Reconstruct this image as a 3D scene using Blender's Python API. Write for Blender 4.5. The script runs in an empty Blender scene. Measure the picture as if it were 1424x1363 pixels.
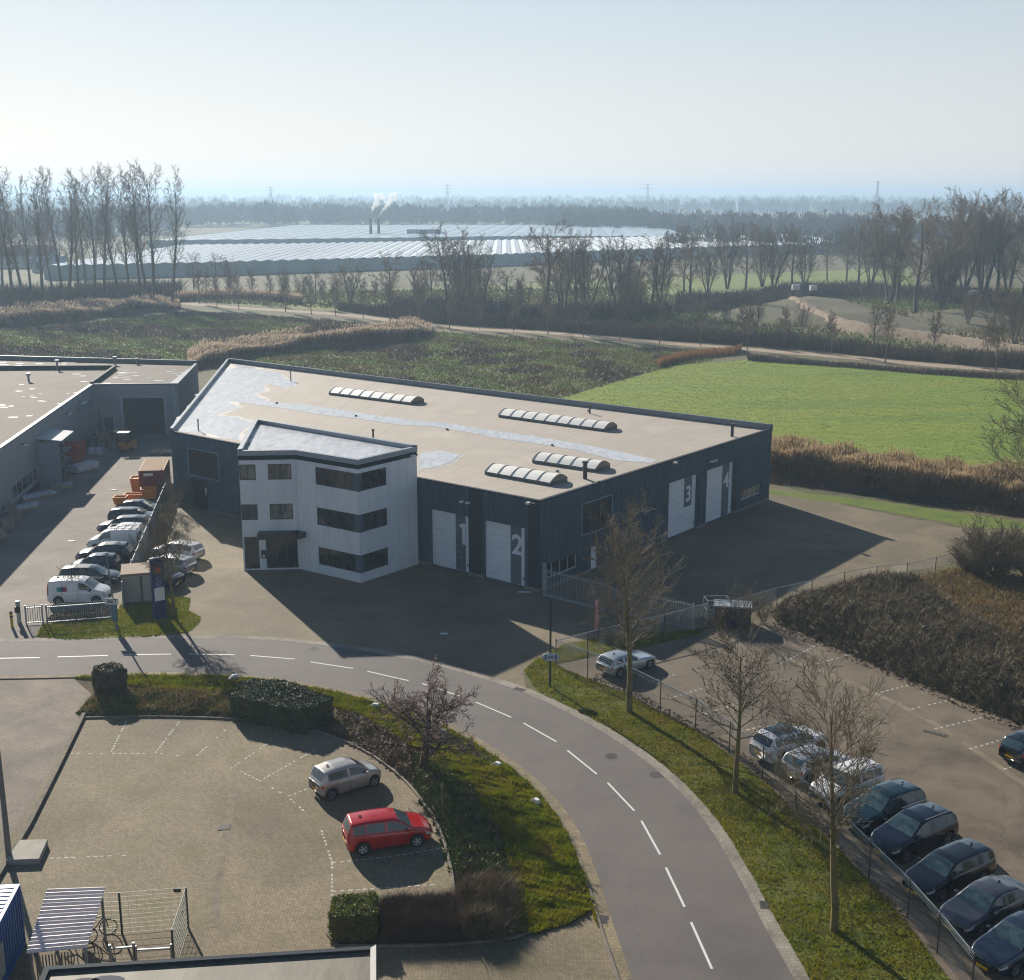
import bpy, math, random
import numpy as np
from mathutils import Vector, Matrix
RNG = np.random.default_rng(7)
random.seed(7)
SC = bpy.context.scene
COL = SC.collection
# ---------------------------------------------------------------- camera geometry
FPX, CX, CY, HY, CAMH = 1720.0, 712.0, 681.5, 272.0, 29.0
PITCH = math.atan((CY - HY) / FPX)
_c, _s = math.cos(PITCH), math.sin(PITCH)
def ray(px, py):
    u = px - CX; v = py - CY
    return np.array([u, _c * FPX - _s * v, -_s * FPX - _c * v])
def G(px, py, z=0.0):
    """point of the level plane at height z seen at photograph pixel px, py"""
    d = ray(px, py); t = (z - CAMH) / d[2]
    return (float(d[0] * t), float(d[1] * t))
def GL(pts, z=0.0): return [G(p[0], p[1], z) for p in pts]
def hz(px, yb, yt):
    b = G(px, yb); d = ray(px, yt)
    return float(CAMH + d[2] * (b[1] / d[1]))
def onwall(P0, P1, px, py):
    """distance along wall P0->P1 and height where the pixel ray meets the wall"""
    d = ray(px, py); ex, ey = P1[0] - P0[0], P1[1] - P0[1]; L = math.hypot(ex, ey); ex /= L; ey /= L
    # t*d = P0 + s*e
    A = np.array([[d[0], -ex], [d[1], -ey]]); t, s = np.linalg.solve(A, np.array([P0[0], P0[1]]))
    return float(s), float(CAMH + d[2] * t)

cam = bpy.data.cameras.new("camera"); co = bpy.data.objects.new("camera", cam); COL.objects.link(co)
cam.sensor_fit = 'HORIZONTAL'; cam.sensor_width = 36.0; cam.lens = FPX / 1424.0 * 36.0
cam.clip_start = 0.5; cam.clip_end = 20000
co.location = (0, 0, CAMH); co.rotation_euler = (math.pi / 2 - PITCH, 0, 0); SC.camera = co

# ---------------------------------------------------------------- materials
def _n(nt, t, **kw):
    n = nt.nodes.new(t)
    for k, v in kw.items(): setattr(n, k, v)
    return n
def new_mat(name):
    m = bpy.data.materials.new(name); m.use_nodes = True; nt = m.node_tree
    return m, nt, nt.nodes["Principled BSDF"], nt.nodes["Material Output"]
def rgba(c):
    l = .3 * c[0] + .5 * c[1] + .2 * c[2]; return tuple(max(0.0, l + (x - l) * 1.2) for x in c[:3]) + (1.0,)
def noise_col(nt, cols, scale, coord='Object', detail=6, rough=.6, lo=.32, hi=.68, mapscale=None, dist=0.0):
    tc = _n(nt, 'ShaderNodeTexCoord'); src = tc.outputs[coord]
    if mapscale:
        mp = _n(nt, 'ShaderNodeMapping'); mp.inputs['Scale'].default_value = mapscale
        nt.links.new(src, mp.inputs[0]); src = mp.outputs[0]
    no = _n(nt, 'ShaderNodeTexNoise'); no.inputs['Scale'].default_value = scale; no.inputs['Detail'].default_value = detail
    no.inputs['Roughness'].default_value = rough; no.inputs['Distortion'].default_value = dist
    nt.links.new(src, no.inputs['Vector'])
    cr = _n(nt, 'ShaderNodeValToRGB'); e = cr.color_ramp.elements
    e[0].position = lo; e[0].color = rgba(cols[0]); e[1].position = hi; e[1].color = rgba(cols[-1])
    for i, c in enumerate(cols[1:-1]):
        x = e.new(lo + (hi - lo) * (i + 1) / (len(cols) - 1)); x.color = rgba(c)
    nt.links.new(no.outputs['Fac'], cr.inputs[0]); return cr.outputs[0], no.outputs['Fac'], src
def mixc(nt, a, b, fac, mode='MIX'):
    m = _n(nt, 'ShaderNodeMix', data_type='RGBA', blend_type=mode)
    for s, v in ((m.inputs[6], a), (m.inputs[7], b)):
        if isinstance(v, (tuple, list)): s.default_value = rgba(v)
        else: nt.links.new(v, s)
    if isinstance(fac, (int, float)): m.inputs[0].default_value = fac
    else: nt.links.new(fac, m.inputs[0])
    return m.outputs[2]
def bump(nt, bs, h, strength=.4, dist=.05):
    b = _n(nt, 'ShaderNodeBump'); b.inputs['Strength'].default_value = strength; b.inputs['Distance'].default_value = dist
    nt.links.new(h, b.inputs['Height']); nt.links.new(b.outputs[0], bs.inputs['Normal'])
MATS = {}
def M(name, col=(.5, .5, .5), rough=.7, var=.12, scale=3.0, metal=0.0, spec=None, coord='Object', b=0.0, bs_scale=None,
      coat=0.0, mapscale=None, cols=None, trans=0.0, detail=5, lo=.32, hi=.68, fine=0.0, fine_scale=60, emis=None):
    if name in MATS: return MATS[name]
    m, nt, bs, out = new_mat(name)
    if cols is None:
        cols = [tuple(max(0, x * (1 - var)) for x in col), col, tuple(min(1, x * (1 + var)) for x in col)]
    c, f, src = noise_col(nt, cols, scale, coord, detail=detail, mapscale=mapscale, lo=lo, hi=hi)
    if fine > 0:
        no = _n(nt, 'ShaderNodeTexNoise'); no.inputs['Scale'].default_value = fine_scale; no.inputs['Detail'].default_value = 3
        nt.links.new(src, no.inputs['Vector'])
        mr = _n(nt, 'ShaderNodeMapRange'); mr.inputs[1].default_value = .3; mr.inputs[2].default_value = .7
        mr.inputs[3].default_value = 1 - fine; mr.inputs[4].default_value = 1 + fine
        nt.links.new(no.outputs['Fac'], mr.inputs[0])
        vm = _n(nt, 'ShaderNodeVectorMath', operation='SCALE'); nt.links.new(c, vm.inputs[0]); nt.links.new(mr.outputs[0], vm.inputs[3]); c = vm.outputs[0]
    nt.links.new(c, bs.inputs['Base Color'])
    bs.inputs['Roughness'].default_value = rough; bs.inputs['Metallic'].default_value = metal
    if spec is not None: bs.inputs['Specular IOR Level'].default_value = spec
    if coat: bs.inputs['Coat Weight'].default_value = coat; bs.inputs['Coat Roughness'].default_value = .04
    if b > 0:
        no = _n(nt, 'ShaderNodeTexNoise'); no.inputs['Scale'].default_value = bs_scale or scale * 4; no.inputs['Detail'].default_value = 6
        nt.links.new(src, no.inputs['Vector']); bump(nt, bs, no.outputs['Fac'], b)
    if trans > 0:
        tr = _n(nt, 'ShaderNodeBsdfTranslucent'); nt.links.new(c, tr.inputs[0])
        mx = _n(nt, 'ShaderNodeMixShader'); mx.inputs[0].default_value = trans
        nt.links.new(bs.outputs[0], mx.inputs[1]); nt.links.new(tr.outputs[0], mx.inputs[2]); nt.links.new(mx.outputs[0], out.inputs[0])
    if emis: bs.inputs['Emission Color'].default_value = rgba(emis[0]); bs.inputs['Emission Strength'].default_value = emis[1]
    MATS[name] = m; return m
def crackle(m, scale=.3, dark=.78, width=.012):
    nt = m.node_tree; bs = nt.nodes['Principled BSDF']; src = bs.inputs['Base Color'].links[0].from_socket
    tc = _n(nt, 'ShaderNodeTexCoord'); no = _n(nt, 'ShaderNodeTexNoise'); no.inputs['Scale'].default_value = 1.1; no.inputs['Detail'].default_value = 6
    nt.links.new(tc.outputs['Object'], no.inputs['Vector']); ad = _n(nt, 'ShaderNodeVectorMath', operation='MULTIPLY_ADD'); ad.inputs[1].default_value = (1.6, 1.6, 0); nt.links.new(no.outputs['Color'], ad.inputs[0]); nt.links.new(tc.outputs['Object'], ad.inputs[2])
    vo = _n(nt, 'ShaderNodeTexVoronoi', feature='DISTANCE_TO_EDGE'); vo.inputs['Scale'].default_value = scale; nt.links.new(ad.outputs[0], vo.inputs['Vector'])
    mr = _n(nt, 'ShaderNodeMapRange'); mr.inputs[1].default_value = 0; mr.inputs[2].default_value = width; mr.inputs[3].default_value = dark; mr.inputs[4].default_value = 1; nt.links.new(vo.outputs['Distance'], mr.inputs[0])
    n2 = _n(nt, 'ShaderNodeTexNoise'); n2.inputs['Scale'].default_value = .11; n2.inputs['Detail'].default_value = 8; n2.inputs['Roughness'].default_value = .65; nt.links.new(tc.outputs['Object'], n2.inputs['Vector'])
    m2 = _n(nt, 'ShaderNodeMapRange'); m2.inputs[1].default_value = .35; m2.inputs[2].default_value = .65; m2.inputs[3].default_value = .86; m2.inputs[4].default_value = 1.12; nt.links.new(n2.outputs['Fac'], m2.inputs[0])
    mm = _n(nt, 'ShaderNodeMath', operation='MULTIPLY'); nt.links.new(mr.outputs[0], mm.inputs[0]); nt.links.new(m2.outputs[0], mm.inputs[1])
    vm = _n(nt, 'ShaderNodeVectorMath', operation='SCALE'); nt.links.new(src, vm.inputs[0]); nt.links.new(mm.outputs[0], vm.inputs[3]); nt.links.new(vm.outputs[0], bs.inputs['Base Color']); return m
def brick_mat(name, c1, c2, mortar, bw=.21, bh=.105, rot=0.0, patch=None, patch_scale=.25, rough=.85, moss=None, fine=.25):
    """clinker paving: brick pattern, tone of single stones, large dirt patches, moss"""
    m, nt, bs, out = new_mat(name)
    tc = _n(nt, 'ShaderNodeTexCoord'); mp = _n(nt, 'ShaderNodeMapping'); mp.inputs['Rotation'].default_value = (0, 0, rot)
    nt.links.new(tc.outputs['Object'], mp.inputs[0])
    br = _n(nt, 'ShaderNodeTexBrick'); br.inputs['Scale'].default_value = 1.0; br.inputs['Brick Width'].default_value = bw; br.inputs['Row Height'].default_value = bh
    br.inputs['Mortar Size'].default_value = .008; br.inputs['Bias'].default_value = 0.0
    br.inputs['Color1'].default_value = rgba(c1); br.inputs['Color2'].default_value = rgba(c2); br.inputs['Mortar'].default_value = rgba(mortar)
    nt.links.new(mp.outputs[0], br.inputs['Vector']); c = br.outputs['Color']
    no = _n(nt, 'ShaderNodeTexNoise'); no.inputs['Scale'].default_value = patch_scale; no.inputs['Detail'].default_value = 8; no.inputs['Roughness'].default_value = .62; no.inputs['Distortion'].default_value = .6
    nt.links.new(tc.outputs['Object'], no.inputs['Vector'])
    mr = _n(nt, 'ShaderNodeMapRange'); mr.inputs[1].default_value = .33; mr.inputs[2].default_value = .67; mr.inputs[3].default_value = .66; mr.inputs[4].default_value = 1.28
    nt.links.new(no.outputs['Fac'], mr.inputs[0])
    n2 = _n(nt, 'ShaderNodeTexNoise'); n2.inputs['Scale'].default_value = 7; n2.inputs['Detail'].default_value = 5; n2.inputs['Roughness'].default_value = .8
    nt.links.new(tc.outputs['Object'], n2.inputs['Vector'])
    mr2 = _n(nt, 'ShaderNodeMapRange'); mr2.inputs[1].default_value = .3; mr2.inputs[2].default_value = .7; mr2.inputs[3].default_value = 1 - fine; mr2.inputs[4].default_value = 1 + fine
    nt.links.new(n2.outputs['Fac'], mr2.inputs[0])
    mm = _n(nt, 'ShaderNodeMath', operation='MULTIPLY'); nt.links.new(mr.outputs[0], mm.inputs[0]); nt.links.new(mr2.outputs[0], mm.inputs[1])
    vm = _n(nt, 'ShaderNodeVectorMath', operation='SCALE'); nt.links.new(c, vm.inputs[0]); nt.links.new(mm.outputs[0], vm.inputs[3]); c = vm.outputs[0]
    if moss:
        n3 = _n(nt, 'ShaderNodeTexNoise'); n3.inputs['Scale'].default_value = .35; n3.inputs['Detail'].default_value = 9; n3.inputs['Roughness'].default_value = .7
        mp3 = _n(nt, 'ShaderNodeMapping'); mp3.inputs['Location'].default_value = (31, 7, 0); nt.links.new(tc.outputs['Object'], mp3.inputs[0]); nt.links.new(mp3.outputs[0], n3.inputs['Vector'])
        m3 = _n(nt, 'ShaderNodeMapRange'); m3.inputs[1].default_value = .5; m3.inputs[2].default_value = .68; m3.inputs[3].default_value = 0; m3.inputs[4].default_value = .6
        nt.links.new(n3.outputs['Fac'], m3.inputs[0]); c = mixc(nt, c, moss, m3.outputs[0])
    nt.links.new(c, bs.inputs['Base Color']); bs.inputs['Roughness'].default_value = rough
    bump(nt, bs, br.outputs['Fac'], .35, -.01)
    MATS[name] = m; return m

# ---------------------------------------------------------------- meshes
WM = {}
def _link(o, parent=None):
    COL.objects.link(o)
    if parent is not None: o.parent = parent
    return o
def tag(o, label=None, cat=None, group=None, kind=None):
    if label: o['label'] = label
    if cat: o['category'] = cat
    if group: o['group'] = group
    if kind: o['kind'] = kind
    return o
def empty(name, loc, rz=0.0, label=None, cat=None, group=None, kind=None):
    o = bpy.data.objects.new(name, None); o.empty_display_size = .3
    o.location = (loc[0], loc[1], loc[2] if len(loc) > 2 else 0.0); o.rotation_euler = (0, 0, rz)
    _link(o); WM[o.name] = Matrix.Translation(o.location) @ Matrix.Rotation(rz, 4, 'Z')
    return tag(o, label, cat, group, kind)
def wmat(o):
    while o is not None:
        if o.name in WM: return WM[o.name]
        o = o.parent
    return Matrix.Identity(4)
def mesh_np(name, verts, faces_list, mats, parent=None, mat_idx=None, smooth=False, world=True):
    """faces_list: list of int arrays (n,3) / (n,4)"""
    verts = np.asarray(verts, dtype=np.float64)
    if parent is not None and world:
        inv = np.array(wmat(parent).inverted()); verts = verts @ inv[:3, :3].T + inv[:3, 3]
    me = bpy.data.meshes.new(name)
    me.vertices.add(len(verts)); me.vertices.foreach_set('co', verts.astype(np.float32).ravel())
    fl = [np.asarray(f, dtype=np.int32) for f in faces_list if len(f)]
    tot = np.concatenate([np.full(len(f), f.shape[1], dtype=np.int32) for f in fl])
    idx = np.concatenate([f.ravel() for f in fl])
    me.loops.add(len(idx)); me.loops.foreach_set('vertex_index', idx)
    me.polygons.add(len(tot)); st = np.concatenate([[0], np.cumsum(tot)[:-1]]).astype(np.int32)
    me.polygons.foreach_set('loop_start', st)
    if mat_idx is not None: me.polygons.foreach_set('material_index', np.asarray(mat_idx, dtype=np.int32))
    me.update(calc_edges=True); me.validate()
    if smooth: me.polygons.foreach_set('use_smooth', np.ones(len(tot), dtype=bool))
    for m in (mats if isinstance(mats, (list, tuple)) else [mats]): me.materials.append(m)
    o = bpy.data.objects.new(name, me); _link(o, parent); return o
class MB:
    def __init__(s): s.v = []; s.f = []; s.m = []
    def poly(s, pts, mi=0):
        n = len(s.v); s.v += [tuple(p) for p in pts]; s.f.append(list(range(n, n + len(pts)))); s.m.append(mi); return s
    def hexa(s, p, mi=0, skip=()):
        """p: 8 points, bottom 4 ccw then top 4"""
        n = len(s.v); s.v += [tuple(q) for q in p]
        for k, fc in enumerate(([3, 2, 1, 0], [4, 5, 6, 7], [0, 1, 5, 4], [1, 2, 6, 5], [2, 3, 7, 6], [3, 0, 4, 7])):
            if k in skip: continue
            s.f.append([n + i for i in fc]); s.m.append(mi)
        return s
    def box(s, c, d, rz=0.0, mi=0, skip=()):
        a, b = math.cos(rz), math.sin(rz); hx, hy, h = d[0] / 2, d[1] / 2, d[2] / 2
        P = []
        for z in (-h, h):
            for x, y in ((-hx, -hy), (hx, -hy), (hx, hy), (-hx, hy)): P.append((c[0] + a * x - b * y, c[1] + b * x + a * y, c[2] + z))
        return s.hexa(P, mi, skip)
    def prism(s, pts, z0, z1, mi=0, top=None, bottom=True):
        """pts ccw polygon"""
        n = len(s.v); k = len(pts)
        s.v += [(p[0], p[1], z0) for p in pts] + [(p[0], p[1], z1) for p in pts]
        for i in range(k):
            j = (i + 1) % k; s.f.append([n + i, n + j, n + k + j, n + k + i]); s.m.append(mi)
        s.f.append([n + k + i for i in range(k)]); s.m.append(mi if top is None else top)
        if bottom: s.f.append([n + i for i in reversed(range(k))]); s.m.append(mi)
        return s
    def bar(s, a, b, w, h=None, mi=0):
        """rectangular bar between two points"""
        h = h or w; a = Vector(a); b = Vector(b); d = (b - a)
        if d.length < 1e-6: return s
        d.normalize(); up = Vector((0, 0, 1)) if abs(d.z) < .95 else Vector((1, 0, 0))
        x = d.cross(up).normalized() * (w / 2); y = x.cross(d).normalized() * (h / 2)
        return s.hexa([a - x - y, b - x - y, b + x - y, a + x - y, a - x + y, b - x + y, b + x + y, a + x + y], mi)
    def cyl(s, a, b, r0, r1=None, n=10, mi=0, cap=True):
        r1 = r0 if r1 is None else r1; a = Vector(a); b = Vector(b); d = (b - a).normalized()
        up = Vector((0, 0, 1)) if abs(d.z) < .95 else Vector((1, 0, 0)); x = d.cross(up).normalized(); y = d.cross(x)
        k = len(s.v)
        for p, r in ((a, r0), (b, r1)):
            for i in range(n):
                t = 2 * math.pi * i / n; s.v.append(tuple(p + x * (r * math.cos(t)) + y * (r * math.sin(t))))
        for i in range(n):
            j = (i + 1) % n; s.f.append([k + j, k + i, k + n + i, k + n + j]); s.m.append(mi)
        if cap:
            s.f.append([k + i for i in range(n)]); s.m.append(mi); s.f.append([k + n + i for i in reversed(range(n))]); s.m.append(mi)
        return s
    def build(s, name, mats, parent=None, smooth=False, bevel=0.0, world=True):
        me = bpy.data.meshes.new(name); V = s.v
        if parent is not None and world:
            inv = wmat(parent).inverted(); V = [tuple(inv @ Vector(p)) for p in V]
        me.from_pydata(V, [], s.f); me.polygons.foreach_set('material_index', s.m)
        for m in (mats if isinstance(mats, (list, tuple)) else [mats]): me.materials.append(m)
        if smooth: me.polygons.foreach_set('use_smooth', [True] * len(s.f))
        me.update(); o = bpy.data.objects.new(name, me); _link(o, parent)
        if bevel > 0:
            md = o.modifiers.new('b', 'BEVEL'); md.width = bevel; md.segments = 2; md.limit_method = 'ANGLE'
        return o
def copy_tree(o, loc=None, rz=None, scale=None):
    r = o.copy(); COL.objects.link(r)
    if loc is not None: r.location = loc
    if rz is not None: r.rotation_euler = (0, 0, rz)
    if scale is not None: r.scale = scale
    for ch in o.children:
        c = ch.copy(); COL.objects.link(c); c.parent = r
        for g in ch.children:
            d = g.copy(); COL.objects.link(d); d.parent = c
    return r
def inpoly(P, poly):
    x, y = P[:, 0], P[:, 1]; r = np.zeros(len(P), bool); n = len(poly)
    for i in range(n):
        x1, y1 = poly[i]; x2, y2 = poly[(i + 1) % n]
        c = ((y1 > y) != (y2 > y)); 
        with np.errstate(divide='ignore', invalid='ignore'): r ^= c & (x < (x2 - x1) * (y - y1) / (y2 - y1) + x1)
    return r
def sample_poly(poly, n, holes=()):
    a = np.array(poly); lo, hi = a.min(0), a.max(0); out = []; k = 0
    while k < n:
        P = RNG.uniform(lo, hi, (n * 2, 2)); ok = inpoly(P, poly)
        for h in holes: ok &= ~inpoly(P, h)
        P = P[ok]; out.append(P); k += len(P)
        if len(out) > 60: break
    return np.concatenate(out)[:n]
def vnoise(P, scale, seed=0):
    """cheap smooth 2d noise in 0..1"""
    r = np.random.default_rng(seed); v = np.zeros(len(P))
    for i in range(6):
        k = r.normal(size=2) * scale * (1 + i * .5); v += np.sin(P @ k + r.uniform(0, 6.28)) / (1 + i * .3)
    return np.clip(v / 5 + .5, 0, 1)
def sheet(name, poly, z, mat, label=None, cat=None, kind='structure', group=None, parent=None):
    from mathutils.geometry import tessellate_polygon
    pts = [Vector((p[0], p[1], 0)) for p in poly]; tris = tessellate_polygon([pts])
    me = bpy.data.meshes.new(name); me.from_pydata([(p[0], p[1], z) for p in poly], [], [t for t in tris]); me.update()
    import bmesh
    bm = bmesh.new(); bm.from_mesh(me)
    for f in bm.faces:
        if f.normal.z < 0: f.normal_flip()
    bm.to_mesh(me); bm.free(); me.materials.append(mat)
    o = bpy.data.objects.new(name, me); _link(o, parent); return tag(o, label, cat, group, kind)
def spline(P, n=8):
    P = [np.array(p, float) for p in P]; out = []
    for i in range(len(P) - 1):
        p0 = P[max(i - 1, 0)]; p1 = P[i]; p2 = P[i + 1]; p3 = P[min(i + 2, len(P) - 1)]
        for k in range(n):
            t = k / n; out.append(.5 * ((2 * p1) + (-p0 + p2) * t + (2 * p0 - 5 * p1 + 4 * p2 - p3) * t * t + (-p0 + 3 * p1 - 3 * p2 + p3) * t ** 3))
    out.append(P[-1]); return [(float(p[0]), float(p[1])) for p in out]
def offset(line, d):
    """d > 0: to the left of the direction of travel"""
    L = np.array(line); D = np.diff(L, axis=0); D /= np.linalg.norm(D, axis=1)[:, None]; T = np.concatenate([D[:1], (D[1:] + D[:-1]) / 2, D[-1:]]); T /= np.linalg.norm(T, axis=1)[:, None]
    return [tuple(p) for p in (L + np.stack([-T[:, 1], T[:, 0]], 1) * d)]
def strip(name, a, b, z, mat, **kw):
    n = len(a); V = [(p[0], p[1], z) for p in a] + [(p[0], p[1], z) for p in b]
    F = [[i, i + 1, n + i + 1, n + i] for i in range(n - 1)]
    me = bpy.data.meshes.new(name); me.from_pydata(V, [], F); me.update()
    if me.polygons[0].normal.z < 0: me.flip_normals()
    me.materials.append(mat); o = bpy.data.objects.new(name, me); _link(o); kw.setdefault('kind', 'structure'); return tag(o, **kw)
def text_mesh(name, s, size, origin, xdir, updir, mat, parent=None, extrude=.01, align='CENTER', bold=0.0):
    cu = bpy.data.curves.new(name, 'FONT'); cu.body = s; cu.size = size; cu.extrude = extrude; cu.align_x = align; cu.align_y = 'CENTER'; cu.offset = bold
    o = bpy.data.objects.new(name + '_src', cu); COL.objects.link(o); bpy.context.view_layer.update()
    me = bpy.data.meshes.new_from_object(o.evaluated_get(bpy.context.evaluated_depsgraph_get()))
    bpy.data.objects.remove(o); me.name = name
    x = Vector(xdir).normalized(); u = Vector(updir).normalized(); w = x.cross(u)
    mt = Matrix(((x.x, u.x, w.x, origin[0]), (x.y, u.y, w.y, origin[1]), (x.z, u.z, w.z, origin[2]), (0, 0, 0, 1)))
    if parent is not None: mt = wmat(parent).inverted() @ mt
    me.transform(mt); me.materials.clear(); me.materials.append(mat)
    r = bpy.data.objects.new(name, me); _link(r, parent); return r
ORD = ['first', 'second', 'third', 'fourth', 'fifth', 'sixth', 'seventh', 'eighth', 'ninth', 'tenth', 'eleventh', 'twelfth', 'thirteenth', 'fourteenth',
       'fifteenth', 'sixteenth', 'seventeenth', 'eighteenth', 'nineteenth', 'twentieth', 'twenty-first', 'twenty-second', 'twenty-third', 'twenty-fourth',
       'twenty-fifth', 'twenty-sixth', 'twenty-seventh', 'twenty-eighth', 'twenty-ninth', 'thirtieth', 'thirty-first', 'thirty-second', 'thirty-third',
       'thirty-fourth', 'thirty-fifth', 'thirty-sixth', 'thirty-seventh', 'thirty-eighth', 'thirty-ninth', 'fortieth']

ORD += ['forty-' + w_ for w_ in ORD[:9]] + ['fiftieth'] + ['fifty-' + w_ for w_ in ORD[:9]]

SUN_E = 5.0; SKY_E = .05; EXPO = 0.5
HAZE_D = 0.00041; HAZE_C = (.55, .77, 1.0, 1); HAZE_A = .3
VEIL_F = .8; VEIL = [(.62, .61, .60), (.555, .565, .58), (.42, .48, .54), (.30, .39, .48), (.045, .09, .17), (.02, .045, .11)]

# ================================================================ light, sky, air
AZ = math.radians(151.5); EL = math.radians(24.0)        # shadows run towards AZ (clockwise from +y)
sdir = Vector((-math.sin(AZ) * math.cos(EL), -math.cos(AZ) * math.cos(EL), math.sin(EL)))   # towards the sun
sun = bpy.data.lights.new("sun", 'SUN'); so = bpy.data.objects.new("sun", sun); COL.objects.link(so)
sun.energy = SUN_E; sun.angle = math.radians(.55); sun.color = (1.0, .91, .78)
so.rotation_euler = sdir.to_track_quat('Z', 'Y').to_euler(); so.location = (-60, 160, 90)
w = bpy.data.worlds.new("World"); SC.world = w; w.use_nodes = True; nt = w.node_tree
sky = nt.nodes.new('ShaderNodeTexSky'); sky.sky_type = 'NISHITA'; sky.sun_disc = False
sky.sun_elevation = EL; sky.sun_rotation = math.atan2(sdir.x, sdir.y); sky.air_density = 1.3; sky.dust_density = .6; sky.ozone_density = 2.0; sky.altitude = 0
bg = nt.nodes['Background']; bg.inputs[1].default_value = SKY_E; 
# pale haze over the clear sky, dimmed above the frame to deepen shade: brightness only varies with height and with the angle to the sun
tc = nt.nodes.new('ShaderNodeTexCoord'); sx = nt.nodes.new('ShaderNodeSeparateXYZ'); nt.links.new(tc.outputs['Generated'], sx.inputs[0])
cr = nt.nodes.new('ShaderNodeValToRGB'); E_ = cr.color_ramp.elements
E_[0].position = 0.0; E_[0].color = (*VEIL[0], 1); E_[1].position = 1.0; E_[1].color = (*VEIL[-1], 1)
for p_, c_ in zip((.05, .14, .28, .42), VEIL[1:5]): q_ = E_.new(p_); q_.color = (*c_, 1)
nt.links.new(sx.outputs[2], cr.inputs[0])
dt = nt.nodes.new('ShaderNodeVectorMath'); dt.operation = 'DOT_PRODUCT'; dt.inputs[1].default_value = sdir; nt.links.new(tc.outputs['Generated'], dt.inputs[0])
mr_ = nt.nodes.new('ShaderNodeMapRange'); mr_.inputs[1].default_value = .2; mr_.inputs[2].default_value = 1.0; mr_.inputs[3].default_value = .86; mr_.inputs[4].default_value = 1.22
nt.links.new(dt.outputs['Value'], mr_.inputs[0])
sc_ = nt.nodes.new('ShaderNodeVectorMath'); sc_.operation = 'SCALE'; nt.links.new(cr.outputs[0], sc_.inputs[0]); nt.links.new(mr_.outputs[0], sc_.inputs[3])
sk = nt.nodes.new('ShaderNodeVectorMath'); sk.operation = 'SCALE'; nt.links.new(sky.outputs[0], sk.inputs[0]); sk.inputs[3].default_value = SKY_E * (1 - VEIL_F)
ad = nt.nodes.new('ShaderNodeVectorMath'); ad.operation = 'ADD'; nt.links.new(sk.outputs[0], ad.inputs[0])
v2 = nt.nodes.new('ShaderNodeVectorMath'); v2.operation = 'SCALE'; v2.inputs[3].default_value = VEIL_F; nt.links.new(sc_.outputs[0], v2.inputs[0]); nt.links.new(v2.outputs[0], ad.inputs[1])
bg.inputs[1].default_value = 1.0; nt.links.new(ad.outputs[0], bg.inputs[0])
vs = SC.view_settings; vs.view_transform = 'Standard'; vs.look = 'None'; vs.gamma = 1; vs.exposure = EXPO
cy = SC.cycles; cy.use_denoising = True; cy.max_bounces = 6; cy.diffuse_bounces = 2; cy.glossy_bounces = 3; cy.transmission_bounces = 4
cy.volume_bounces = 0; cy.transparent_max_bounces = 8; cy.use_adaptive_sampling = True; cy.adaptive_threshold = .008; cy.sample_clamp_indirect = 4; cy.sample_clamp_direct = 12; cy.pixel_filter_type = 'BLACKMAN_HARRIS'; cy.filter_width = 1.15
try: cy.denoiser = 'OPENIMAGEDENOISE'; cy.denoising_prefilter = 'ACCURATE'
except Exception: pass
hm = bpy.data.materials.new("haze_air"); hm.use_nodes = True; ht = hm.node_tree; ht.nodes.remove(ht.nodes["Principled BSDF"])
pv = ht.nodes.new('ShaderNodeVolumePrincipled'); pv.inputs['Color'].default_value = HAZE_C; pv.inputs['Density'].default_value = HAZE_D; pv.inputs['Anisotropy'].default_value = HAZE_A
ht.links.new(pv.outputs[0], ht.nodes['Material Output'].inputs['Volume'])
if HAZE_D > 0:
    o = MB().box((0, 2400, 29.5), (9600, 9600, 61)).build('haze', hm)
    tag(o, 'pale blue haze over the far fields and woods', 'haze', kind='stuff')

# ================================================================ ground
m_ground = M('rough_ground', cols=[(.05, .052, .022), (.085, .088, .034), (.12, .10, .052), (.085, .105, .034)], scale=.05, detail=11, rough=.95, b=.5, bs_scale=1.2, fine=.35, fine_scale=1.1)
sheet('ground', [(-4700, -200), (4700, -200), (4700, 7000), (-4700, 7000)], 0, m_ground)
m_meadow = M('meadow_grass', cols=[(.10, .16, .012), (.15, .22, .014), (.19, .23, .024), (.12, .20, .014)], scale=.10, detail=10, rough=.9, b=.6, bs_scale=2.0, fine=.3, fine_scale=2.2, mapscale=(.22, 1, 1))
m_far_field = M('far_field_grass', cols=[(.10, .15, .03), (.17, .20, .05), (.13, .17, .04)], scale=.02, detail=8, rough=.95)
m_grass = M('verge_grass', cols=[(.045, .06, .012), (.085, .105, .018), (.12, .125, .025), (.10, .085, .03)], scale=.55, detail=9, rough=.95, b=.7, bs_scale=9, fine=.35, fine_scale=9)
m_gravel = M('gravel_track', cols=[(.26, .20, .15), (.38, .30, .23), (.32, .27, .20)], scale=.5, rough=.95, fine=.15, fine_scale=8)
m_asphalt = M('asphalt', cols=[(.10, .090, .085), (.14, .126, .119), (.116, .104, .098)], scale=.18, detail=9, rough=.82, b=.25, bs_scale=90, fine=.16, fine_scale=40, lo=.25, hi=.75)
m_lot = M('worn_asphalt', cols=[(.095, .075, .055), (.145, .118, .088), (.175, .145, .11), (.115, .093, .07)], scale=.22, detail=10, rough=.9, b=.3, bs_scale=60, fine=.22, fine_scale=22)
crackle(m_asphalt, .16, .89, .008); crackle(m_lot, .22, .76, .012)
m_pave_y = brick_mat('yard_clinker', (.175, .145, .10), (.235, .195, .135), (.11, .09, .055), rot=.62, patch_scale=.12, moss=(.12, .11, .05))
m_pave_l = brick_mat('grey_clinker', (.19, .165, .145), (.25, .22, .19), (.13, .11, .09), rot=.1, patch_scale=.15)
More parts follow.
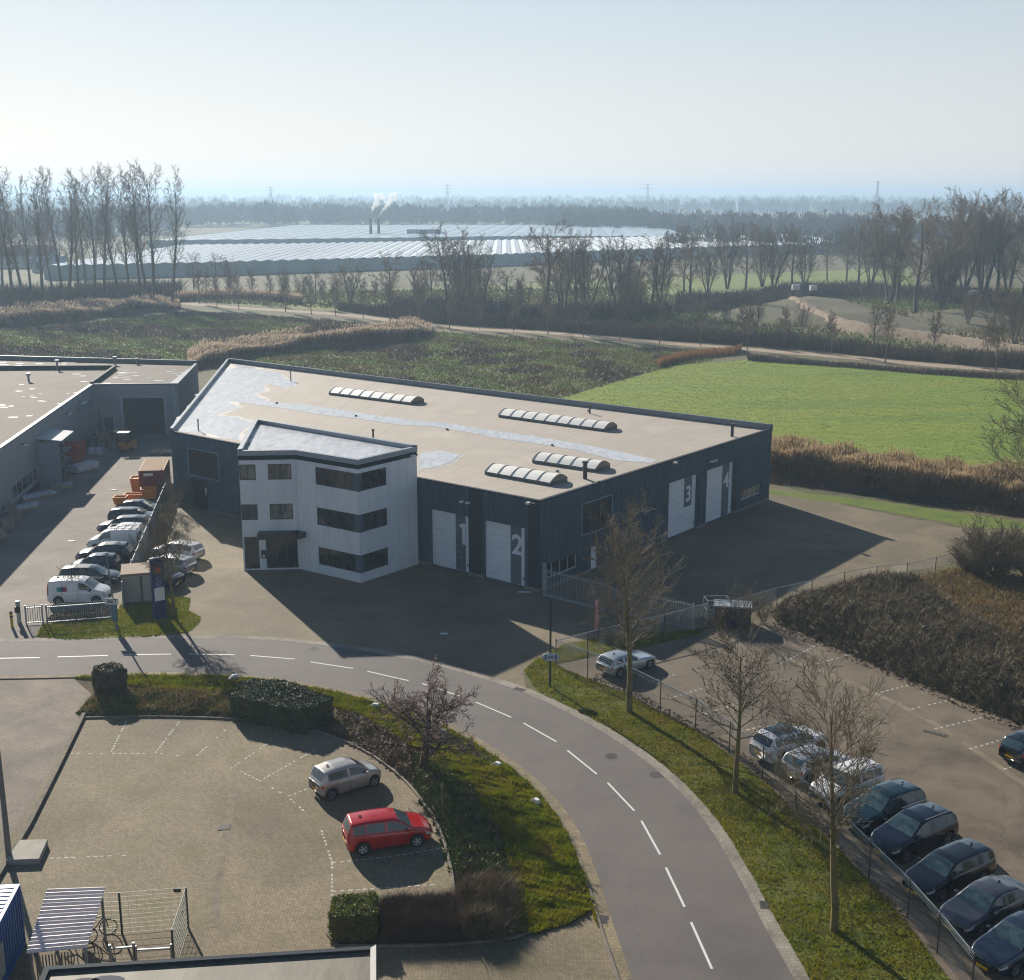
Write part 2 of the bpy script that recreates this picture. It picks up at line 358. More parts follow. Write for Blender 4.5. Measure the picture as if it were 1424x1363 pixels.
m_pave_p = brick_mat('parking_clinker', (.195, .16, .11), (.27, .225, .155), (.095, .075, .045), rot=.80, patch_scale=.13, moss=(.12, .115, .04), fine=.3)
m_pave_d = brick_mat('drive_clinker', (.18, .15, .125), (.24, .20, .165), (.11, .09, .065), rot=.3, patch_scale=.3, moss=(.10, .10, .06))
m_gutter = brick_mat('gutter_stones', (.24, .215, .185), (.30, .275, .235), (.15, .13, .10), bw=.2, bh=.2, rot=.0, patch_scale=.6)
m_gutter_y = brick_mat('mossy_gutter_stones', (.20, .165, .11), (.26, .215, .145), (.12, .10, .05), bw=.2, bh=.2, patch_scale=.6)
m_kerb = M('kerb_concrete', (.20, .18, .15), .9, .25, 1.5, fine=.2)
m_white_line = M('road_paint', (.72, .72, .70), .6, .06, 6)

track = spline(GL([(150, 412), (245, 421), (330, 428), (480, 438), (620, 455), (760, 463), (900, 475), (1020, 484), (1180, 497), (1300, 508), (1424, 517), (1600, 532)]), 6)
strip('gravel_path', offset(track, 2.3), offset(track, -2.3), .012, m_gravel)
MEADOW = GL([(760, 560), (860, 530), (940, 508), (1040, 500), (1160, 509), (1300, 520), (1424, 528), (1600, 543), (1640, 690), (1424, 672), (1240, 648), (1080, 630), (1000, 640), (900, 600)])
sheet('meadow', MEADOW, .006, m_meadow)
for nm, pts in (('far_field', [(340, 409), (500, 404), (700, 396), (835, 388), (860, 412), (720, 424), (560, 436), (330, 424)]),
                ('far_field', [(880, 388), (1260, 372), (1280, 400), (1130, 404), (960, 410), (870, 408)]),
                ('far_field', [(80, 398), (150, 392), (160, 408), (90, 412)])):
    sheet(nm, GL(pts), .006, m_far_field)
sheet('grass_strip', GL([(1060, 680), (1180, 692), (1300, 708), (1424, 726), (1424, 736), (1360, 735), (1290, 722), (1180, 702), (1060, 686)]), .010, M('strip_grass', cols=[(.07, .11, .015), (.11, .16, .02), (.13, .14, .03)], scale=.4, rough=.95, b=.5, fine=.3, fine_scale=7))

LEFTYARD = GL([(-500, 985), (-500, 640), (20, 590), (300, 596), (246, 702), (186, 800), (150, 888), (140, 905), (0, 910)])
sheet('yard_paving', LEFTYARD, .006, m_pave_l)
YARD = GL([(130, 905), (186, 800), (246, 702), (330, 590), (1066, 670), (1180, 704), (1290, 726), (1352, 738), (1336, 782), (1200, 806), (1085, 838), (1060, 856), (985, 872), (965, 876), (880, 880), (787, 895), (745, 918), (728, 932), (735, 985), (600, 960), (350, 915)])
sheet('yard_paving', YARD, .0095, m_pave_y)
PARKING = GL([(122, 975), (-150, 1440), (-60, 1640), (700, 1700), (905, 1430), (850, 1310), (780, 1150), (640, 1040), (460, 975), (330, 955)])
sheet('parking_paving', PARKING, .006, m_pave_p)
sheet('yard_paving', GL([(-700, 948), (190, 940), (122, 985), (-150, 1440), (-900, 1440)]), .0105, m_pave_d)
LOT = GL([(771, 923), (810, 915), (852, 904), (888, 901), (973, 882), (990, 868), (1080, 860), (1424, 1003), (1600, 1075), (1800, 1700), (1500, 1640), (1320, 1363), (1262, 1285), (1208, 1225), (1155, 1170), (1104, 1125), (1060, 1086), (1014, 1050), (967, 1016), (918, 991), (868, 964), (817, 944)])
sheet('parking_paving', LOT, .006, m_lot)
ROADC = spline([(-140, 72), (-90, 73.5), (-60, 74.3), (-40, 74.85), (-29.3, 75.25), (-25.2, 75.6), (-21, 75.7), (-17, 75.45), (-12.9, 74.35), (-9.1, 72.75), (-6.4, 71.2), (-2.1, 67.95), (.6, 64.9), (3.0, 61.4), (4.9, 57.6), (6.15, 53.7), (6.85, 49.5), (7.3, 45.2), (7.75, 41.5), (8.4, 35), (9.2, 25), (10, 10)], 6)
OUT, INN, GW = 2.95, -3.15, .62
strip('road', offset(ROADC, OUT), offset(ROADC, INN), .014, m_asphalt)
gut_o = strip('gutter', offset(ROADC, OUT + GW), offset(ROADC, OUT), .018, m_gutter)
gut_i = strip('gutter', offset(ROADC, INN), offset(ROADC, INN - .5), .018, m_gutter_y)
e = MB(); r1 = offset(ROADC, INN - .5); r2 = offset(ROADC, INN - .62)
for a, b, c, d in zip(r1[:-1], r1[1:], r2[1:], r2[:-1]): e.hexa([(*a, 0), (*b, 0), (*c, 0), (*d, 0), (*a, .07), (*b, .07), (*c, .07), (*d, .07)])
tag(e.build('kerb', m_kerb), kind='structure')
VERGE = GL([(728, 932), (745, 918), (787, 895), (880, 880), (966, 876), (974, 882), (888, 902), (852, 905), (810, 916), (771, 924), (817, 944), (868, 964), (918, 991), (967, 1016), (1014, 1050), (1060, 1086), (1104, 1125), (1155, 1170), (1208, 1225), (1262, 1285), (1320, 1363), (1500, 1640)]) + \
    [p for p in reversed(offset(ROADC, OUT + GW - .03)) if 20 < p[1] < 69.8 and p[0] > .4]
sheet('grass_verge', VERGE, .0125, m_grass)
VERGEL = GL([(50, 886), (60, 868), (150, 862), (172, 838), (180, 838), (190, 836), (232, 828), (265, 832), (262, 850), (280, 858), (276, 868), (262, 880), (200, 886), (100, 890)])
m_lawn = M('lawn_grass', cols=[(.07, .075, .016), (.125, .145, .02), (.16, .165, .034), (.11, .09, .035)], scale=.6, detail=9, rough=.95, b=.6, bs_scale=9, fine=.3, fine_scale=10)
sheet('grass_verge', VERGEL, .0128, m_lawn)
inner = offset(ROADC, INN - .62)
isl_road = [p for p in inner if (p[0] > -27.2 and p[1] > 44.6)]
PK = [(635, 1258), (628, 1205), (612, 1152), (590, 1117), (560, 1082), (520, 1052), (480, 1031), (430, 1015), (370, 1004), (300, 999), (200, 997), (110, 999)]
ISLAND = isl_road + GL([(822, 1268), (790, 1287), (745, 1300), (700, 1309), (600, 1314), (461, 1313), (461, 1268), (525, 1262)] + PK + [(112, 985), (128, 966)])
m_bed = M('bed_soil', cols=[(.05, .04, .022), (.085, .065, .035), (.06, .06, .025)], scale=.8, rough=1, b=.7, bs_scale=12, fine=.3, fine_scale=12)
sheet('planting_bed', ISLAND, .02, m_bed)
ISLG = isl_road + GL([(822, 1267), (790, 1286), (740, 1300), (712, 1296), (716, 1240), (700, 1170), (664, 1105), (600, 1060), (545, 1020), (490, 993), (440, 975), (330, 965), (200, 957)])
sheet('grass_verge', ISLG, .0245, m_lawn)
# kerb of the small car park
kb = MB(); pk = spline(GL(PK), 4); o2 = offset(pk, .12)
for a, b, c, d in zip(pk[:-1], pk[1:], o2[1:], o2[:-1]): kb.hexa([(*a, 0), (*b, 0), (*c, 0), (*d, 0), (*a, .10), (*b, .10), (*c, .10), (*d, .10)])
q = GL([(458, 1266), (455, 1300), (470, 1318), (620, 1315), (705, 1308), (740, 1298)])
for a, b in zip(q[:-1], q[1:]): kb.bar((*a, .05), (*b, .05), .1, .1)
tag(kb.build('kerb', m_kerb), kind='structure')
q = GL([(117, 995), (78, 1075), (40, 1150), (-5, 1225), (-60, 1320)])
kb = MB()
for a, b in zip(q[:-1], q[1:]): kb.bar((*a, .09), (*b, .09), .22, .18)
tag(kb.build('kerb', M('old_concrete', (.17, .15, .12), .9, .3, 2, fine=.25)), kind='structure')
# markings
mk = MB()
def dash(a, b, w=.11):
    (x1, y1), (x2, y2) = a, b; d = math.hypot(x2 - x1, y2 - y1); nx, ny = -(y2 - y1) / d * w / 2, (x2 - x1) / d * w / 2
    mk.poly([(x1 - nx, y1 - ny, .022), (x2 - nx, y2 - ny, .022), (x2 + nx, y2 + ny, .022), (x1 + nx, y1 + ny, .022)])
for a, b in (((-78, 918), (-10, 916.5)), ((-5, 916), (55, 915)), ((80, 914), (150, 912)), ((172, 911), (238, 910)), ((262, 910), (326, 911)), ((348, 912), (410, 917)), ((432, 921), (491, 930)), ((511, 934), (568, 947)), ((587, 951), (641, 969)),
             ((662, 977), (711, 998)), ((728, 1006), (774, 1032)), ((789, 1044), (830, 1077)), ((845, 1089), (882, 1128)), ((892, 1142), (918, 1189)), ((926, 1207), (952, 1262)), ((961, 1283), (990, 1348)), ((997, 1372), (1020, 1450))):
    dash(G(*a), G(*b))
tag(mk.build('road_marking', m_white_line), kind='structure')
mk = MB(); rr = random.Random(3)
def stones(px, step=.32, ln=.2, w=.09, z=.0135, keep=.93, lim=99):
    P = GL(px)
    for (x1, y1), (x2, y2) in zip(P[:-1], P[1:]):
        d = math.hypot(x2 - x1, y2 - y1); ux, uy = (x2 - x1) / d, (y2 - y1) / d; t = 0
        while t < d:
            if rr.random() < keep:
                l = ln * rr.uniform(.6, 1.1); a = (x1 + ux * t, y1 + uy * t); b = (a[0] + ux * l, a[1] + uy * l); nx, ny = -uy * w / 2, ux * w / 2
                mk.poly([(a[0] - nx, a[1] - ny, z), (b[0] - nx, b[1] - ny, z), (b[0] + nx, b[1] + ny, z), (a[0] + nx, a[1] + ny, z)])
            t += step
for L, k in (([(176, 1003), (154, 1047)], .9), ([(249, 1004), (215, 1049)], .8), ([(314, 1015), (268, 1056)], .85), ([(373, 1034), (318, 1071)], .85), ([(438, 1043), (362, 1086)], .8), ([(478, 1078), (402, 1107)], .7),
             ([(98, 1048), (232, 1048), (268, 1056)], .55), ([(335, 1073), (362, 1087), (400, 1108), (430, 1135)], .45), ([(447, 1155), (462, 1200), (461, 1262)], .9),
             ([(463, 1200), (540, 1192), (612, 1180)], .97), ([(463, 1240), (600, 1231)], .97), ([(18, 1196), (170, 1190)], .7), ([(500, 1075), (420, 1100)], .3)):
    stones(L, keep=k)
tag(mk.build('parking_marking', M('old_line_paint', (.50, .50, .46), .8, .2, 4)), kind='structure')
mk = MB()
for L in ([(1084, 924), (1150, 890)], [(1130, 925), (1200, 905)], [(1218, 965), (1282, 948)], [(1268, 986), (1338, 970)], [(1300, 1014), (1374, 996)], [(1348, 1042), (1390, 1030)], [(1396, 1070), (1424, 1062)],
          [(930, 972), (985, 955)], [(980, 993), (1026, 979)], [(1030, 1018), (1085, 1003)], [(900, 950), (940, 938)], [(1080, 880), (1100, 872)]):
    stones(L, step=.42, ln=.22, w=.11)
tag(mk.build('parking_marking', M('old_line_paint')), kind='structure')
# drain channel and drain covers
m_chan = M('channel_stones', (.20, .175, .13), .9, .3, 2, fine=.2)
strip('gutter', spline(GL([(319, 1097), (311, 1150), (301, 1200), (290, 1290)]), 3), spline(GL([(331, 1097), (322, 1150), (312, 1200), (304, 1290)]), 3), .010, m_chan)
strip('gutter', spline(GL([(1080, 915), (1200, 960), (1300, 1010), (1424, 1095)]), 3), spline(GL([(1086, 912), (1206, 957), (1306, 1007), (1430, 1091)]), 3), .0105, M('lot_channel', (.20, .17, .125), .9, .3, 1.2, fine=.2))
m_iron = M('cast_iron', (.035, .033, .032), .7, .2, 8)
def drain(px, py, w=.5, h=.35, rz=0, lab=''):
    x, y = G(px, py); o = empty('drain_cover', (x, y, .02), rz, lab, 'drain cover')
    b = MB().box((0, 0, .004), (w, h, .008)); b.build('frame', M('drain_frame', (.12, .11, .10), .8), o, world=False)
    g = MB()
    for i in range(7): g.box((-w * .4 + w * .8 * i / 6, 0, .012), (w * .06, h * .8, .008))
    g.build('grate', m_iron, o, world=False)
drain(193, 886, .75, .3, .02, 'rectangular drain grate in the gutter beside the left lawn')
drain(722, 959, .7, .4, -.6, 'drain grate in the gutter at the corner of the warehouse driveway')
drain(839, 1279, .6, .42, 1.35, 'drain grate in the gutter beside the traffic island tip')
drain(1063, 1259, .6, .42, 1.45, 'drain grate in the light gutter of the right verge')
drain(312, 1151, .55, .5, .1, 'dark drain grate in the channel of the small car park')
drain(1300, 1020, 1.3, .35, -.62, 'long drain grate in the channel of the large car park')
for (px, py), lab in (((436, 902), 'round manhole cover in the far lane of the curve'), ((850, 1052), 'round manhole cover in the road beside the right gutter')):
    x, y = G(px, py); o = empty('manhole_cover', (x, y, .015), 0, lab, 'manhole cover')
    MB().cyl((0, 0, 0), (0, 0, .006), .48, n=28).build('frame', M('manhole_frame', (.13, .12, .115), .8), o, world=False)
    g = MB().cyl((0, 0, .004), (0, 0, .010), .33, n=28)
    for i in range(5): g.box((0, -.24 + .12 * i, .012), (.4, .03, .006))
    g.build('lid', m_iron, o, world=False)
sheet('road_patch', [(x * .42 + G(914, 1078)[0], y * .42 + G(914, 1078)[1]) for x, y in [(1, .1), (.8, .7), (.1, .9), (-.7, .8), (-1, 0), (-.7, -.8), (.1, -.9), (.9, -.6)]], .0165, M('oil_stain', (.045, .042, .042), .7, .2, 4))

# ================================================================ buildings
class Wall:
    def __init__(s, P0, P1, z0=0.0):
        s.P0, s.P1 = P0, P1; s.L = math.hypot(P1[0] - P0[0], P1[1] - P0[1]); s.e = ((P1[0] - P0[0]) / s.L, (P1[1] - P0[1]) / s.L)
        s.n = (s.e[1], -s.e[0]); s.z0 = z0; s.ang = math.atan2(s.e[1], s.e[0])
    def p(s, a, z, out=0.0): return (s.P0[0] + s.e[0] * a + s.n[0] * out, s.P0[1] + s.e[1] * a + s.n[1] * out, z)
    def at(s, px, py): return onwall(s.P0, s.P1, px, py)
    def box(s, mb, a0, a1, z0, z1, o0, o1, mi=0):
        """o0 < o1: distances outward"""
        q = s.p
        mb.hexa([q(a0, z0, o1), q(a1, z0, o1), q(a1, z0, o0), q(a0, z0, o0), q(a0, z1, o1), q(a1, z1, o1), q(a1, z1, o0), q(a0, z1, o0)], mi)
    def surface(s, mb, z0, z1, ops=(), mi=0, depth=.2, reveal=None, a0=0.0, a1=None):
        a1 = s.L if a1 is None else a1; reveal = mi if reveal is None else reveal
        S = sorted({a0, a1, *[x for o in ops for x in (o[0], o[1])]}); Z = sorted({z0, z1, *[x for o in ops for x in (o[2], o[3])]})
        for i in range(len(S) - 1):
            for j in range(len(Z) - 1):
                cs, cz = (S[i] + S[i + 1]) / 2, (Z[j] + Z[j + 1]) / 2
                if any(o[0] < cs < o[1] and o[2] < cz < o[3] for o in ops): continue
                mb.poly([s.p(S[i], Z[j]), s.p(S[i + 1], Z[j]), s.p(S[i + 1], Z[j + 1]), s.p(S[i], Z[j + 1])], mi)
        for o in ops:
            for (u0, v0), (u1, v1) in (((o[0], o[2]), (o[1], o[2])), ((o[1], o[2]), (o[1], o[3])), ((o[1], o[3]), (o[0], o[3])), ((o[0], o[3]), (o[0], o[2]))):
                if u0 == u1 and (u0 < .01 or u0 > s.L - .01): continue
                mb.poly([s.p(u0, v0), s.p(u0, v0, -depth), s.p(u1, v1, -depth), s.p(u1, v1)], reveal)
    def ribs(s, mb, z0, z1, ops=(), pitch=.3, w=.15, d=.06, mi=0, a0=0.0, a1=None):
        a1 = s.L if a1 is None else a1; n = int((a1 - a0) / pitch); a = a0 + (a1 - a0 - n * pitch) / 2 + pitch / 2
        for i in range(n):
            c = a + i * pitch; iv = [(z0, z1)]
            for o in ops:
                if o[0] - w / 2 - .02 < c < o[1] + w / 2 + .02:
                    nv = []
                    for u, v in iv:
                        if o[3] <= u or o[2] >= v: nv.append((u, v)); continue
                        if o[2] - u > .1: nv.append((u, o[2] - .03))
                        if v - o[3] > .1: nv.append((o[3] + .03, v))
                    iv = nv
            for u, v in iv:
                q = s.p; A, B, t = c - w / 2, c + w / 2, .03
                mb.hexa([q(A + t, u, d), q(B - t, u, d), q(B, u, .001), q(A, u, .001), q(A + t, v, d), q(B - t, v, d), q(B, v, .001), q(A, v, .001)], mi, skip=(4,))
    def window(s, par, a0, a1, z0, z1, mull=2, depth=.12, fr=.07, mf=None, mp=None, name='window', trans=None, sill=False):
        f = MB(); o0, o1 = -depth - .05, -depth + .03
        s.box(f, a0, a1, z0, z0 + fr, o0, o1); s.box(f, a0, a1, z1 - fr, z1, o0, o1); s.box(f, a0, a0 + fr, z0 + fr, z1 - fr, o0, o1); s.box(f, a1 - fr, a1, z0 + fr, z1 - fr, o0, o1)
        for i in range(1, mull):
            c = a0 + (a1 - a0) * i / mull; s.box(f, c - fr * .4, c + fr * .4, z0 + fr, z1 - fr, o0, o1 - .01)
        if trans: s.box(f, a0 + fr, a1 - fr, trans - fr * .4, trans + fr * .4, o0, o1 - .012)
        w_ = f.build(name, mf, par)
        g = MB(); g.poly([s.p(a0 + fr / 2, z0 + fr / 2, -depth - .01), s.p(a1 - fr / 2, z0 + fr / 2, -depth - .01), s.p(a1 - fr / 2, z1 - fr / 2, -depth - .01), s.p(a0 + fr / 2, z1 - fr / 2, -depth - .01)])
        g.build('pane', mp, w_)
        return w_

def glass_mat(name, base, tint, sc=1.2):
    return M(name, cols=[base, tint, base], rough=.06, scale=sc, spec=.8, mapscale=(1, 1, .35), detail=3, lo=.38, hi=.62)
m_glass = glass_mat('window_glass', (.006, .008, .011), (.03, .032, .032)); m_glass2 = glass_mat('window_glass_light', (.05, .055, .055), (.22, .21, .18), .8)
m_clad = M('anthracite_cladding', cols=[(.044, .080, .112), (.056, .098, .136), (.050, .088, .122)], scale=.3, rough=.42, metal=.2, mapscale=(1, 1, .25))
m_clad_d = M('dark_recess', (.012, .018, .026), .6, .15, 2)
m_trim = M('dark_trim', (.022, .032, .044), .75, .12, 2, spec=.2)
m_flash = M('grey_flashing', (.14, .17, .20), .4, .12, 1.5, metal=.4)
m_roofm = M('bitumen_roof_beige', cols=[(.37, .33, .285), (.45, .405, .355), (.41, .37, .32), (.48, .435, .38)], scale=.10, detail=10, rough=.8, mapscale=(1, 1, 1), fine=.06, fine_scale=6, b=.1, bs_scale=3)
m_wet_sheen = M('wet_film_sky_sheen', cols=[(.46, .47, .49), (.66, .67, .69), (.52, .53, .55), (.72, .73, .74)], scale=.7, detail=9, rough=.30, mapscale=(1, .25, 1), spec=.9, fine=.15, fine_scale=3)  # wet film; its pale base colour paints in the mirrored sky
m_plinth = M('concrete_plinth', (.20, .19, .17), .9, .2, 2, fine=.15)
m_doorw = M('white_door_panels', cols=[(.66, .69, .74), (.76, .79, .84), (.71, .74, .79)], scale=.5, rough=.5, mapscale=(1, 1, 3), fine=.05, fine_scale=5)
m_doorg = M('grey_door_panels', (.085, .115, .14), .5, .1, 1)
m_fr_w = M('white_frame', (.62, .63, .64), .5, .06, 3)
m_fr_d = M('anthracite_frame', (.025, .035, .048), .4, .1, 3)

A_, B_, C_, D_ = (-32.65, 116.32), (-38.76, 167.84), (25.15, 117.64), (2.07, 88.55)
HW = 7.1
from mathutils.geometry import tessellate_polygon
wh = empty('warehouse', (*D_, 0), 0, 'large anthracite ribbed warehouse with beige flat roof and four numbered doors', 'warehouse')
WF, WR, WBk, WL = Wall(A_, D_), Wall(D_, C_), Wall(C_, B_), Wall(B_, A_)
# office block geometry (needed for where the cladding starts)
O1, O2, O3, O4, O5 = (-21.3, 94.2), (-16.9, 94.55), (-11.6, 90.9), (-7.55, 95.9), (-22.72, 107.95)
HO = 9.7
def span(W, px0, py0, px1, py1):
    a, z1 = W.at(px0, py0); b, z0 = W.at(px1, py1); return (min(a, b), max(a, b), min(z0, z1), max(z0, z1))
def dr(W, top, bot):   # opening from upper-left pixel and a lower-right pixel
    a0, z1 = W.at(*top); a1, z0 = W.at(*bot); return [min(a0, a1), max(a0, a1), 0.14, z1]
d1 = [WF.at(599, 740)[0], WF.at(651.5, 740)[0], .14, 4.75]
d2 = [WF.at(673, 760)[0], WF.at(729.5, 760)[0], .14, 4.75]
pan = [WF.at(262, 640)[0], WF.at(304.5, 640)[0], WF.at(262, 660)[1], WF.at(262, 622)[1]]     # framed panel far left
pd = [WF.at(267, 690)[0], WF.at(289, 700)[0], .1, 2.9]
d3 = [WR.at(930, 700)[0], WR.at(970, 690)[0], .14, WR.at(930, 673)[1]]
d4 = [WR.at(982, 700)[0], WR.at(1020, 690)[0], .14, WR.at(1015, 643)[1]]
w5 = [WR.at(1030, 690)[0], WR.at(1058, 680)[0], WR.at(1030, 697)[1], WR.at(1030, 683)[1]]
panR = [WR.at(808, 720)[0], WR.at(851, 710)[0], WR.at(808, 746)[1], WR.at(808, 701)[1]]
w6 = [WR.at(758, 800)[0], WR.at(803, 790)[0], WR.at(803, 789)[1], WR.at(803, 769)[1]]
pdR = [WR.at(821.5, 790)[0], WR.at(831, 780)[0], .14, WR.at(826, 760)[1]]
d3[3] = d4[3] = (d3[3] + d4[3]) / 2
print('DOORS', [[round(x, 2) for x in q] for q in (d1, d2, pan, pd, d3, d4, w5, panR, w6, pdR)])
ops_f = [d1, d2, pd]; ops_r = [d3, d4, w5, w6, pdR]
cl = MB()
WF.surface(cl, .3, HW, ops_f); WF.ribs(cl, .32, HW - .06, ops_f + [pan, [d1[1], d2[0], 0, HW], [d2[1] + .3, WF.L, 0, HW]])
WR.surface(cl, .3, HW, ops_r); WR.ribs(cl, .32, HW - .06, ops_r + [panR, [d3[1], d3[1] + .5, 0, d3[3]], [d4[1], d4[1] + .5, 0, d4[3]]])
WBk.surface(cl, .3, HW); WBk.ribs(cl, .32, HW - .06, pitch=.9, w=.4); WL.surface(cl, .3, HW); WL.ribs(cl, .32, HW - .06)
cl.build('wall', m_clad, wh)
# darker flat cladding panels beside the doors
for W_, a_, b_, t_, o_ in ((WF, d1[1] + .06, d2[0] - .06, HW - .1, .045), (WF, d2[1] + .35, WF.L - .02, HW - .1, .045), (WR, d3[1] + .04, d3[1] + .48, d3[3], .02), (WR, d4[1] + .04, d4[1] + .48, d4[3], .02)):
    dk = MB(); W_.box(dk, a_, b_, .32, t_, .002, o_); dk.build('flat_panel', M('navy_flat_panel', (.014, .025, .04), .45, .1, 1), wh)
pl = MB()
for W, ops in ((WF, ops_f), (WR, ops_r), (WBk, []), (WL, [])):
    S = [0] + sorted(x for o in ops if o[2] < .3 for x in (o[0], o[1])) + [W.L]
    for i in range(0, len(S), 2): W.box(pl, S[i], S[i + 1], 0, .3, -.1, .03)
pl.build('plinth', m_plinth, wh)
# roof: level sheet, parapet on the back and left, thin trims in front
def inset(poly, d):
    out = []; n = len(poly)
    for i in range(n):
        p0, p1, p2 = (Vector(poly[(i - 1) % n]), Vector(poly[i]), Vector(poly[(i + 1) % n]))
        e1 = (p1 - p0).normalized(); e2 = (p2 - p1).normalized(); n1 = Vector((-e1.y, e1.x)); n2 = Vector((-e2.y, e2.x))
        k = (n1 + n2); out.append(tuple(p1 + k * (d / max(.2, k.dot(n1)))))
    return out
RP = [A_, D_, C_, B_]
RI = inset(RP, .25)
def edge(mb, P, Q, Pi, Qi, z0, z1, mi=0):
    mb.hexa([(*P, z0), (*Q, z0), (*Qi, z0), (*Pi, z0), (*P, z1), (*Q, z1), (*Qi, z1), (*Pi, z1)], mi)
RT = inset(RP, -.04)
rf = MB(); rf.poly([(*p, 6.95) for p in RI]); roof_o = rf.build('roof', m_roofm, wh)
tr = MB()
edge(tr, RT[0], RT[1], RI[0], RI[1], HW - .12, HW + .02); edge(tr, RT[1], RT[2], RI[1], RI[2], HW - .12, HW + .02)
tr.build('roof_trim', m_trim, wh)
pp = MB(); edge(pp, RT[2], RT[3], RI[2], RI[3], HW - .25, HW + .42); edge(pp, RT[3], RT[0], RI[3], RI[0], HW - .25, HW + .28)
pp.build('parapet', m_flash, wh)
def jag(poly, amp, step, seed):
    r = np.random.default_rng(seed); out = []
    for i in range(len(poly)):
        a = np.array(poly[i]); b = np.array(poly[(i + 1) % len(poly)]); d = np.linalg.norm(b - a); n = max(1, int(d / step))
        for k in range(n): out.append(tuple(a + (b - a) * k / n + (r.normal(size=2) * amp if k else 0)))
    return out
zr = 6.95
for _wi, (poly, amp, st) in enumerate((([(322, 507), (352, 510), (392, 522), (412, 535), (398, 540), (372, 533), (368, 545), (352, 548), (372, 556), (366, 560), (345, 555), (330, 548), (318, 556), (334, 566), (318, 572), (300, 578), (330, 580), (352, 588), (340, 598), (333, 612), (243, 597), (258, 577), (285, 545), (302, 524)], .5, 2.2),
                     ([(283, 543), (310, 548), (345, 551), (380, 560), (420, 562), (480, 571), (540, 580), (580, 585), (620, 588), (680, 598), (740, 606), (800, 616), (860, 628), (915, 640), (905, 644), (860, 641), (800, 626), (745, 617), (700, 611), (650, 601), (600, 593), (555, 591), (500, 583), (440, 576), (400, 569), (350, 562), (310, 556)], .25, 3.5),
                     ([(584, 632), (612, 627), (640, 633), (630, 642), (605, 650), (584, 653)], .12, 1.2))):
    P = jag(GL(poly, zr), amp, st, 5 + _wi); wet = MB()
    ccw = GL(poly, zr); sa = sum(a[0] * b[1] - b[0] * a[1] for a, b in zip(ccw, ccw[1:] + ccw[:1])); ccw = ccw if sa > 0 else ccw[::-1]
    if _wi != 1:
        D2 = jag(inset(ccw, -.35), .22, 1.2, 15 + _wi); dm = MB()
        for t in tessellate_polygon([[Vector((p[0], p[1], 0)) for p in D2]]):
            q = [D2[i] for i in t]; ar = (q[1][0] - q[0][0]) * (q[2][1] - q[0][1]) - (q[2][0] - q[0][0]) * (q[1][1] - q[0][1])
            dm.poly([(*p, zr + .004) for p in (q if ar > 0 else q[::-1])])
        dm.build('damp_film', M('damp_sheen_ring', cols=[(.42, .39, .35), (.54, .52, .49), (.46, .43, .39)], scale=.6, rough=.5, fine=.1, fine_scale=3), wh)  # damp edge in a middle tone, fading out the painted sky sheen
    from mathutils.geometry import tessellate_polygon
    for t in tessellate_polygon([[Vector((p[0], p[1], 0)) for p in P]]):
        q = [P[i] for i in t]; ar = (q[1][0] - q[0][0]) * (q[2][1] - q[0][1]) - (q[2][0] - q[0][0]) * (q[1][1] - q[0][1])
        if ar < 0: q = q[::-1]
        wet.poly([(*p, zr + .008 + .005 * _wi) for p in q])
    wet.build('wet_film', m_wet_sheen, wh)
sm_ = MB()      # membrane seams across the fall of the roof
for i in range(1, 20):
    t = i / 20; p = Vector(A_).lerp(Vector(D_), t); q = Vector(B_).lerp(Vector(C_), t); d_ = (q - p).normalized()
    sm_.bar((*(p + d_ * .4), zr), (*(q - d_ * .4), zr), .05, .004)
sm_.build('membrane_seam', M('membrane_seam', (.31, .275, .235), .8, .15, 1), wh)
# barrel rooflights
m_dome = M('opal_rooflight', (.92, .91, .86), .5, .04, .6, spec=.5); m_bar = M('rooflight_bar', (.16, .17, .17), .5)
def rooflight(p0, p1, w, n):
    a = Vector((*G(*p0, 7.2), 0)); b = Vector((*G(*p1, 7.2), 0)); e_ = (b - a); L = e_.length; e_.normalize(); nn = Vector((-e_.y, e_.x, 0)); K = 12; H = w * .20
    cb = MB(); cb.box(((a + b) / 2 + nn * (w / 2)) + Vector((0, 0, zr + .14)), (L, w, .28), math.atan2(e_.y, e_.x)); cur = cb.build('rooflight', M('curb', (.10, .11, .11), .6), wh)
    d = MB(); Z = zr + .28
    prof = [(w * (k / K), H * math.sin(math.pi * k / K)) for k in range(K + 1)]
    for k in range(K):
        (y0, h0), (y1, h1) = prof[k], prof[k + 1]
        d.poly([a + nn * y0 + Vector((0, 0, Z + h0)), b + nn * y0 + Vector((0, 0, Z + h0)), b + nn * y1 + Vector((0, 0, Z + h1)), a + nn * y1 + Vector((0, 0, Z + h1))])
    d.build('glazing', m_dome, cur, smooth=True)
    for i in range(n + 1):
        c = a + e_ * (L * i / n); r = MB()
        for k in range(K):
            (y0, h0), (y1, h1) = prof[k], prof[k + 1]; r.bar(c + nn * y0 + Vector((0, 0, Z + h0 + .02)), c + nn * y1 + Vector((0, 0, Z + h1 + .02)), .06, .04)
        r.build('glazing_bar', m_bar, cur)
    g = MB()
    for c, s in ((a, 1), (b, -1)): g.poly([tuple(c + e_ * (.01 * s) + nn * y + Vector((0, 0, Z + h))) for y, h in prof])
    g.build('end_panel', M('rooflight_end', (.22, .19, .15), .5), cur)
rooflight((457, 546), (571, 560), 2.3, 8); rooflight((693, 577), (840, 597), 2.3, 9); rooflight((740, 640), (828, 653), 2.3, 5); rooflight((674, 656), (765, 672), 2.3, 5)
m_pipe = M('dark_pipe', (.035, .038, .042), .5); m_pipeg = M('zinc_pipe', (.22, .25, .27), .45, metal=.5)
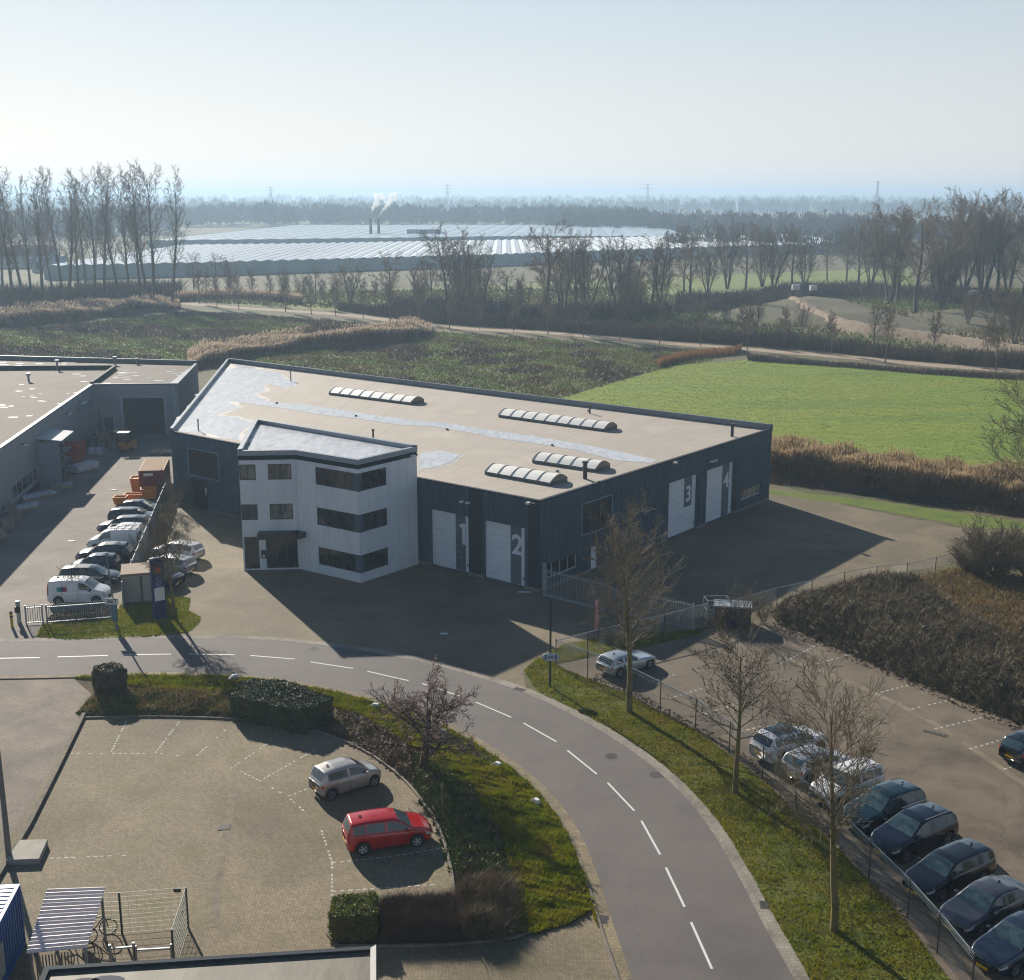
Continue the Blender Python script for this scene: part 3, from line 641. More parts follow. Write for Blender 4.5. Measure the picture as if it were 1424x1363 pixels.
def vent(px, py, h, r, m=m_pipe, par=wh, z=zr):
    x, y = G(px, py, z); b = MB().cyl((x, y, z), (x, y, z + h), r, n=12); v = b.build('vent_pipe', m, par)
    MB().cyl((x, y, z + h), (x, y, z + h + .14), r * 1.5, n=12).build('cowl', m, v)
vent(276, 599, 1.0, .07, m_pipeg); vent(404.5, 530, 1.1, .08, m_pipeg); vent(519, 609, .7, .09); vent(820, 575, .8, .1); vent(813.5, 666, 1.3, .17); vent(1018, 607, 1.1, .15)
for px, py in ((818, 572), (775, 656), (385, 561), (495, 579), (622, 598), (768, 620)):
    x, y = G(px, py, zr); MB().cyl((x, y, zr), (x, y, zr + .15), .16, .1, n=10).build('roof_outlet', m_pipeg if py in (572, 656) else m_pipe, wh)
# lamps on the walls
m_lampw = M('white_lamp', (.75, .75, .72), .4)
def wlamp(W, a, z, par, two=True):
    b = MB(); W.box(b, a - .25, a + .25, z - .04, z + .04, .04, .5); l = b.build('wall_lamp', m_trim, par)
    c = MB(); W.box(c, a - .42, a - .14, z - .08, z + .08, .3, .62)
    if two: W.box(c, a + .14, a + .42, z - .08, z + .08, .3, .62)
    c.build('lamp_head', m_lampw, l)
wlamp(WF, *WF.at(652, 697), wh); wlamp(WF, *WF.at(744, 699), wh, False); wlamp(WR, *WR.at(986, 640), wh); wlamp(WR, *WR.at(935, 642), wh, False)
# numbered sectional doors
def sdoor(W, o, num, full=True):
    dpt = .22; a0, a1, z0, z1 = o; b = MB(); n = 9; w_ = a1 - a0
    for k in range(n):
        za, zb = z0 + (z1 - z0) * k / n, z0 + (z1 - z0) * (k + 1) / n - .012
        W.box(b, a0, a1, za, zb, -dpt - .05, -dpt)
    W.box(b, a0, a1, z0 - .04, z1, -dpt - .09, -dpt - .052)
    d = b.build('door', m_doorw, wh); d['label'] = 'white sectional door with a grey band and the number ' + num
    g = MB(); ga0, ga1 = a0 + w_ * (.62 if full else .59), a0 + w_ * (.88 if full else .86); gz0 = z0 + .02 if full else z0 + (z1 - z0) * .44
    for k in range(n):
        za, zb = z0 + (z1 - z0) * k / n, z0 + (z1 - z0) * (k + 1) / n - .012
        if zb < gz0 + .05: continue
        W.box(g, ga0, ga1, max(za, gz0), zb, -dpt + .001, -dpt + .006)
    g.build('grey_band', m_doorg, d)
    c = ga0 + (.56 if num == '3' else .62) * (ga1 - ga0)
    if num == '1':
        t1 = MB(); zc = z0 + (z1 - z0) * .66; sx_ = ga1 - .02
        W.box(t1, sx_ - .34, sx_, zc - .85, zc + .85, -dpt + .007, -dpt + .014); W.box(t1, sx_ - .62, sx_ - .34, zc + .50, zc + .76, -dpt + .007, -dpt + .014); t1.build('number', m_doorw, d)
    else: tx = text_mesh('number', num, 2.15 if num == '2' else 1.95, W.p(c, z0 + (z1 - z0) * .66, -dpt + .012), (W.e[0], W.e[1], 0), (0, 0, 1), m_doorw, d, .004, bold=.05)
    k = MB(); W.box(k, a1 - .30, a1 - .16, z0 + .5, z0 + .62, -dpt + .002, -dpt + .03); k.build('handle', m_trim, d)
sdoor(WF, d1, '1'); sdoor(WF, d2, '2'); sdoor(WR, d3, '3', False); sdoor(WR, d4, '4')
for W, o in ((WF, pan), (WR, panR)):
    b = MB(); a0, a1, z0, z1 = o; t = .09
    W.box(b, a0, a1, z0, z0 + t, .0, .08); W.box(b, a0, a1, z1 - t, z1, .0, .08); W.box(b, a0, a0 + t, z0 + t, z1 - t, .0, .08); W.box(b, a1 - t, a1, z0 + t, z1 - t, .0, .08)
    f = b.build('framed_panel', M('blue_grey_frame', (.20, .27, .33), .5), wh)
    g = MB(); W.box(g, a0 + t, a1 - t, z0 + t, z1 - t, .003, .04); W.ribs(g, z0 + t, z1 - t, pitch=.25, w=.1, d=.06, a0=a0 + t, a1=a1 - t); g.build('infill', M('black_ribbed_infill', (.016, .022, .026), .5), f)
WR.window(wh, *w5, mull=4, depth=.2, mf=m_fr_w, mp=m_glass2); WR.window(wh, *w6, mull=4, depth=.2, mf=m_fr_w, mp=m_glass)
b = MB(); WR.box(b, pdR[0], pdR[1], pdR[2], pdR[3], -.2, -.12); d = b.build('door', m_doorw, wh); d['label'] = 'narrow white side door'
b = MB(); WR.box(b, pdR[1] - .2, pdR[1] - .12, 1.1, 1.2, -.12, -.07); b.build('handle', m_trim, d)
b = MB(); WF.box(b, *pd, -.3, -.22); d = b.build('door', m_clad_d, wh); b = MB(); WF.box(b, pd[1] - .45, pd[1] - .3, 1.5, 2.2, -.22, -.1); b.build('door_lamp', m_lampw, d)

# ---------------------------------------------------------------- office block
of = empty('office_block', (*O3, 0), 0, 'pale three storey office block with dark window bands in front of the warehouse', 'office building')
m_off = M('pale_office_panels', cols=[(.62, .65, .69), (.70, .73, .77), (.66, .69, .73)], scale=.35, rough=.6, mapscale=(1, 1, .3), fine=.05, fine_scale=5)
m_joint = M('panel_joint', (.46, .49, .52), .7)
F1, F2, F3 = Wall(O1, O2), Wall(O2, O3), Wall(O3, O4); F4 = Wall(O5, O1)
rows = [(7.2, 8.62), (3.98, 5.4), (.76, 2.2)]
q1 = [(F1.at(332.5, 655)[0], F1.at(355.5, 655)[0]), (F1.at(372.5, 655)[0], F1.at(405, 655)[0])]
s2 = F2.at(438.5, 660)[0]; s3 = F3.at(537.5, 660)[0]
eo = [F1.at(370.5, 775)[0], F1.L - .12, .12, 2.55]; ld = [.12, F1.at(361, 775)[0], .12, 2.75]
print('OFF', q1, s2, s3, F1.L, F2.L, F3.L, eo, ld, [round(F1.at(380, y)[1], 2) for y in (645, 667, 700, 721)])
w1z = [(7.35, 8.6), (4.12, 5.4)]
op1 = [[q1[0][0], q1[0][1], z0, z1] for z0, z1 in w1z] + [[q1[1][0], q1[1][1], z0, z1] for z0, z1 in w1z] + [eo, ld]
op2 = [[s2, F2.L, z0, z1] for z0, z1 in rows]; op3 = [[0, s3, z0, z1] for z0, z1 in rows]
ow = MB(); zt = HO - .75
F1.surface(ow, 0, zt, op1, depth=.15); F2.surface(ow, 0, zt, op2, depth=.15); F3.surface(ow, 0, zt, op3, depth=.15); F4.surface(ow, 0, zt)
Wall(O4, O5).surface(ow, HW - .1, zt)
ow.build('wall', m_off, of)
jn = MB()
for W, ops, n in ((F1, op1, 4), (F2, op2, 6), (F3, op3, 6), (F4, [], 12)):
    for i in range(0, n + 1):
        a = min(max(W.L * i / n, .03), W.L - .03); iv = [(0.02, zt)]
        for o in ops:
            if o[0] - .05 < a < o[1] + .05: iv = [(u, v) for (u0, v0) in iv for (u, v) in ((u0, min(v0, o[2])), (max(u0, o[3]), v0)) if v - u > .05]
        for u, v in iv: W.box(jn, a - .012, a + .012, u, v, .001, .004)
jn.build('panel_joint', m_joint, of)
OP = [O1, O2, O3, O4, O5]
OT = inset(OP, -.05); OI = inset(OP, .30); OD = inset(OP, -.015)
bd = MB()
for i in range(5): edge(bd, OD[i], OD[(i + 1) % 5], OI[i], OI[(i + 1) % 5], zt, zt + .36)
bd.build('dark_band', M('near_black_band', (.008, .012, .018), .8, .1, 2, spec=.2), of)
bd = MB()
for i in range(5):
    edge(bd, OT[i], OT[(i + 1) % 5], OI[i], OI[(i + 1) % 5], zt + .36, HO + (.12 if i >= 3 else 0))
bd.build('parapet', M('office_parapet', (.27, .31, .35), .45, .1, 1.5, metal=.2), of)
b = MB(); b.poly([(*p, HO - .22) for p in OI]); b.build('roof', m_roofm, of)
b = MB(); wp = jag(inset(OP, .45), .12, 1.0, 3); 
for t in tessellate_polygon([[Vector((p[0], p[1], 0)) for p in wp]]):
    q = [wp[i] for i in t]; ar = (q[1][0] - q[0][0]) * (q[2][1] - q[0][1]) - (q[2][0] - q[0][0]) * (q[1][1] - q[0][1])
    b.poly([(*p, HO - .212) for p in (q if ar > 0 else q[::-1])])
b.build('wet_film', m_wet_sheen, of)
for z0, z1 in w1z:
    F1.window(of, q1[0][0], q1[0][1], z0, z1, 2, mf=m_fr_d, mp=m_glass2, depth=.1); F1.window(of, q1[1][0], q1[1][1], z0, z1, 2, mf=m_fr_d, mp=m_glass2, depth=.1)
for z0, z1 in rows:
    F2.window(of, s2, F2.L - .55, z0, z1, 4, mf=m_fr_d, mp=m_glass, depth=.1, fr=.06); F3.window(of, .45, s3, z0, z1, 3, mf=m_fr_d, mp=m_glass, depth=.1, fr=.06)
    b = MB(); b.prism([F2.p(F2.L - .55, 0, -.06)[:2], F2.p(F2.L + .0, 0, -.05)[:2], F3.p(.45, 0, -.06)[:2], F3.p(.45, 0, -.3)[:2], F2.p(F2.L - .55, 0, -.3)[:2]], z0, z1); b.build('corner_panel', M('blue_corner_panel', (.05, .08, .11), .4), of)
F1.window(of, *eo, mull=3, mf=m_fr_d, mp=m_glass, depth=.12, fr=.1, name='entrance_door'); F1.window(of, *ld, mull=1, mf=m_fr_d, mp=m_glass, depth=.1, name='side_door', trans=1.6)
b = MB(); F1.box(b, eo[0] - .5, F1.L + .02, 2.78, 3.22, .002, 1.1); F2.box(b, 0.02, .8, 2.78, 3.22, .002, .9); b.build('canopy', M('black_canopy', (.022, .024, .026), .5), of)
b = MB(); a = ld[1] + .35; F1.box(b, a - .2, a + .2, 1.0, 1.65, .002, .16); m_ = b.build('mailbox', M('black_box', (.02, .022, .025), .4), of)
b = MB(); F1.box(b, a - .08, a + .08, 1.1, 1.3, .162, .17); b.build('notice', m_lampw, m_)
wlamp(F3, F3.L - .6, zt + .2, of, False)

# ---------------------------------------------------------------- left building
HL = 6.4
L0 = G(-260, 860, 0); Lc = G(127.5, 534.9, HL); Lr = G(246.5, 533.8, HL); Lb = G(274.5, 504.7, HL); Lw = G(0, 623, HL)
dx, dy = Lw[0] - Lc[0], Lw[1] - Lc[1]; k_ = 52 / math.hypot(dx, dy); Ln = (Lc[0] + dx * k_, Lc[1] + dy * k_)
Lbl = G(0, 497.5, HL); bx, by = Lbl[0] - Lb[0], Lbl[1] - Lb[1]; Lbl = (Lb[0] + bx * 2.6, Lb[1] + by * 2.6); Lfl = (Ln[0] - 60, Ln[1] - 8)
lb = empty('workshop_building', (*Lc, 0), 0, 'low grey L-shaped workshop with brown bitumen roofs left of the yard', 'building')
m_lw = M('grey_sandwich_panels', cols=[(.25, .275, .30), (.29, .315, .34), (.27, .295, .32)], scale=.25, rough=.55, mapscale=(1, 1, .4), fine=.06, fine_scale=4)
m_rb = M('brown_bitumen', cols=[(.085, .068, .056), (.12, .098, .080), (.10, .082, .068), (.135, .112, .092)], scale=.12, detail=10, rough=.85, fine=.12, fine_scale=3)
V1, V2, V3 = Wall(Ln, Lc), Wall(Lc, Lr), Wall(Lr, Lb)
dg = [V2.at(172, 580)[0], V2.at(229, 580)[0], .02, V2.at(200, 553.5)[1]]; ds = [V2.at(145.5, 590)[0], V2.at(158, 590)[0], .02, 2.3]
wv = [V1.at(18, 690)[0], V1.at(54, 660)[0], V1.at(54, 666)[1], V1.at(54, 647)[1]]
print('LB', V1.L, V2.L, V3.L, dg, ds, wv)
b = MB(); V1.surface(b, 0, HL - .1, [wv]); V2.surface(b, 0, HL - .1, [dg, ds], depth=.5); V3.surface(b, 0, HL - .1); Wall(Lb, Lbl).surface(b, 0, HL - .1)
for i in range(1, 40): V1.box(b, i * 1.3, i * 1.3 + .02, .3, HL - .12, .001, .01)
for W, n in ((V2, 8), (V3, 60)):
    for i in range(1, n):
        a = W.L * i / n
        if W is V2 and (dg[0] - .1 < a < dg[1] + .1 or ds[0] - .1 < a < ds[1] + .1): continue
        W.box(b, a, a + .03, .3, HL - .12, .001, .02)
b.build('wall', m_lw, lb)
b = MB(); V1.box(b, 0, V1.L, 0, .45, .002, .04); V3.box(b, 0, V3.L, 0, .4, .002, .04); b.build('plinth', M('dark_plinth', (.05, .048, .045), .9), lb)
RL = [Ln, Lc, Lr, Lb, Lbl, Lfl]; RI2 = inset(RL, .3); RT2 = inset(RL, -.05)
sheet('roof', RI2, HL - .25, m_rb, kind=None, parent=lb).location = (-Lc[0], -Lc[1], 0)
b = MB()
for i in range(6):
    edge(b, RT2[i], RT2[(i + 1) % 6], RI2[i], RI2[(i + 1) % 6], HL - .14, HL + (.35 if i in (3,) else .04))
b.build('parapet', m_flash, lb)
# low parapet that divides the two roofs
q0, q1_ = (Lc[0] - .1, Lc[1] + .2), G(160, 511, HL); q2 = G(-160, 512.5, HL)
b = MB(); b.bar((*q0, HL - .05), (*q1_, HL - .05), .35, .7); b.bar((*q1_, HL - .05), (*q2, HL - .05), .35, .7); b.build('roof_upstand', m_trim, lb)
b = MB(); b.bar((*Ln, HL + .07), (*Lc, HL + .07), .34, .05); b.bar((*Lc, HL + .07), (*Lr, HL + .07), .2, .05); b.build('light_trim', M('white_trim', (.6, .62, .62), .5), lb)
# scattered pale ponding marks on the brown roof
rr = random.Random(9)
for i in range(95):
    if i < 35: px, py = rr.uniform(0, 150), rr.uniform(500, 509)
    elif i < 65: px, py = (lambda t: (148 + t * 32 + rr.uniform(-3, 3), 534 - t * 22))(rr.random()) if rr.random() < .35 else (rr.uniform(170, 258), rr.uniform(510, 531))
    else: px, py = rr.uniform(0, 120), rr.uniform(520, 605)
    if i >= 65 and px > 127 - (py - 535) * 1.35 : continue
    x, y = G(px, py, HL - .25); r = rr.uniform(.2, .75); k = rr.uniform(.25, .5)
    b = MB(); b.poly([(x + r * math.cos(t) * rr.uniform(.7, 1.2), y + r * k * 1.6 * math.sin(t) * rr.uniform(.7, 1.2), HL - .243 + i * .0001) for t in [j * .785 for j in range(8)]]); b.build('wet_patch', M('pale_roof_marks', (.5, .5, .5), .3, .15, 2, spec=.8), lb)
b = MB()
for (pa, pb, pc, pd_) in (((262, 513), (266, 513), (246, 533), (236, 533)),): b.poly([(*G(*p, HL - .25), HL - .242) for p in (pa, pd_, pc, pb)])
b.build('wet_film', M('pale_roof_marks', (.5, .5, .5), .3, .15, 2, spec=.8), lb)
for px, py, h in ((80, 514, 1.1), (40, 530, .8), (190, 506, .6), (160, 507, .9)):
    x, y = G(px, py, HL - .2); v = MB().cyl((x, y, HL - .25), (x, y, HL - .25 + h), .13, n=10).build('vent_pipe', m_pipeg, lb); MB().cyl((x, y, HL - .25 + h), (x, y, HL + h), .3, n=12).build('cowl', m_pipeg, v)
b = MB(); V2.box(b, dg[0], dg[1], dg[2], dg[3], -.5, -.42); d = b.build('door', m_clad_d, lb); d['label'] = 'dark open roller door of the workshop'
b = MB(); V2.box(b, dg[0] - .25, dg[0] - .02, 0, dg[3] + .1, .001, .05); V2.box(b, dg[1] + .02, dg[1] + .25, 0, dg[3] + .1, .001, .05); V2.box(b, dg[0] - .02, dg[1] + .02, dg[3] + .01, dg[3] + .12, .001, .05); b.build('door_frame', M('pale_trim', (.42, .45, .46), .5), lb)
b = MB(); V2.box(b, *ds, -.3, -.22); d = b.build('door', m_clad_d, lb); b = MB(); V2.box(b, ds[0] - .12, ds[0] - .01, 0, ds[3], .001, .04); V2.box(b, ds[1] + .01, ds[1] + .12, 0, ds[3], .001, .04); b.build('door_frame', MATS['pale_trim'], d)
V1.window(lb, *wv, mull=5, mf=m_fr_w, mp=m_glass, depth=.1)
a, z = V1.at(110, 566); b = MB(); V1.box(b, a - 1.6, a + 1.6, z - .2, z + .5, .02, 1.0); c = b.build('awning_box', M('blue_grey_box', (.16, .2, .24), .5), lb); b = MB(); V1.box(b, a - 1.2, a + 1.2, z + .502, z + .53, .35, .8); b.build('awning_slat', m_fr_w, c)
for px, py in ((30, 618), (92, 575)): wlamp(V1, *V1.at(px, py), lb, False)
b = MB(); V2.box(b, V2.L - .55, V2.L - .43, .1, HL - .1, .01, .13); b.build('downpipe', M('light_pipe', (.45, .5, .52), .5), lb)
b = MB(); b.bar((*V1.p(V1.L - 4.6, 0, 1.6)[:2], 0), (*V1.p(V1.L - 4.6, 0, 1.6)[:2], 4.2), .12); b.build('post', m_fr_d, lb)

# lean-to rack with mono-pitch roof against the left wall
a0, _z = V1.at(50, 620); a1, _z = V1.at(76, 606)
print('RACK', a0, a1, V1.L)
a1 = a0 + 5.2
rk = empty('storage_shed', V1.p((a0 + a1) / 2, 0, 1.2), V1.ang, 'open fronted steel shed with pale sloping roof against the grey workshop', 'shed')
HR = hz(75, 672, 617) if False else 4.6
b = MB(); V1.box(b, a0, a0 + .08, 0, HR - .1, .06, 2.3); b.build('side_panel', M('blue_grey_sheet', (.20, .26, .31), .5), rk)
b = MB(); q = V1.p
b.hexa([q(a0 - .15, HR, 2.6), q(a1 + .1, HR, 2.6), q(a1 + .1, HR + .3, .06), q(a0 - .15, HR + .3, .06), q(a0 - .15, HR + .08, 2.6), q(a1 + .1, HR + .08, 2.6), q(a1 + .1, HR + .38, .06), q(a0 - .15, HR + .38, .06)]); b.build('roof', M('pale_sheet_roof', (.42, .46, .48), .4, .1, 1), rk)
for i in range(4):
    a = a0 + .1 + (a1 - a0 - .2) * i / 3
    for oo in (2.1, .1): b = MB(); V1.box(b, a - .05, a + .05, 0, HR, oo, oo + .1); b.build('post', m_flash, rk)
for zz in (.9, 1.9, 2.9):
    b = MB(); V1.box(b, a0 + .1, a1, zz, zz + .08, .12, 2.25); b.build('shelf', m_flash, rk)
b = MB(); rr = random.Random(4)
for zz in (.98, 1.98, 2.98, 0):
    for i in range(5):
        a = a0 + .5 + i * .95; h = rr.uniform(.3, .75); V1.box(b, a, a + rr.uniform(.4, .8), zz + .002, zz + h, .4, rr.uniform(1.2, 2.0))
tag(b.build('stored_crates', M('mixed_crates', cols=[(.03, .04, .05), (.12, .12, .11), (.05, .06, .07), (.2, .17, .13)], rough=.8, scale=1.2), None), 'dark crates and boxes stacked on the shelves of the open steel shed', 'crates', kind='stuff')

# ---------------------------------------------------------------- flat roof at the lower edge, transformer hut
HB = 3.0
bl = [G(62, 1344, HB), G(523, 1315, HB)]; ex, ey = bl[1][0] - bl[0][0], bl[1][1] - bl[0][1]; LL = math.hypot(ex, ey); ex /= LL; ey /= LL
nb = (ey, -ex); P4 = [bl[0], (bl[0][0] + nb[0] * 9, bl[0][1] + nb[1] * 9), (bl[1][0] + nb[0] * 9, bl[1][1] + nb[1] * 9), bl[1]]
an = empty('annex_building', (*bl[1], 0), 0, 'flat roofed annex with algae stained grey roof at the lower edge of the picture', 'building')
P4c = inset(P4, .2)
b = MB(); b.prism(inset(P4, .06), 0, HB - .22, bottom=False); b.build('wall', M('buff_brick', (.22, .17, .12), .85, .2, 3), an)
m_algae = M('algae_roof', cols=[(.07, .066, .045), (.12, .11, .085), (.16, .145, .115), (.085, .085, .05)], scale=.45, detail=9, rough=.6, mapscale=(1.6, .35, 1), fine=.15, fine_scale=5)
b = MB(); b.poly([(*p, HB - .12) for p in P4c]); b.build('roof', m_algae, an)
b = MB()
for i, (z1, mi) in enumerate(((HB, 0), (HB, 0), (HB + .05, 1), (HB, 0))):
    edge(b, P4[i], P4[(i + 1) % 4], P4c[i], P4c[(i + 1) % 4], HB - .28, z1, mi)
b.build('parapet', [m_trim, M('white_cap', (.62, .60, .56), .5, .1, 2)], an)
b = MB()
for px, py, r in ((120, 1362, .5), (150, 1360, .6), (180, 1366, .5)):
    x, y = G(px, py + 4, HB - .12); b.poly([(x + r * math.cos(t), y + r * .5 * math.sin(t), HB - .11) for t in [j * .52 for j in range(12)]])
b.build('puddle', M('puddle_film', (.20, .19, .20), .08, .05, 1, spec=1.0), an)
h1, h2 = G(173, 840), G(222, 836); ex, ey = h2[0] - h1[0], h2[1] - h1[1]; LL = math.hypot(ex, ey); th = math.atan2(ey, ex)
c = ((h1[0] + h2[0]) / 2 - math.sin(th) * 1.25, (h1[1] + h2[1]) / 2 + math.cos(th) * 1.25)
ht_ = empty('transformer_hut', (*c, 0), th, 'small pale utility hut with brown flat roof on the lawn behind the picket fence', 'utility hut')
MB().box((0, 0, 1.05), (LL, 2.5, 2.1)).build('wall', M('pale_hut_panels', (.33, .33, .30), .8, .12, 2, mapscale=(1, 1, .3), fine=.1), ht_, world=False)
MB().box((0, 0, 2.19), (LL + .25, 2.75, .18)).build('roof', M('brown_hut_roof', (.22, .165, .12), .8, .15, 1.5, fine=.15), ht_, world=False)
b = MB()
for x in (.12, .9): b.box((x - .15, -1.262, 1.05), (.05 if x < .5 else .03, .03, 1.9))
b.box((.05, -1.262, 1.05), (.16, .02, 1.95)); b.build('door_joint', M('hut_dark_strip', (.10, .10, .09), .8), ht_, world=False)  # dark strips along the hut door
MB().box((LL / 2 - .35, -1.265, .25), (.22, .03, .12)).build('vent_grille', m_fr_d, ht_, world=False)
MB().box((0, 0, .06), (LL + .1, 2.6, .12)).build('base_slab', m_plinth, ht_, world=False)

# ================================================================ vehicles
m_cglass = M('car_glass', cols=[(.010, .014, .018), (.03, .045, .055), (.012, .016, .02)], rough=.04, scale=1.4, spec=1.0, detail=2)
m_cglass_l = M('car_glass_light', cols=[(.02, .035, .042), (.07, .11, .12), (.02, .03, .035)], rough=.05, scale=1.6, spec=1.0, detail=3)
m_tyre = M('tyre_rubber', (.018, .018, .018), .9, .1, 10)
m_rim = M('alloy_rim', (.36, .37, .38), .35, .06, 5, metal=.7)
m_blk = M('black_plastic', (.018, .019, .02), .6, .1, 6)
m_gap = M('panel_gap', (.01, .01, .01), .8, .05, 5)
m_red = M('tail_light', (.35, .012, .012), .2, .2, 9, spec=.8)
m_head = M('head_light', (.45, .48, .50), .12, .25, 9, spec=1.0)
m_plate = M('yellow_plate', (.62, .40, .04), .5, .05, 5); m_platew = M('plate_letters', (.03, .03, .03), .6)
def paint(name, c, metal=.3, rough=.28):
    return M(name, c, rough, .03, 2, metal=metal, coat=1.0, detail=2)
# profile: fractions of length from the nose -> height (m)
KIND = {
 'hatch': dict(L=3.9, W=1.70, H=1.48, wb=2.47, fo=.78, rw=.31, top=[(0, .58), (.02, .70), (.10, .82), (.26, .95), (.43, 1.40), (.52, 1.47), (.70, 1.475), (.90, 1.39), (.985, .98), (1, .86)],
               belt=[(0, .56), (.1, .76), (.26, .88), (.6, .93), (.93, .98), (1, .80)], ws=(.27, .43), rg=(.905, .98), side=(.30, .88), gaps=(.34, .585, .80), pil=.585),
 'mini': dict(L=3.56, W=1.65, H=1.50, wb=2.42, fo=.58, rw=.30, top=[(0, .60), (.02, .74), (.08, .86), (.22, .97), (.40, 1.42), (.48, 1.49), (.72, 1.50), (.91, 1.43), (.975, 1.0), (1, .84)],
               belt=[(0, .58), (.08, .80), (.22, .90), (.6, .95), (.93, 1.0), (1, .78)], ws=(.225, .40), rg=(.915, .972), side=(.26, .88), gaps=(.30, .56, .74), pil=.56),
 'mpv': dict(L=4.02, W=1.72, H=1.54, wb=2.49, fo=.80, rw=.31, top=[(0, .60), (.02, .76), (.10, .90), (.24, 1.02), (.40, 1.44), (.48, 1.52), (.72, 1.54), (.94, 1.49), (.99, 1.02), (1, .86)],
               belt=[(0, .58), (.1, .82), (.24, .93), (.6, .97), (.95, 1.0), (1, .80)], ws=(.245, .40), rg=(.945, .985), side=(.28, .915), gaps=(.31, .55, .78), pil=.55, pil2=.775),
 'suv': dict(L=4.5, W=1.84, H=1.64, wb=2.68, fo=.88, rw=.36, top=[(0, .66), (.02, .82), (.09, .96), (.27, 1.08), (.43, 1.54), (.52, 1.63), (.72, 1.64), (.90, 1.54), (.975, 1.10), (1, .92)],
               belt=[(0, .64), (.1, .88), (.27, 1.0), (.6, 1.05), (.93, 1.12), (1, .86)], ws=(.275, .43), rg=(.905, .97), side=(.30, .89), gaps=(.34, .57, .78), pil=.57, pil2=.775),
 'sedan': dict(L=4.6, W=1.80, H=1.44, wb=2.72, fo=.86, rw=.33, top=[(0, .56), (.02, .68), (.10, .80), (.28, .93), (.42, 1.36), (.50, 1.43), (.64, 1.43), (.74, 1.35), (.86, 1.0), (.97, .96), (1, .82)],
               belt=[(0, .54), (.1, .74), (.28, .86), (.6, .91), (.86, .95), (1, .76)], ws=(.285, .42), rg=(.75, .855), side=(.31, .77), gaps=(.33, .54, .72), pil=.54),
 'estate': dict(L=4.55, W=1.76, H=1.47, wb=2.65, fo=.86, rw=.32, top=[(0, .58), (.02, .70), (.10, .82), (.26, .94), (.40, 1.38), (.48, 1.45), (.75, 1.47), (.93, 1.39), (.99, .98), (1, .84)],
               belt=[(0, .56), (.1, .76), (.26, .88), (.6, .92), (.94, .97), (1, .78)], ws=(.265, .40), rg=(.935, .985), side=(.29, .915), gaps=(.31, .52, .72), pil=.52, pil2=.74),
 'coupe': dict(L=4.03, W=1.74, H=1.31, wb=2.45, fo=.80, rw=.33, top=[(0, .54), (.02, .64), (.12, .76), (.40, .88), (.535, 1.24), (.62, 1.30), (.80, 1.29), (.90, 1.20), (.985, .86), (1, .76)],
               belt=[(0, .52), (.1, .70), (.40, .82), (.7, .87), (.94, .88), (1, .70)], ws=(.41, .54), rg=(.90, .975), side=(.44, .87), gaps=(.44, .72), pil=.72),
 'van': dict(L=4.45, W=1.83, H=1.84, wb=2.70, fo=.86, rw=.32, top=[(0, .66), (.02, .84), (.09, .98), (.22, 1.14), (.37, 1.72), (.45, 1.82), (.80, 1.84), (.96, 1.80), (.985, 1.55), (1, .9)],
               belt=[(0, .64), (.09, .92), (.22, 1.06), (.5, 1.10), (.95, 1.12), (1, .86)], ws=(.23, .37), rg=(.98, .995), side=(.255, .47), gaps=(.27, .48, .74), pil=.9),
}
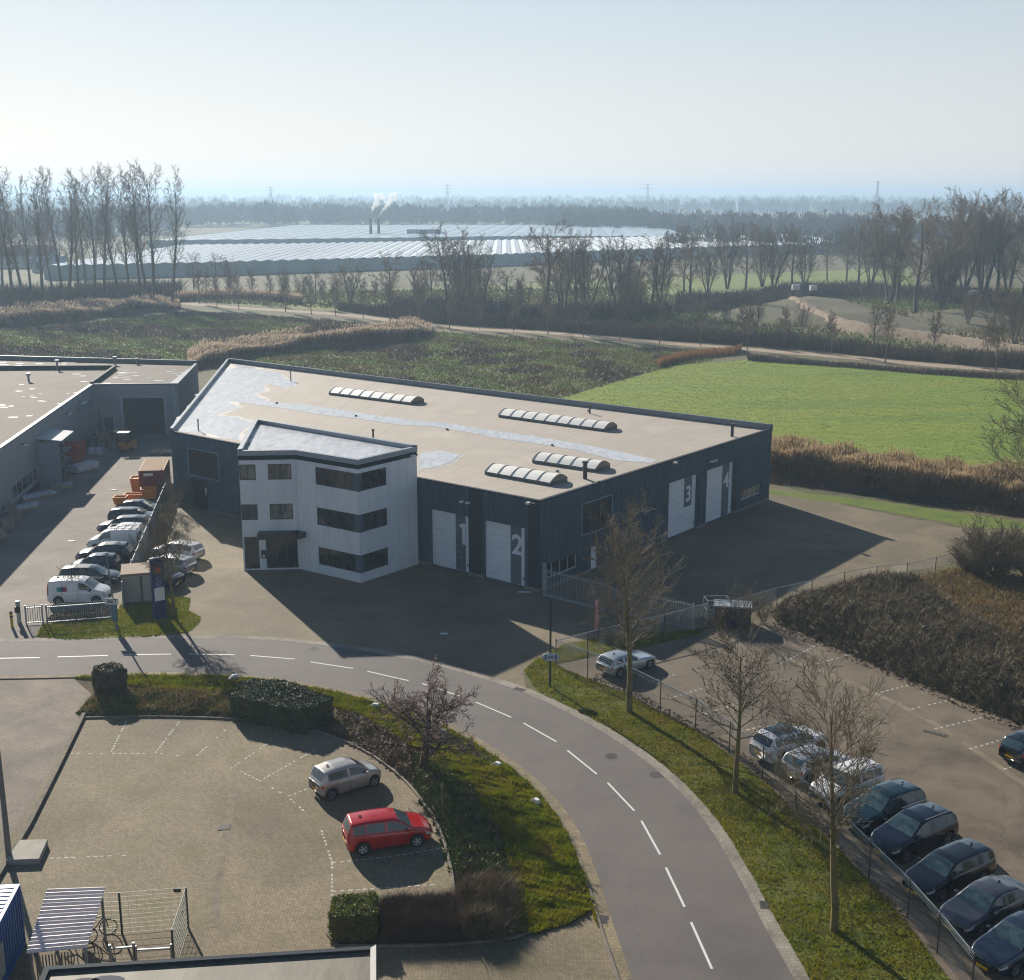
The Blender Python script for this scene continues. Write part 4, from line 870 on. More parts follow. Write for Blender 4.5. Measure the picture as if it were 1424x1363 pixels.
def car(name, kind, col, p_front, p_rear, label, group=None, glass=None, rails=False, sunroof=None, scale_fit=False, ladder=False, roofcol=None, cat='car', logo=False, rimm=None):
    K = dict(KIND[kind]); L, W, H = K['L'], K['W'], K['H']
    f = np.array(p_front); r = np.array(p_rear); d = (r - f) / np.linalg.norm(r - f); c = (f + r) / 2
    ang = math.atan2(d[1], d[0]); o = empty(name, (c[0] - d[0] * L / 2, c[1] - d[1] * L / 2, .012), ang, label, cat, group)
    # local x from nose (0) to tail (L)
    glass = glass or m_cglass
    xs = set(np.linspace(0, L, 76).tolist())
    for g in K['gaps']: xs |= {g * L - .009, g * L + .009}
    for g in (*K['ws'], *K['rg'], *K['side'], K['pil'] - .018, K['pil'] + .018, K.get('pil2', .5) - .010, K.get('pil2', .5) + .010): xs.add(g * L)
    for g in (.004, .012, .025): xs |= {g * L, L - g * L}
    xs = np.array(sorted(xs)); xs = xs[np.concatenate([[True], np.diff(xs) > .004])]
    t = xs / L
    def sm(pts):
        P = np.array(pts); a = np.interp(t, P[:, 0], P[:, 1]); kern = np.array([.5, 1, .5]) / 2
        b = np.interp(np.clip(t - .012, 0, 1), P[:, 0], P[:, 1]); e = np.interp(np.clip(t + .012, 0, 1), P[:, 0], P[:, 1]); return (a * 2 + b + e) / 4
    top, belt = sm(K['top']), sm(K['belt']); belt = np.minimum(belt, top - .015)
    wsh = np.interp(t, [0, .012, .03, .08, .16, .3, .7, .86, .95, .985, 1], [.70, .80, .865, .93, .975, 1, 1, .985, .94, .88, .80]) * W / 2
    bm_ = max(K['belt'], key=lambda q: q[1])[1]; g = np.clip((top - belt) / (H - bm_), 0, 1)
    sill = .20 if kind != 'suv' else .25
    x1, x2, rw = K['fo'], K['fo'] + K['wb'], K['rw']
    low = np.full(len(xs), sill) + np.interp(t, [0, .06, .94, 1], [.10, 0, 0, .12])
    for xw in (x1, x2):
        q = (rw + .055) ** 2 - (xs - xw) ** 2; low = np.where(q > 0, np.maximum(low, rw + np.sqrt(np.maximum(q, 0))), low)
    low = np.minimum(low, belt - .12)
    yR = wsh * (.93 - (.20 if kind != 'van' else .10) * g); zR = top - .055 * g - .006
    y5 = wsh * .935; z5 = belt + .008 * g
    rows = [(wsh * .90, low), (wsh * .985, low + .07 * (belt - low)), (wsh, low + .38 * (belt - low)), (wsh * .992, low + .72 * (belt - low)), (wsh * .965, belt - .012 - .01 * g),
            (y5, z5), (y5 + (yR - y5) * .07, z5 + (zR - z5) * .07), (y5 + (yR - y5) * .86, z5 + (zR - z5) * .86), (yR, zR), (yR * .88, np.maximum(top - .022 * g - .003, zR)), (yR * .5, top - .004), (yR * 0, top + .006)]
    NR = len(rows); NX = len(xs)
    Y = np.stack([q[0] for q in rows], 1); Z = np.stack([q[1] for q in rows], 1)
    X = np.repeat(xs[:, None], NR, 1).copy()
    # slightly rounded nose and tail in plan: pull outer rows back
    nose = np.interp(t, [0, .12], [1, 0])[:, None] * (Y / (W / 2)) ** 2 * .16; tail = np.interp(t, [.92, 1], [0, 1])[:, None] * (Y / (W / 2)) ** 2 * .07
    X = X + nose - tail
    def side(sg):
        V = np.stack([X, Y * sg, Z], 2).reshape(-1, 3); return V
    VL, VR = side(1), side(-1); V = np.concatenate([VL, VR]); off = NX * NR
    body, bmi, parts = [], [], {'windscreen': [], 'rear_window': [], 'side_window': [[], []], 'headlight': [[], []], 'tail_light': [[], []], 'sunroof': []}
    for i in range(NX - 1):
        tm = (t[i] + t[i + 1]) / 2
        for k in range(NR - 1):
            a, b_, c_, d_ = i * NR + k, (i + 1) * NR + k, (i + 1) * NR + k + 1, i * NR + k + 1
            qr = [a, b_, c_, d_]; ql = [off + d_, off + c_, off + b_, off + a]; qr = qr[::-1]; ql = ql[::-1]
            # V with sg=+1 is +y
            dst = None
            if K['ws'][0] < tm < K['ws'][1] and k >= 9: dst = 'windscreen'
            elif K['rg'][0] < tm < K['rg'][1] and k >= 9: dst = 'rear_window'
            elif K['side'][0] < tm < K['side'][1] and k == 6 and abs(tm - K['pil']) > .018 and abs(tm - K.get('pil2', 9)) > .010: dst = 'side_window'
            elif .006 < tm < .085 and k == 3: dst = 'headlight'
            elif .955 < tm < .995 and (k in (3, 4) or (kind in ('mpv', 'van') and k in (4, 5, 6))): dst = 'tail_light'
            elif sunroof and .46 < tm < .82 and k >= 9: dst = 'sunroof'
            if dst in ('windscreen', 'rear_window', 'sunroof'): parts[dst] += [qr, ql]
            elif dst: parts[dst][0].append(qr); parts[dst][1].append(ql)
            else:
                gap = any(abs(tm - gg) * L < .009 for gg in K['gaps']) and 1 <= k <= 6
                mi = 1 if gap or (k == 0) else (2 if roofcol and k >= 7 and K['ws'][1] <= tm <= K['rg'][0] else 0)
                body += [qr, ql]; bmi += [mi, mi]
    for i, flip in ((0, False), (NX - 1, True)):   # end caps
        for k in range(NR - 1):
            q = [i * NR + k, i * NR + k + 1, off + i * NR + k + 1, off + i * NR + k]
            body.append(q if not flip else q[::-1]); bmi.append(1 if k == 0 else 0)
    mats = [col, m_blk, roofcol or col]
    def put(nm, faces, m, smooth=True, mi=None, out=0.0):
        F = np.array(faces); u, inv = np.unique(F, return_inverse=True); vv = V[u].copy()
        if out: vv += np.array([0, out, 0]) * np.sign(vv[:, 1:2])
        return mesh_np(nm, vv, [inv.reshape(F.shape)], m, o, mi, smooth, world=False)
    put('body', body, mats, True, bmi)
    put('windscreen', parts['windscreen'], glass); put('rear_window', parts['rear_window'], glass)
    for s_ in (0, 1):
        put('side_window', parts['side_window'][s_], m_cglass); put('headlight', parts['headlight'][s_], m_head); put('tail_light', parts['tail_light'][s_], m_red)
    if sunroof: put('sunroof', parts['sunroof'], m_cglass)
    MB().box((L / 2, 0, .40), (L - .5, W * .80, .44)).build('underbody', m_blk, o, world=False)
    tyre = rim = None
    for xw in (x1, x2):
        for sg in (1, -1):
            yo = sg * (W / 2 - .015); yi = sg * (W / 2 - .215)
            n = 20; b = MB(); prof = [(rw * .62, yo - sg * .02), (rw * .68, yo), (rw * .93, yo), (rw, yo - sg * .03), (rw, yi + sg * .03), (rw * .93, yi), (rw * .6, yi)]
            for j in range(n):
                t0, t1 = 2 * math.pi * j / n, 2 * math.pi * (j + 1) / n
                for (ra, ya), (rb, yb) in zip(prof[:-1], prof[1:]):
                    q = [(xw + ra * math.cos(t0), ya, rw + ra * math.sin(t0)), (xw + ra * math.cos(t1), ya, rw + ra * math.sin(t1)), (xw + rb * math.cos(t1), yb, rw + rb * math.sin(t1)), (xw + rb * math.cos(t0), yb, rw + rb * math.sin(t0))]
                    b.poly(q if sg > 0 else q[::-1])
            wh_ = b.build('wheel', m_tyre, o, world=False, smooth=True)
            b = MB(); ym = yo - sg * .045
            for j in range(5):
                a0 = 2 * math.pi * j / 5; R = rw * .64
                for da in (-.17, .17):
                    p0 = (xw + .03 * math.cos(a0), ym, rw + .03 * math.sin(a0)); p1 = (xw + R * math.cos(a0 + da), ym, rw + R * math.sin(a0 + da)); b.bar(p0, p1, .035, .035)
            b.cyl((xw, ym - sg * .02, rw), (xw, ym + sg * .02, rw), .05, n=8)
            for j in range(20):
                t0, t1 = 2 * math.pi * j / 20, 2 * math.pi * (j + 1) / 20; R0, R1 = rw * .56, rw * .66
                b.poly([(xw + R0 * math.cos(t0), ym, rw + R0 * math.sin(t0)), (xw + R0 * math.cos(t1), ym, rw + R0 * math.sin(t1)), (xw + R1 * math.cos(t1), ym + sg * .02, rw + R1 * math.sin(t1)), (xw + R1 * math.cos(t0), ym + sg * .02, rw + R1 * math.sin(t0))])
            b.build('rim', rimm or m_rim, wh_, world=False)
            MB().cyl((xw, ym - sg * .10, rw), (xw, ym - sg * .06, rw), rw * .6, n=16).build('brake_disc', m_blk, wh_, world=False)
    # grille, plates, mirrors, trims
    zn = float(np.interp(.0, [0], [K['belt'][0][1]]))
    MB().box((.0, 0, zn - .10), (.06, W * .46, .13)).build('grille', m_blk, o, world=False)
    for x, s_ in ((-.035, 1), (L + .006, -1)):
        p = MB().box((x, 0, zn - .22 if s_ > 0 else .52 if kind != 'suv' else .62), (.02, .50, .11)).build('number_plate', m_plate, o, world=False)
    xm = K['ws'][0] * L + .22; zb = float(np.interp(xm / L, [q[0] for q in K['belt']], [q[1] for q in K['belt']]))
    for sg in (1, -1):
        b = MB(); b.box((xm + .03, sg * (W / 2 + .07), zb + .07), (.13, .17, .13)); b.build('wing_mirror', col if kind not in ('van',) else m_blk, o, world=False, bevel=.03)
        b = MB()
        for gx in ((K['pil'] - .05) * L, (K['gaps'][-1] - .04) * L): b.box((gx, sg * (W / 2 - .004), zb - .16), (.17, .02, .028))
        b.build('door_handle', col, o, world=False)
    b = MB(); b.bar((K['ws'][0] * L - .03, -.45, zb + .05), (K['ws'][0] * L + .12, .05, zb + .13), .018); b.bar((K['ws'][0] * L - .03, .15, zb + .05), (K['ws'][0] * L + .12, .62, zb + .13), .018); b.build('wiper', m_blk, o, world=False)
    ra = .86 * K['rg'][0] * L; MB().box((ra, 0, H + .03), (.12, .04, .06)).build('antenna', m_blk, o, world=False)
    xr0, xr1 = (K['ws'][1] + .05) * L, (K['rg'][0] - .03) * L
    if rails:
        for sg in (1, -1):
            b = MB(); y = sg * float(np.interp(.6, t, yR)) * .97; b.bar((xr0, y, H - .01), (xr1, y, H - .02), .035, .03); b.build('roof_rail', m_rim, o, world=False)
    if ladder:
        b = MB()
        for i in range(5):
            x = xr0 + (xr1 - xr0) * i / 4; b.bar((x, -W * .36, H + .10), (x, W * .36, H + .10), .06, .05)
            for sg in (1, -1): b.bar((x, sg * W * .36, H - .04), (x, sg * W * .36, H + .10), .05)
        for sg in (1, -1): b.bar((xr0 - .05, sg * W * .36, H + .12), (xr1 + .05, sg * W * .36, H + .12), .05)
        b.build('roof_rack', m_rim, o, world=False)
    if logo:
        for x0, mm in ((3.50, M('teal_print', (.03, .30, .28), .5)), (3.25, M('navy_print', (.03, .04, .14), .5)), (3.02, M('crimson_print', (.35, .03, .08), .5))):
            for sg in (1, -1):
                b = MB(); b.box((x0, sg * (W / 2 + .004), 1.22), (.23, .012, .34)); b.build('side_print', mm, o, world=False)
    return o
def nrm(v): v = np.array(v, float); return v / np.linalg.norm(v)
def ends(center, hd, L=4.2):
    """heading hd points from tail to nose"""
    c = np.array(center); h = nrm(hd); return tuple(c + h * L / 2), tuple(c - h * L / 2)
P_silver = paint('silver_beige_paint', (.42, .40, .38), .4, .3); P_red = paint('red_paint', (.42, .01, .02), .1, .25); P_white = paint('white_paint', (.72, .73, .74), 0, .3)
P_lsil = paint('light_silver_paint', (.48, .50, .53), .6, .3); P_navy = paint('navy_paint', (.008, .012, .026), .3, .2); P_black = paint('black_paint', (.008, .009, .011), .1, .2)
P_teal = paint('dark_teal_paint', (.012, .035, .045), .4, .25); P_grey = paint('grey_violet_paint', (.10, .10, .112), .6, .3); P_dblue = paint('deep_blue_paint', (.012, .02, .05), .4, .22); P_midblue = paint('slate_blue_paint', (.03, .045, .07), .4, .25)
P_charc = paint('charcoal_paint', (.02, .024, .028), .4, .25)
# two cars in the small car park (wheel contact points give the place)
def bywheels(rear, front, kind, left_side_seen=False):
    """pixels of the rear and front wheel contacts of the visible right-hand side; nose to the right"""
    K = KIND[kind]; r = np.array(G(*rear)); f = np.array(G(*front)); h = nrm(f - r); m = (r + f) / 2
    n = np.array([-h[1], h[0]])      # left of heading
    c = m + n * (K['W'] / 2 - .1); mid = K['fo'] + K['wb'] / 2; nose = c + h * mid; return tuple(nose), tuple(nose - h * K['L'])
a = bywheels((461, 1113), (521, 1094), 'mini'); car('parked_car', 'mini', P_silver, *a, 'silver beige small hatchback parked by the kerb above the red car')
a = bywheels((504, 1190), (581, 1178), 'mpv'); car('parked_car', 'mpv', P_red, *a, 'red compact car with white wheel covers casting a shadow in the small car park', glass=m_cglass_l, rimm=M('white_wheel_cover', (.6, .61, .62), .4))
# silver coupe
GR = 'cars parked nose or tail to the wire fence'
a = bywheels((861, 943), (904, 930), 'coupe'); car('parked_car', 'coupe', P_lsil, *a, 'light silver coupe parked alone behind the wire fence', glass=m_cglass)
# row in the large car park
ph = nrm(np.array(G(1026, 979)) - np.array(G(978, 992.5))); print('heading', ph)
near = [((1046, 1052), 'suv', P_white, True, 'white car with black glass roof, first of the row behind the fence', dict(sunroof=True)),
        ((1089, 1078), 'hatch', P_lsil, True, 'light silver hatchback between the two white cars behind the fence', dict(glass=m_cglass_l)),
        ((1128, 1110), 'mpv', P_white, False, 'white hatchback with its nose to the fence behind the third street tree', dict(glass=m_cglass_l)),
        ((1173, 1148), 'suv', P_teal, False, 'dark teal car half hidden by the branches of the street tree', dict(glass=m_cglass_l)),
        ((1214, 1184), 'suv', P_navy, False, 'navy estate car with bright roof rails behind the wire fence', dict(rails=True, glass=m_cglass_l)),
        ((1261, 1238), 'estate', P_black, False, 'black hatchback between the navy estate and the grey saloon', dict(glass=m_cglass_l)),
        ((1312, 1288), 'sedan', P_grey, False, 'grey violet saloon behind the fence near the right edge', dict(glass=m_cglass_l)),
        ((1358, 1342), 'sedan', P_midblue, False, 'slate blue saloon cut off by the lower right corner', dict(glass=m_cglass_l))]
fx = [G(p[0][0], p[0][1], .62) for p in near]
for i, (px, kind, col, tail_to_fence, lab, kw) in enumerate(near):
    K = KIND[kind]; L = K['L']; n = np.array([-ph[1], ph[0]]); e0 = np.array(fx[i]) + n * .10 + ph * .5
    # leftmost visible point is the near corner of the end facing the fence; its centre lies half a width further back
    e0 = e0 - n * 0.0; a_, b_ = tuple(e0), tuple(e0 + ph * L)
    if tail_to_fence: car('parked_car', kind, col, b_, a_, lab, GR, **kw)
    else: car('parked_car', kind, col, a_, b_, lab, GR, **kw)
e0 = np.array(G(1385, 1047, .5)); car('parked_car', 'hatch', P_black, tuple(e0 + ph * 3.9 + np.array([.5, -.5])), tuple(e0 + np.array([.5, -.5])), 'black hatchback with yellow plate beside the bramble bank at the right edge', glass=m_cglass_l)
# left yard row
GL_ = 'vehicles parked side by side in the left yard'
def lot(pxl, pxr, y, z, kind, col, lab, face, **kw):
    """roof centre seen between pxl and pxr at row y, height z; face +1: nose to the right"""
    K = KIND[kind]; c = np.array(G((pxl + pxr) / 2, y, z)); h = np.array([face * 1.0, face * .06]); f, r = ends(c, h, K['L']); return car(kw.pop('nm', 'parked_car'), kind, col, f, r, lab, kw.pop('grp', GL_), **kw)
lot(62, 158, 805, 1.75, 'van', P_white, 'white delivery van with a small coloured print behind the picket fence', 1, nm='delivery_van', cat='van', logo=True)
lot(82, 168, 787, 1.42, 'estate', P_charc, 'charcoal estate car next to the white delivery van, nose to the grey fence', 1, glass=m_cglass_l)
lot(88, 174, 771, 1.42, 'hatch', P_dblue, 'deep blue low car with arched roof, third from the picket fence', -1)
lot(101, 188, 756, 1.55, 'suv', P_charc, 'charcoal car with long bright roof, fourth from the picket fence', -1)
lot(121, 196, 735, 1.78, 'van', P_white, 'white van with a roof rack in the middle of the yard row', -1, nm='delivery_van', cat='van', ladder=True)
lot(132, 208, 727.5, 1.50, 'hatch', P_white, 'white car mostly hidden behind the van with the roof rack', -1)
lot(131, 212, 717.5, 1.45, 'estate', P_midblue, 'slate blue car with its nose to the yard behind the white vans', -1)
lot(150, 222, 706, 1.45, 'estate', P_charc, 'charcoal car second from the red container, nose to the grey fence', 1, glass=m_cglass_l)
lot(162, 232, 695.5, 1.45, 'hatch', P_charc, 'charcoal hatchback nearest to the red container and orange bins', 1, glass=m_cglass_l)
# three cars on the warehouse side of the grey fence: tails towards the driveway
h = nrm(np.array(G(215, 775)) - np.array(G(268, 797)))
def back(px, py, kind, col, lab, hd, **kw):
    K = KIND[kind]; r = np.array(G(px, py, .5)); car('parked_car', kind, col, tuple(r + nrm(hd) * K['L']), tuple(r), lab, 'cars parked at the office side of the grey fence', **kw)
hh = np.array([-.93, .36])
back(279, 772, 'estate', P_white, 'white hatchback furthest from the road beside the office driveway', hh)
back(268, 792, 'estate', P_lsil, 'light silver estate car in the middle of the three by the office driveway', hh)
back(250, 809, 'sedan', P_dblue, 'deep blue car with a yellow plate behind the blue pillar sign', hh, glass=m_cglass_l)

# ================================================================ fences, signs, street furniture, yard goods
m_galv = M('galvanised_steel', (.30, .34, .37), .45, .12, 3, metal=.5)
m_galv_d = M('dark_steel', (.045, .05, .052), .5, .1, 4)
m_blue = M('blue_sign', (.012, .022, .10), .4, .08, 2); m_wht = M('sign_white', (.70, .71, .72), .4, .03, 4); m_ora = M('orange_red', (.55, .12, .04), .5, .1, 4)
def picket(name, P, h, label, cat, step=.14, rail=.06, post_every=2.8, mat=None, group=None, thick=.03, spikes=True):
    mat = mat or m_galv; o = empty(name, (*P[0], 0), 0, label, cat, group)
    for (x1, y1), (x2, y2) in zip(P[:-1], P[1:]):
        d = math.hypot(x2 - x1, y2 - y1); ux, uy = (x2 - x1) / d, (y2 - y1) / d
        b = MB(); b.bar((x1, y1, h - .12), (x2, y2, h - .12), rail); b.bar((x1, y1, .15), (x2, y2, .15), rail); b.build('rail', mat, o)
        b = MB(); n = int(d / step)
        for i in range(n + 1):
            x, y = x1 + ux * d * i / n, y1 + uy * d * i / n; b.bar((x, y, .1), (x, y, h + (.06 if spikes else -.1)), thick)
        b.build('picket_bars', mat, o)
        n = max(1, round(d / post_every))
        for i in range(n + 1): b = MB(); x, y = x1 + ux * d * i / n, y1 + uy * d * i / n; b.box((x, y, h / 2 + .03), (.09, .09, h + .06)); b.build('post', mat, o)
    return o
picket('picket_fence', GL([(66, 868), (156, 861)]), 1.35, 'grey steel picket fence in front of the white delivery van', 'fence', post_every=9)
picket('picket_gate', GL([(37, 869), (60, 867.5)]), 1.35, 'small grey picket gate beside the yellow and black bollard', 'gate', post_every=9)
x, y = G(27, 866); o = empty('gate_post', (x, y, 0), 0, 'thick steel gate post with a black box left of the small gate', 'gate post'); MB().box((0, 0, .8), (.22, .22, 1.6)).build('post', m_galv, o, world=False); MB().box((0, -.14, 1.0), (.34, .16, .42)).build('control_box', m_blk, o, world=False)
x, y = G(17, 872); o = empty('bollard', (x, y, 0), 0, 'yellow bollard with black bands at the yard entrance', 'bollard')
MB().cyl((0, 0, 0), (0, 0, 1.1), .10, n=14).build('post', M('safety_yellow', (.55, .40, .03), .6), o, world=False)
for z in (.72, .98): MB().cyl((0, 0, z), (0, 0, z + .12), .104, n=14).build('black_band', m_blk, o, world=False)
# white board 26/7 on a lamp pole
x, y = G(163, 876); o = empty('lamp_post', (x, y, 0), 0, 'grey lamp post with a white 26/7 board beside the lawn', 'lamp post')
HP = hz(163, 876, 768); print('HP', HP)
MB().cyl((0, 0, 0), (-.35, 0, HP), .07, .05, n=10).build('post', M('grey_post', (.12, .16, .18), .5), o, world=False)
b = MB().box((-.05, -.12, 1.35), (.36, .2, 1.2)); b.build('cabinet', M('blue_grey_cabinet', (.10, .15, .19), .6), o, world=False)
xs_, ys_ = G(161.5, 834, 2.1); o2 = empty('number_board', (x - .12, y - .28, 0), 0, 'white house number board reading 26/7', 'sign')
MB().box((0, 0, 2.16), (.88, .03, .44)).build('board', m_wht, o2, world=False)
text_mesh('lettering', '26/7', .40, (x - .14, y - .30, 2.15), (1, 0, 0), (0, 0, 1), m_galv_d, o2, .004, bold=.012)
# pillar sign
x, y = G(223, 861); HT = hz(221, 861, 776); print('HT', HT); o = empty('pillar_sign', (x, y, 0), math.radians(38), 'tall dark blue pillar sign with a white panel on the lawn', 'sign')
MB().box((0, 0, HT / 2), (.95, .28, HT)).build('pillar', m_blue, o, world=False, bevel=.03)
MB().box((0, 0, HT + .02), (.97, .30, .04)).build('cap', m_galv, o, world=False)
MB().box((.02, -.146, HT * .42), (.72, .012, .95)).build('white_panel', m_wht, o, world=False)
b = MB(); b.poly([(0, -.15, HT * .80 - .25), (.3, -.15, HT * .80), (0, -.15, HT * .80 + .3), (-.3, -.15, HT * .80)]); b.build('emblem', m_ora, o, world=False)
b = MB()
for i in range(5): b.bar((-.22 + .05 * (i % 2), -.15, HT * .58 + i * .17 - .25), (.2, -.15, HT * .58 + i * .17 - .12), .012, .05)
b.build('pale_strokes', M('pale_blue_stroke', (.25, .35, .55), .5), o, world=False)
# grey board fence between the two yards
F0, F1_ = G(226, 694), G(183, 800)
P = [G(176, 842), G(197, 783), G(222, 716), G(243, 681)]
P = [G(172, 845), G(186, 800), G(232, 697)]
o = empty('board_fence', (*P[1], 0), 0, 'grey closed panel fence between the row of parked cars and the office driveway', 'fence')
(x1, y1), (x2, y2) = P[0], P[2]; d = math.hypot(x2 - x1, y2 - y1); n = 12
for i in range(n):
    a, b2 = (x1 + (x2 - x1) * i / n, y1 + (y2 - y1) * i / n), (x1 + (x2 - x1) * (i + .97) / n, y1 + (y2 - y1) * (i + .97) / n)
    b = MB(); b.bar((*a, .95), (*b2, .95), .06, 1.8); b.build('panel', M('grey_fence_panel', (.17, .20, .22), .6, .15, 1, mapscale=(1, 1, .4)), o)
    b = MB(); b.box((*a, 1.0), (.1, .1, 2.0)); b.build('post', m_galv, o)
# sliding gate in front of the warehouse
g0, g1, g2 = G(760, 826), G(843, 848), G(963, 876)
GX = [G(757, 829), G(845, 851)]
o = picket('sliding_gate', GX, 2.1, 'long galvanised sliding gate standing at the warehouse corner', 'gate', step=.13, post_every=5, rail=.09)
b = MB(); b.bar((*GX[0], .12), (*GX[1], .12), .16, .2); b.build('bottom_beam', m_galv, o)
b = MB(); b.box((*GX[0], 1.3), (.3, .2, 2.6)); b.build('gate_frame', m_galv, o)
picket('bar_fence', [G(845, 851), G(964, 877)], 1.9, 'galvanised bar fence between the sliding gate and the dark container', 'fence', step=.13, post_every=3.2)
# wire mesh fences
m_wire = M('fence_wire', (.22, .25, .25), .5, .1, 3, metal=.5)
def mesh_fence(P, h, label, posts=None, rails=(1.0,), step=.16, top_w=.045, cat='fence'):
    o = empty('wire_fence', (*P[0], 0), 0, label, cat)
    for p in (posts or P): b = MB(); b.cyl((*p, 0), (*p, h + .05), .032, n=7); b.build('post', m_galv_d, o)
    for r in rails:
        b = MB()
        for a, c in zip(P[:-1], P[1:]): b.bar((*a, h * r), (*c, h * r), top_w if r == 1.0 else .02)
        b.build('rail', m_galv if r == 1.0 else m_wire, o)
    b = MB(); w_ = .006
    for (x1, y1), (x2, y2) in zip(P[:-1], P[1:]):
        d = math.hypot(x2 - x1, y2 - y1); ux, uy = (x2 - x1) / d, (y2 - y1) / d; n = int(d / step) + 1
        for i in range(n):
            s0 = i * step
            for sg in (1, -1):
                s1 = s0 + sg * h; z0, z1 = .05, h; a = s0
                if s1 > d: z1 = .05 + (h - .05) * (d - a) / (s1 - a); s1 = d
                if s1 < 0: z1 = .05 + (h - .05) * (a - 0) / (a - s1); s1 = 0
                b.bar((x1 + ux * a, y1 + uy * a, z0), (x1 + ux * s1, y1 + uy * s1, z1), w_)
    b.build('wire_mesh', m_wire, o); return o
FP = GL([(773, 926), (817, 943), (868, 962), (918, 988), (967, 1013), (1014, 1047), (1060, 1083), (1106, 1123), (1155, 1168), (1208, 1221), (1262, 1277), (1303, 1325), (1350, 1385)])
mesh_fence(FP, 1.75, 'long wire mesh fence with a pale top rail along the right grass verge', rails=(1.0, .93, .86))
mesh_fence(GL([(773, 924), (817, 912), (868, 899), (923, 886), (985, 869)]), 1.6, 'short wire fence crossing the grass between the lamp post and the bar fence')
mesh_fence(GL([(1000, 868), (1080, 845), (1128, 834), (1173, 822), (1218, 814), (1260, 810), (1300, 801), (1340, 790)]), 1.5, 'wire fence along the warehouse yard above the bramble bank', top_w=.035)
# street lamp with oval number sign
x, y = G(765, 955); o = empty('sign_post', (x, y, 0), 0, 'black post with a pale blue oval number sign at the corner of the verge', 'sign post')
MB().cyl((0, 0, 0), (0, 0, hz(765, 955, 834)), .075, .055, n=10).build('post', M('black_post', (.012, .016, .014), .5), o, world=False)
zs = hz(765, 955, 913); s_ = MB(); s_.prism([(.52 * math.cos(t), .26 * math.sin(t)) for t in [j * .2618 for j in range(24)]], -.015, .015)
so_ = s_.build('sign', M('pale_blue_sign', (.40, .48, .62), .4), o, world=False); so_.rotation_euler = (math.pi / 2, 0, 0); so_.location = (.02, -.10, zs)
text_mesh('lettering', '2', .36, (x - .30, y - .13, zs), (1, 0, 0), (0, 0, 1), m_blue, o, .004, bold=.01); text_mesh('lettering', '5', .36, (x + .34, y - .13, zs), (1, 0, 0), (0, 0, 1), m_blue, o, .004, bold=.01)
text_mesh('lettering', 't/m', .22, (x + .03, y - .13, zs), (1, 0, 0), (0, 0, 1), m_blue, o, .004, bold=.01)
# pink and white banner
x, y = G(829, 893); o = empty('banner_sign', (x, y, 0), math.radians(62), 'narrow pale red and white banner sign on two posts behind the grass strip', 'sign')
for sx in (-.38, .38): MB().cyl((sx, 0, 0), (sx, 0, 2.9), .035, n=8).build('post', m_galv_d, o, world=False)
MB().box((0, 0, 1.9), (.72, .03, 2.0)).build('board', M('pale_red_board', cols=[(.55, .40, .40), (.62, .28, .30), (.66, .55, .54)], scale=1.4, rough=.5), o, world=False)
b = MB()
for z, w_ in ((1.25, .3), (1.55, .42), (2.0, .3), (2.35, .4), (2.6, .25)): b.box((0, -.02, z), (w_, .012, .06))
b.build('red_bars', M('crimson_print', (.35, .03, .08), .5), o, world=False)
# tall lamp post lower left and concrete slab
x, y = G(13, 1196); o = empty('lamp_post', (x, y, 0), 0, 'tall grey lamp post beside the concrete slab at the left edge', 'lamp post')
MB().cyl((0, 0, 0), (0, 0, 8.5), .14, .07, n=12).build('post', M('grey_lamp_post', (.16, .165, .16), .5, metal=.3), o, world=False)
MB().box((-.4, 0, 8.5), (.9, .22, .12)).build('lamp_head', m_galv, o, world=False)
q = [G(8, 1196, .3), G(54, 1194, .3), G(66, 1167, .3), G(28, 1168, .3)]
b = MB().prism(q, 0.01, .3); tag(b.build('concrete_slab', M('pale_slab', (.34, .32, .28), .8, .12, 1.5, fine=.1)), 'pale raised concrete slab at the foot of the tall lamp post', 'slab')
# white kerb reflector blocks along the inside of the curve
for i, (px, py) in enumerate(((325, 945), (521, 985), (614, 1021), (691, 1067), (745, 1118))):
    x, y = G(px, py); b = MB(); a = [.4, -.35, -.6, -.8, -1.0][i] ; c, s_ = math.cos(a), math.sin(a)
    loc = [(-.42, -.14, 0), (.30, -.14, 0), (.30, .14, 0), (-.42, .14, 0), (-.05, -.10, .30), (.26, -.10, .30), (.26, .10, .30), (-.05, .10, .30)]
    b.hexa([(x + p[0] * c - p[1] * s_, y + p[0] * s_ + p[1] * c, p[2] + .02) for p in loc]); ob = b.build('marker_block', m_wht, bevel=.02)
    tag(ob, ['white wedge marker block at the near corner of the big square hedge', 'white wedge marker block on the grass right of the big square hedge', 'white wedge marker block behind the pink flowering tree', 'white wedge marker block on the grass right of the flowering tree', 'white wedge marker block furthest down the curve of the road'][i], 'marker block', 'white marker blocks along the curve')
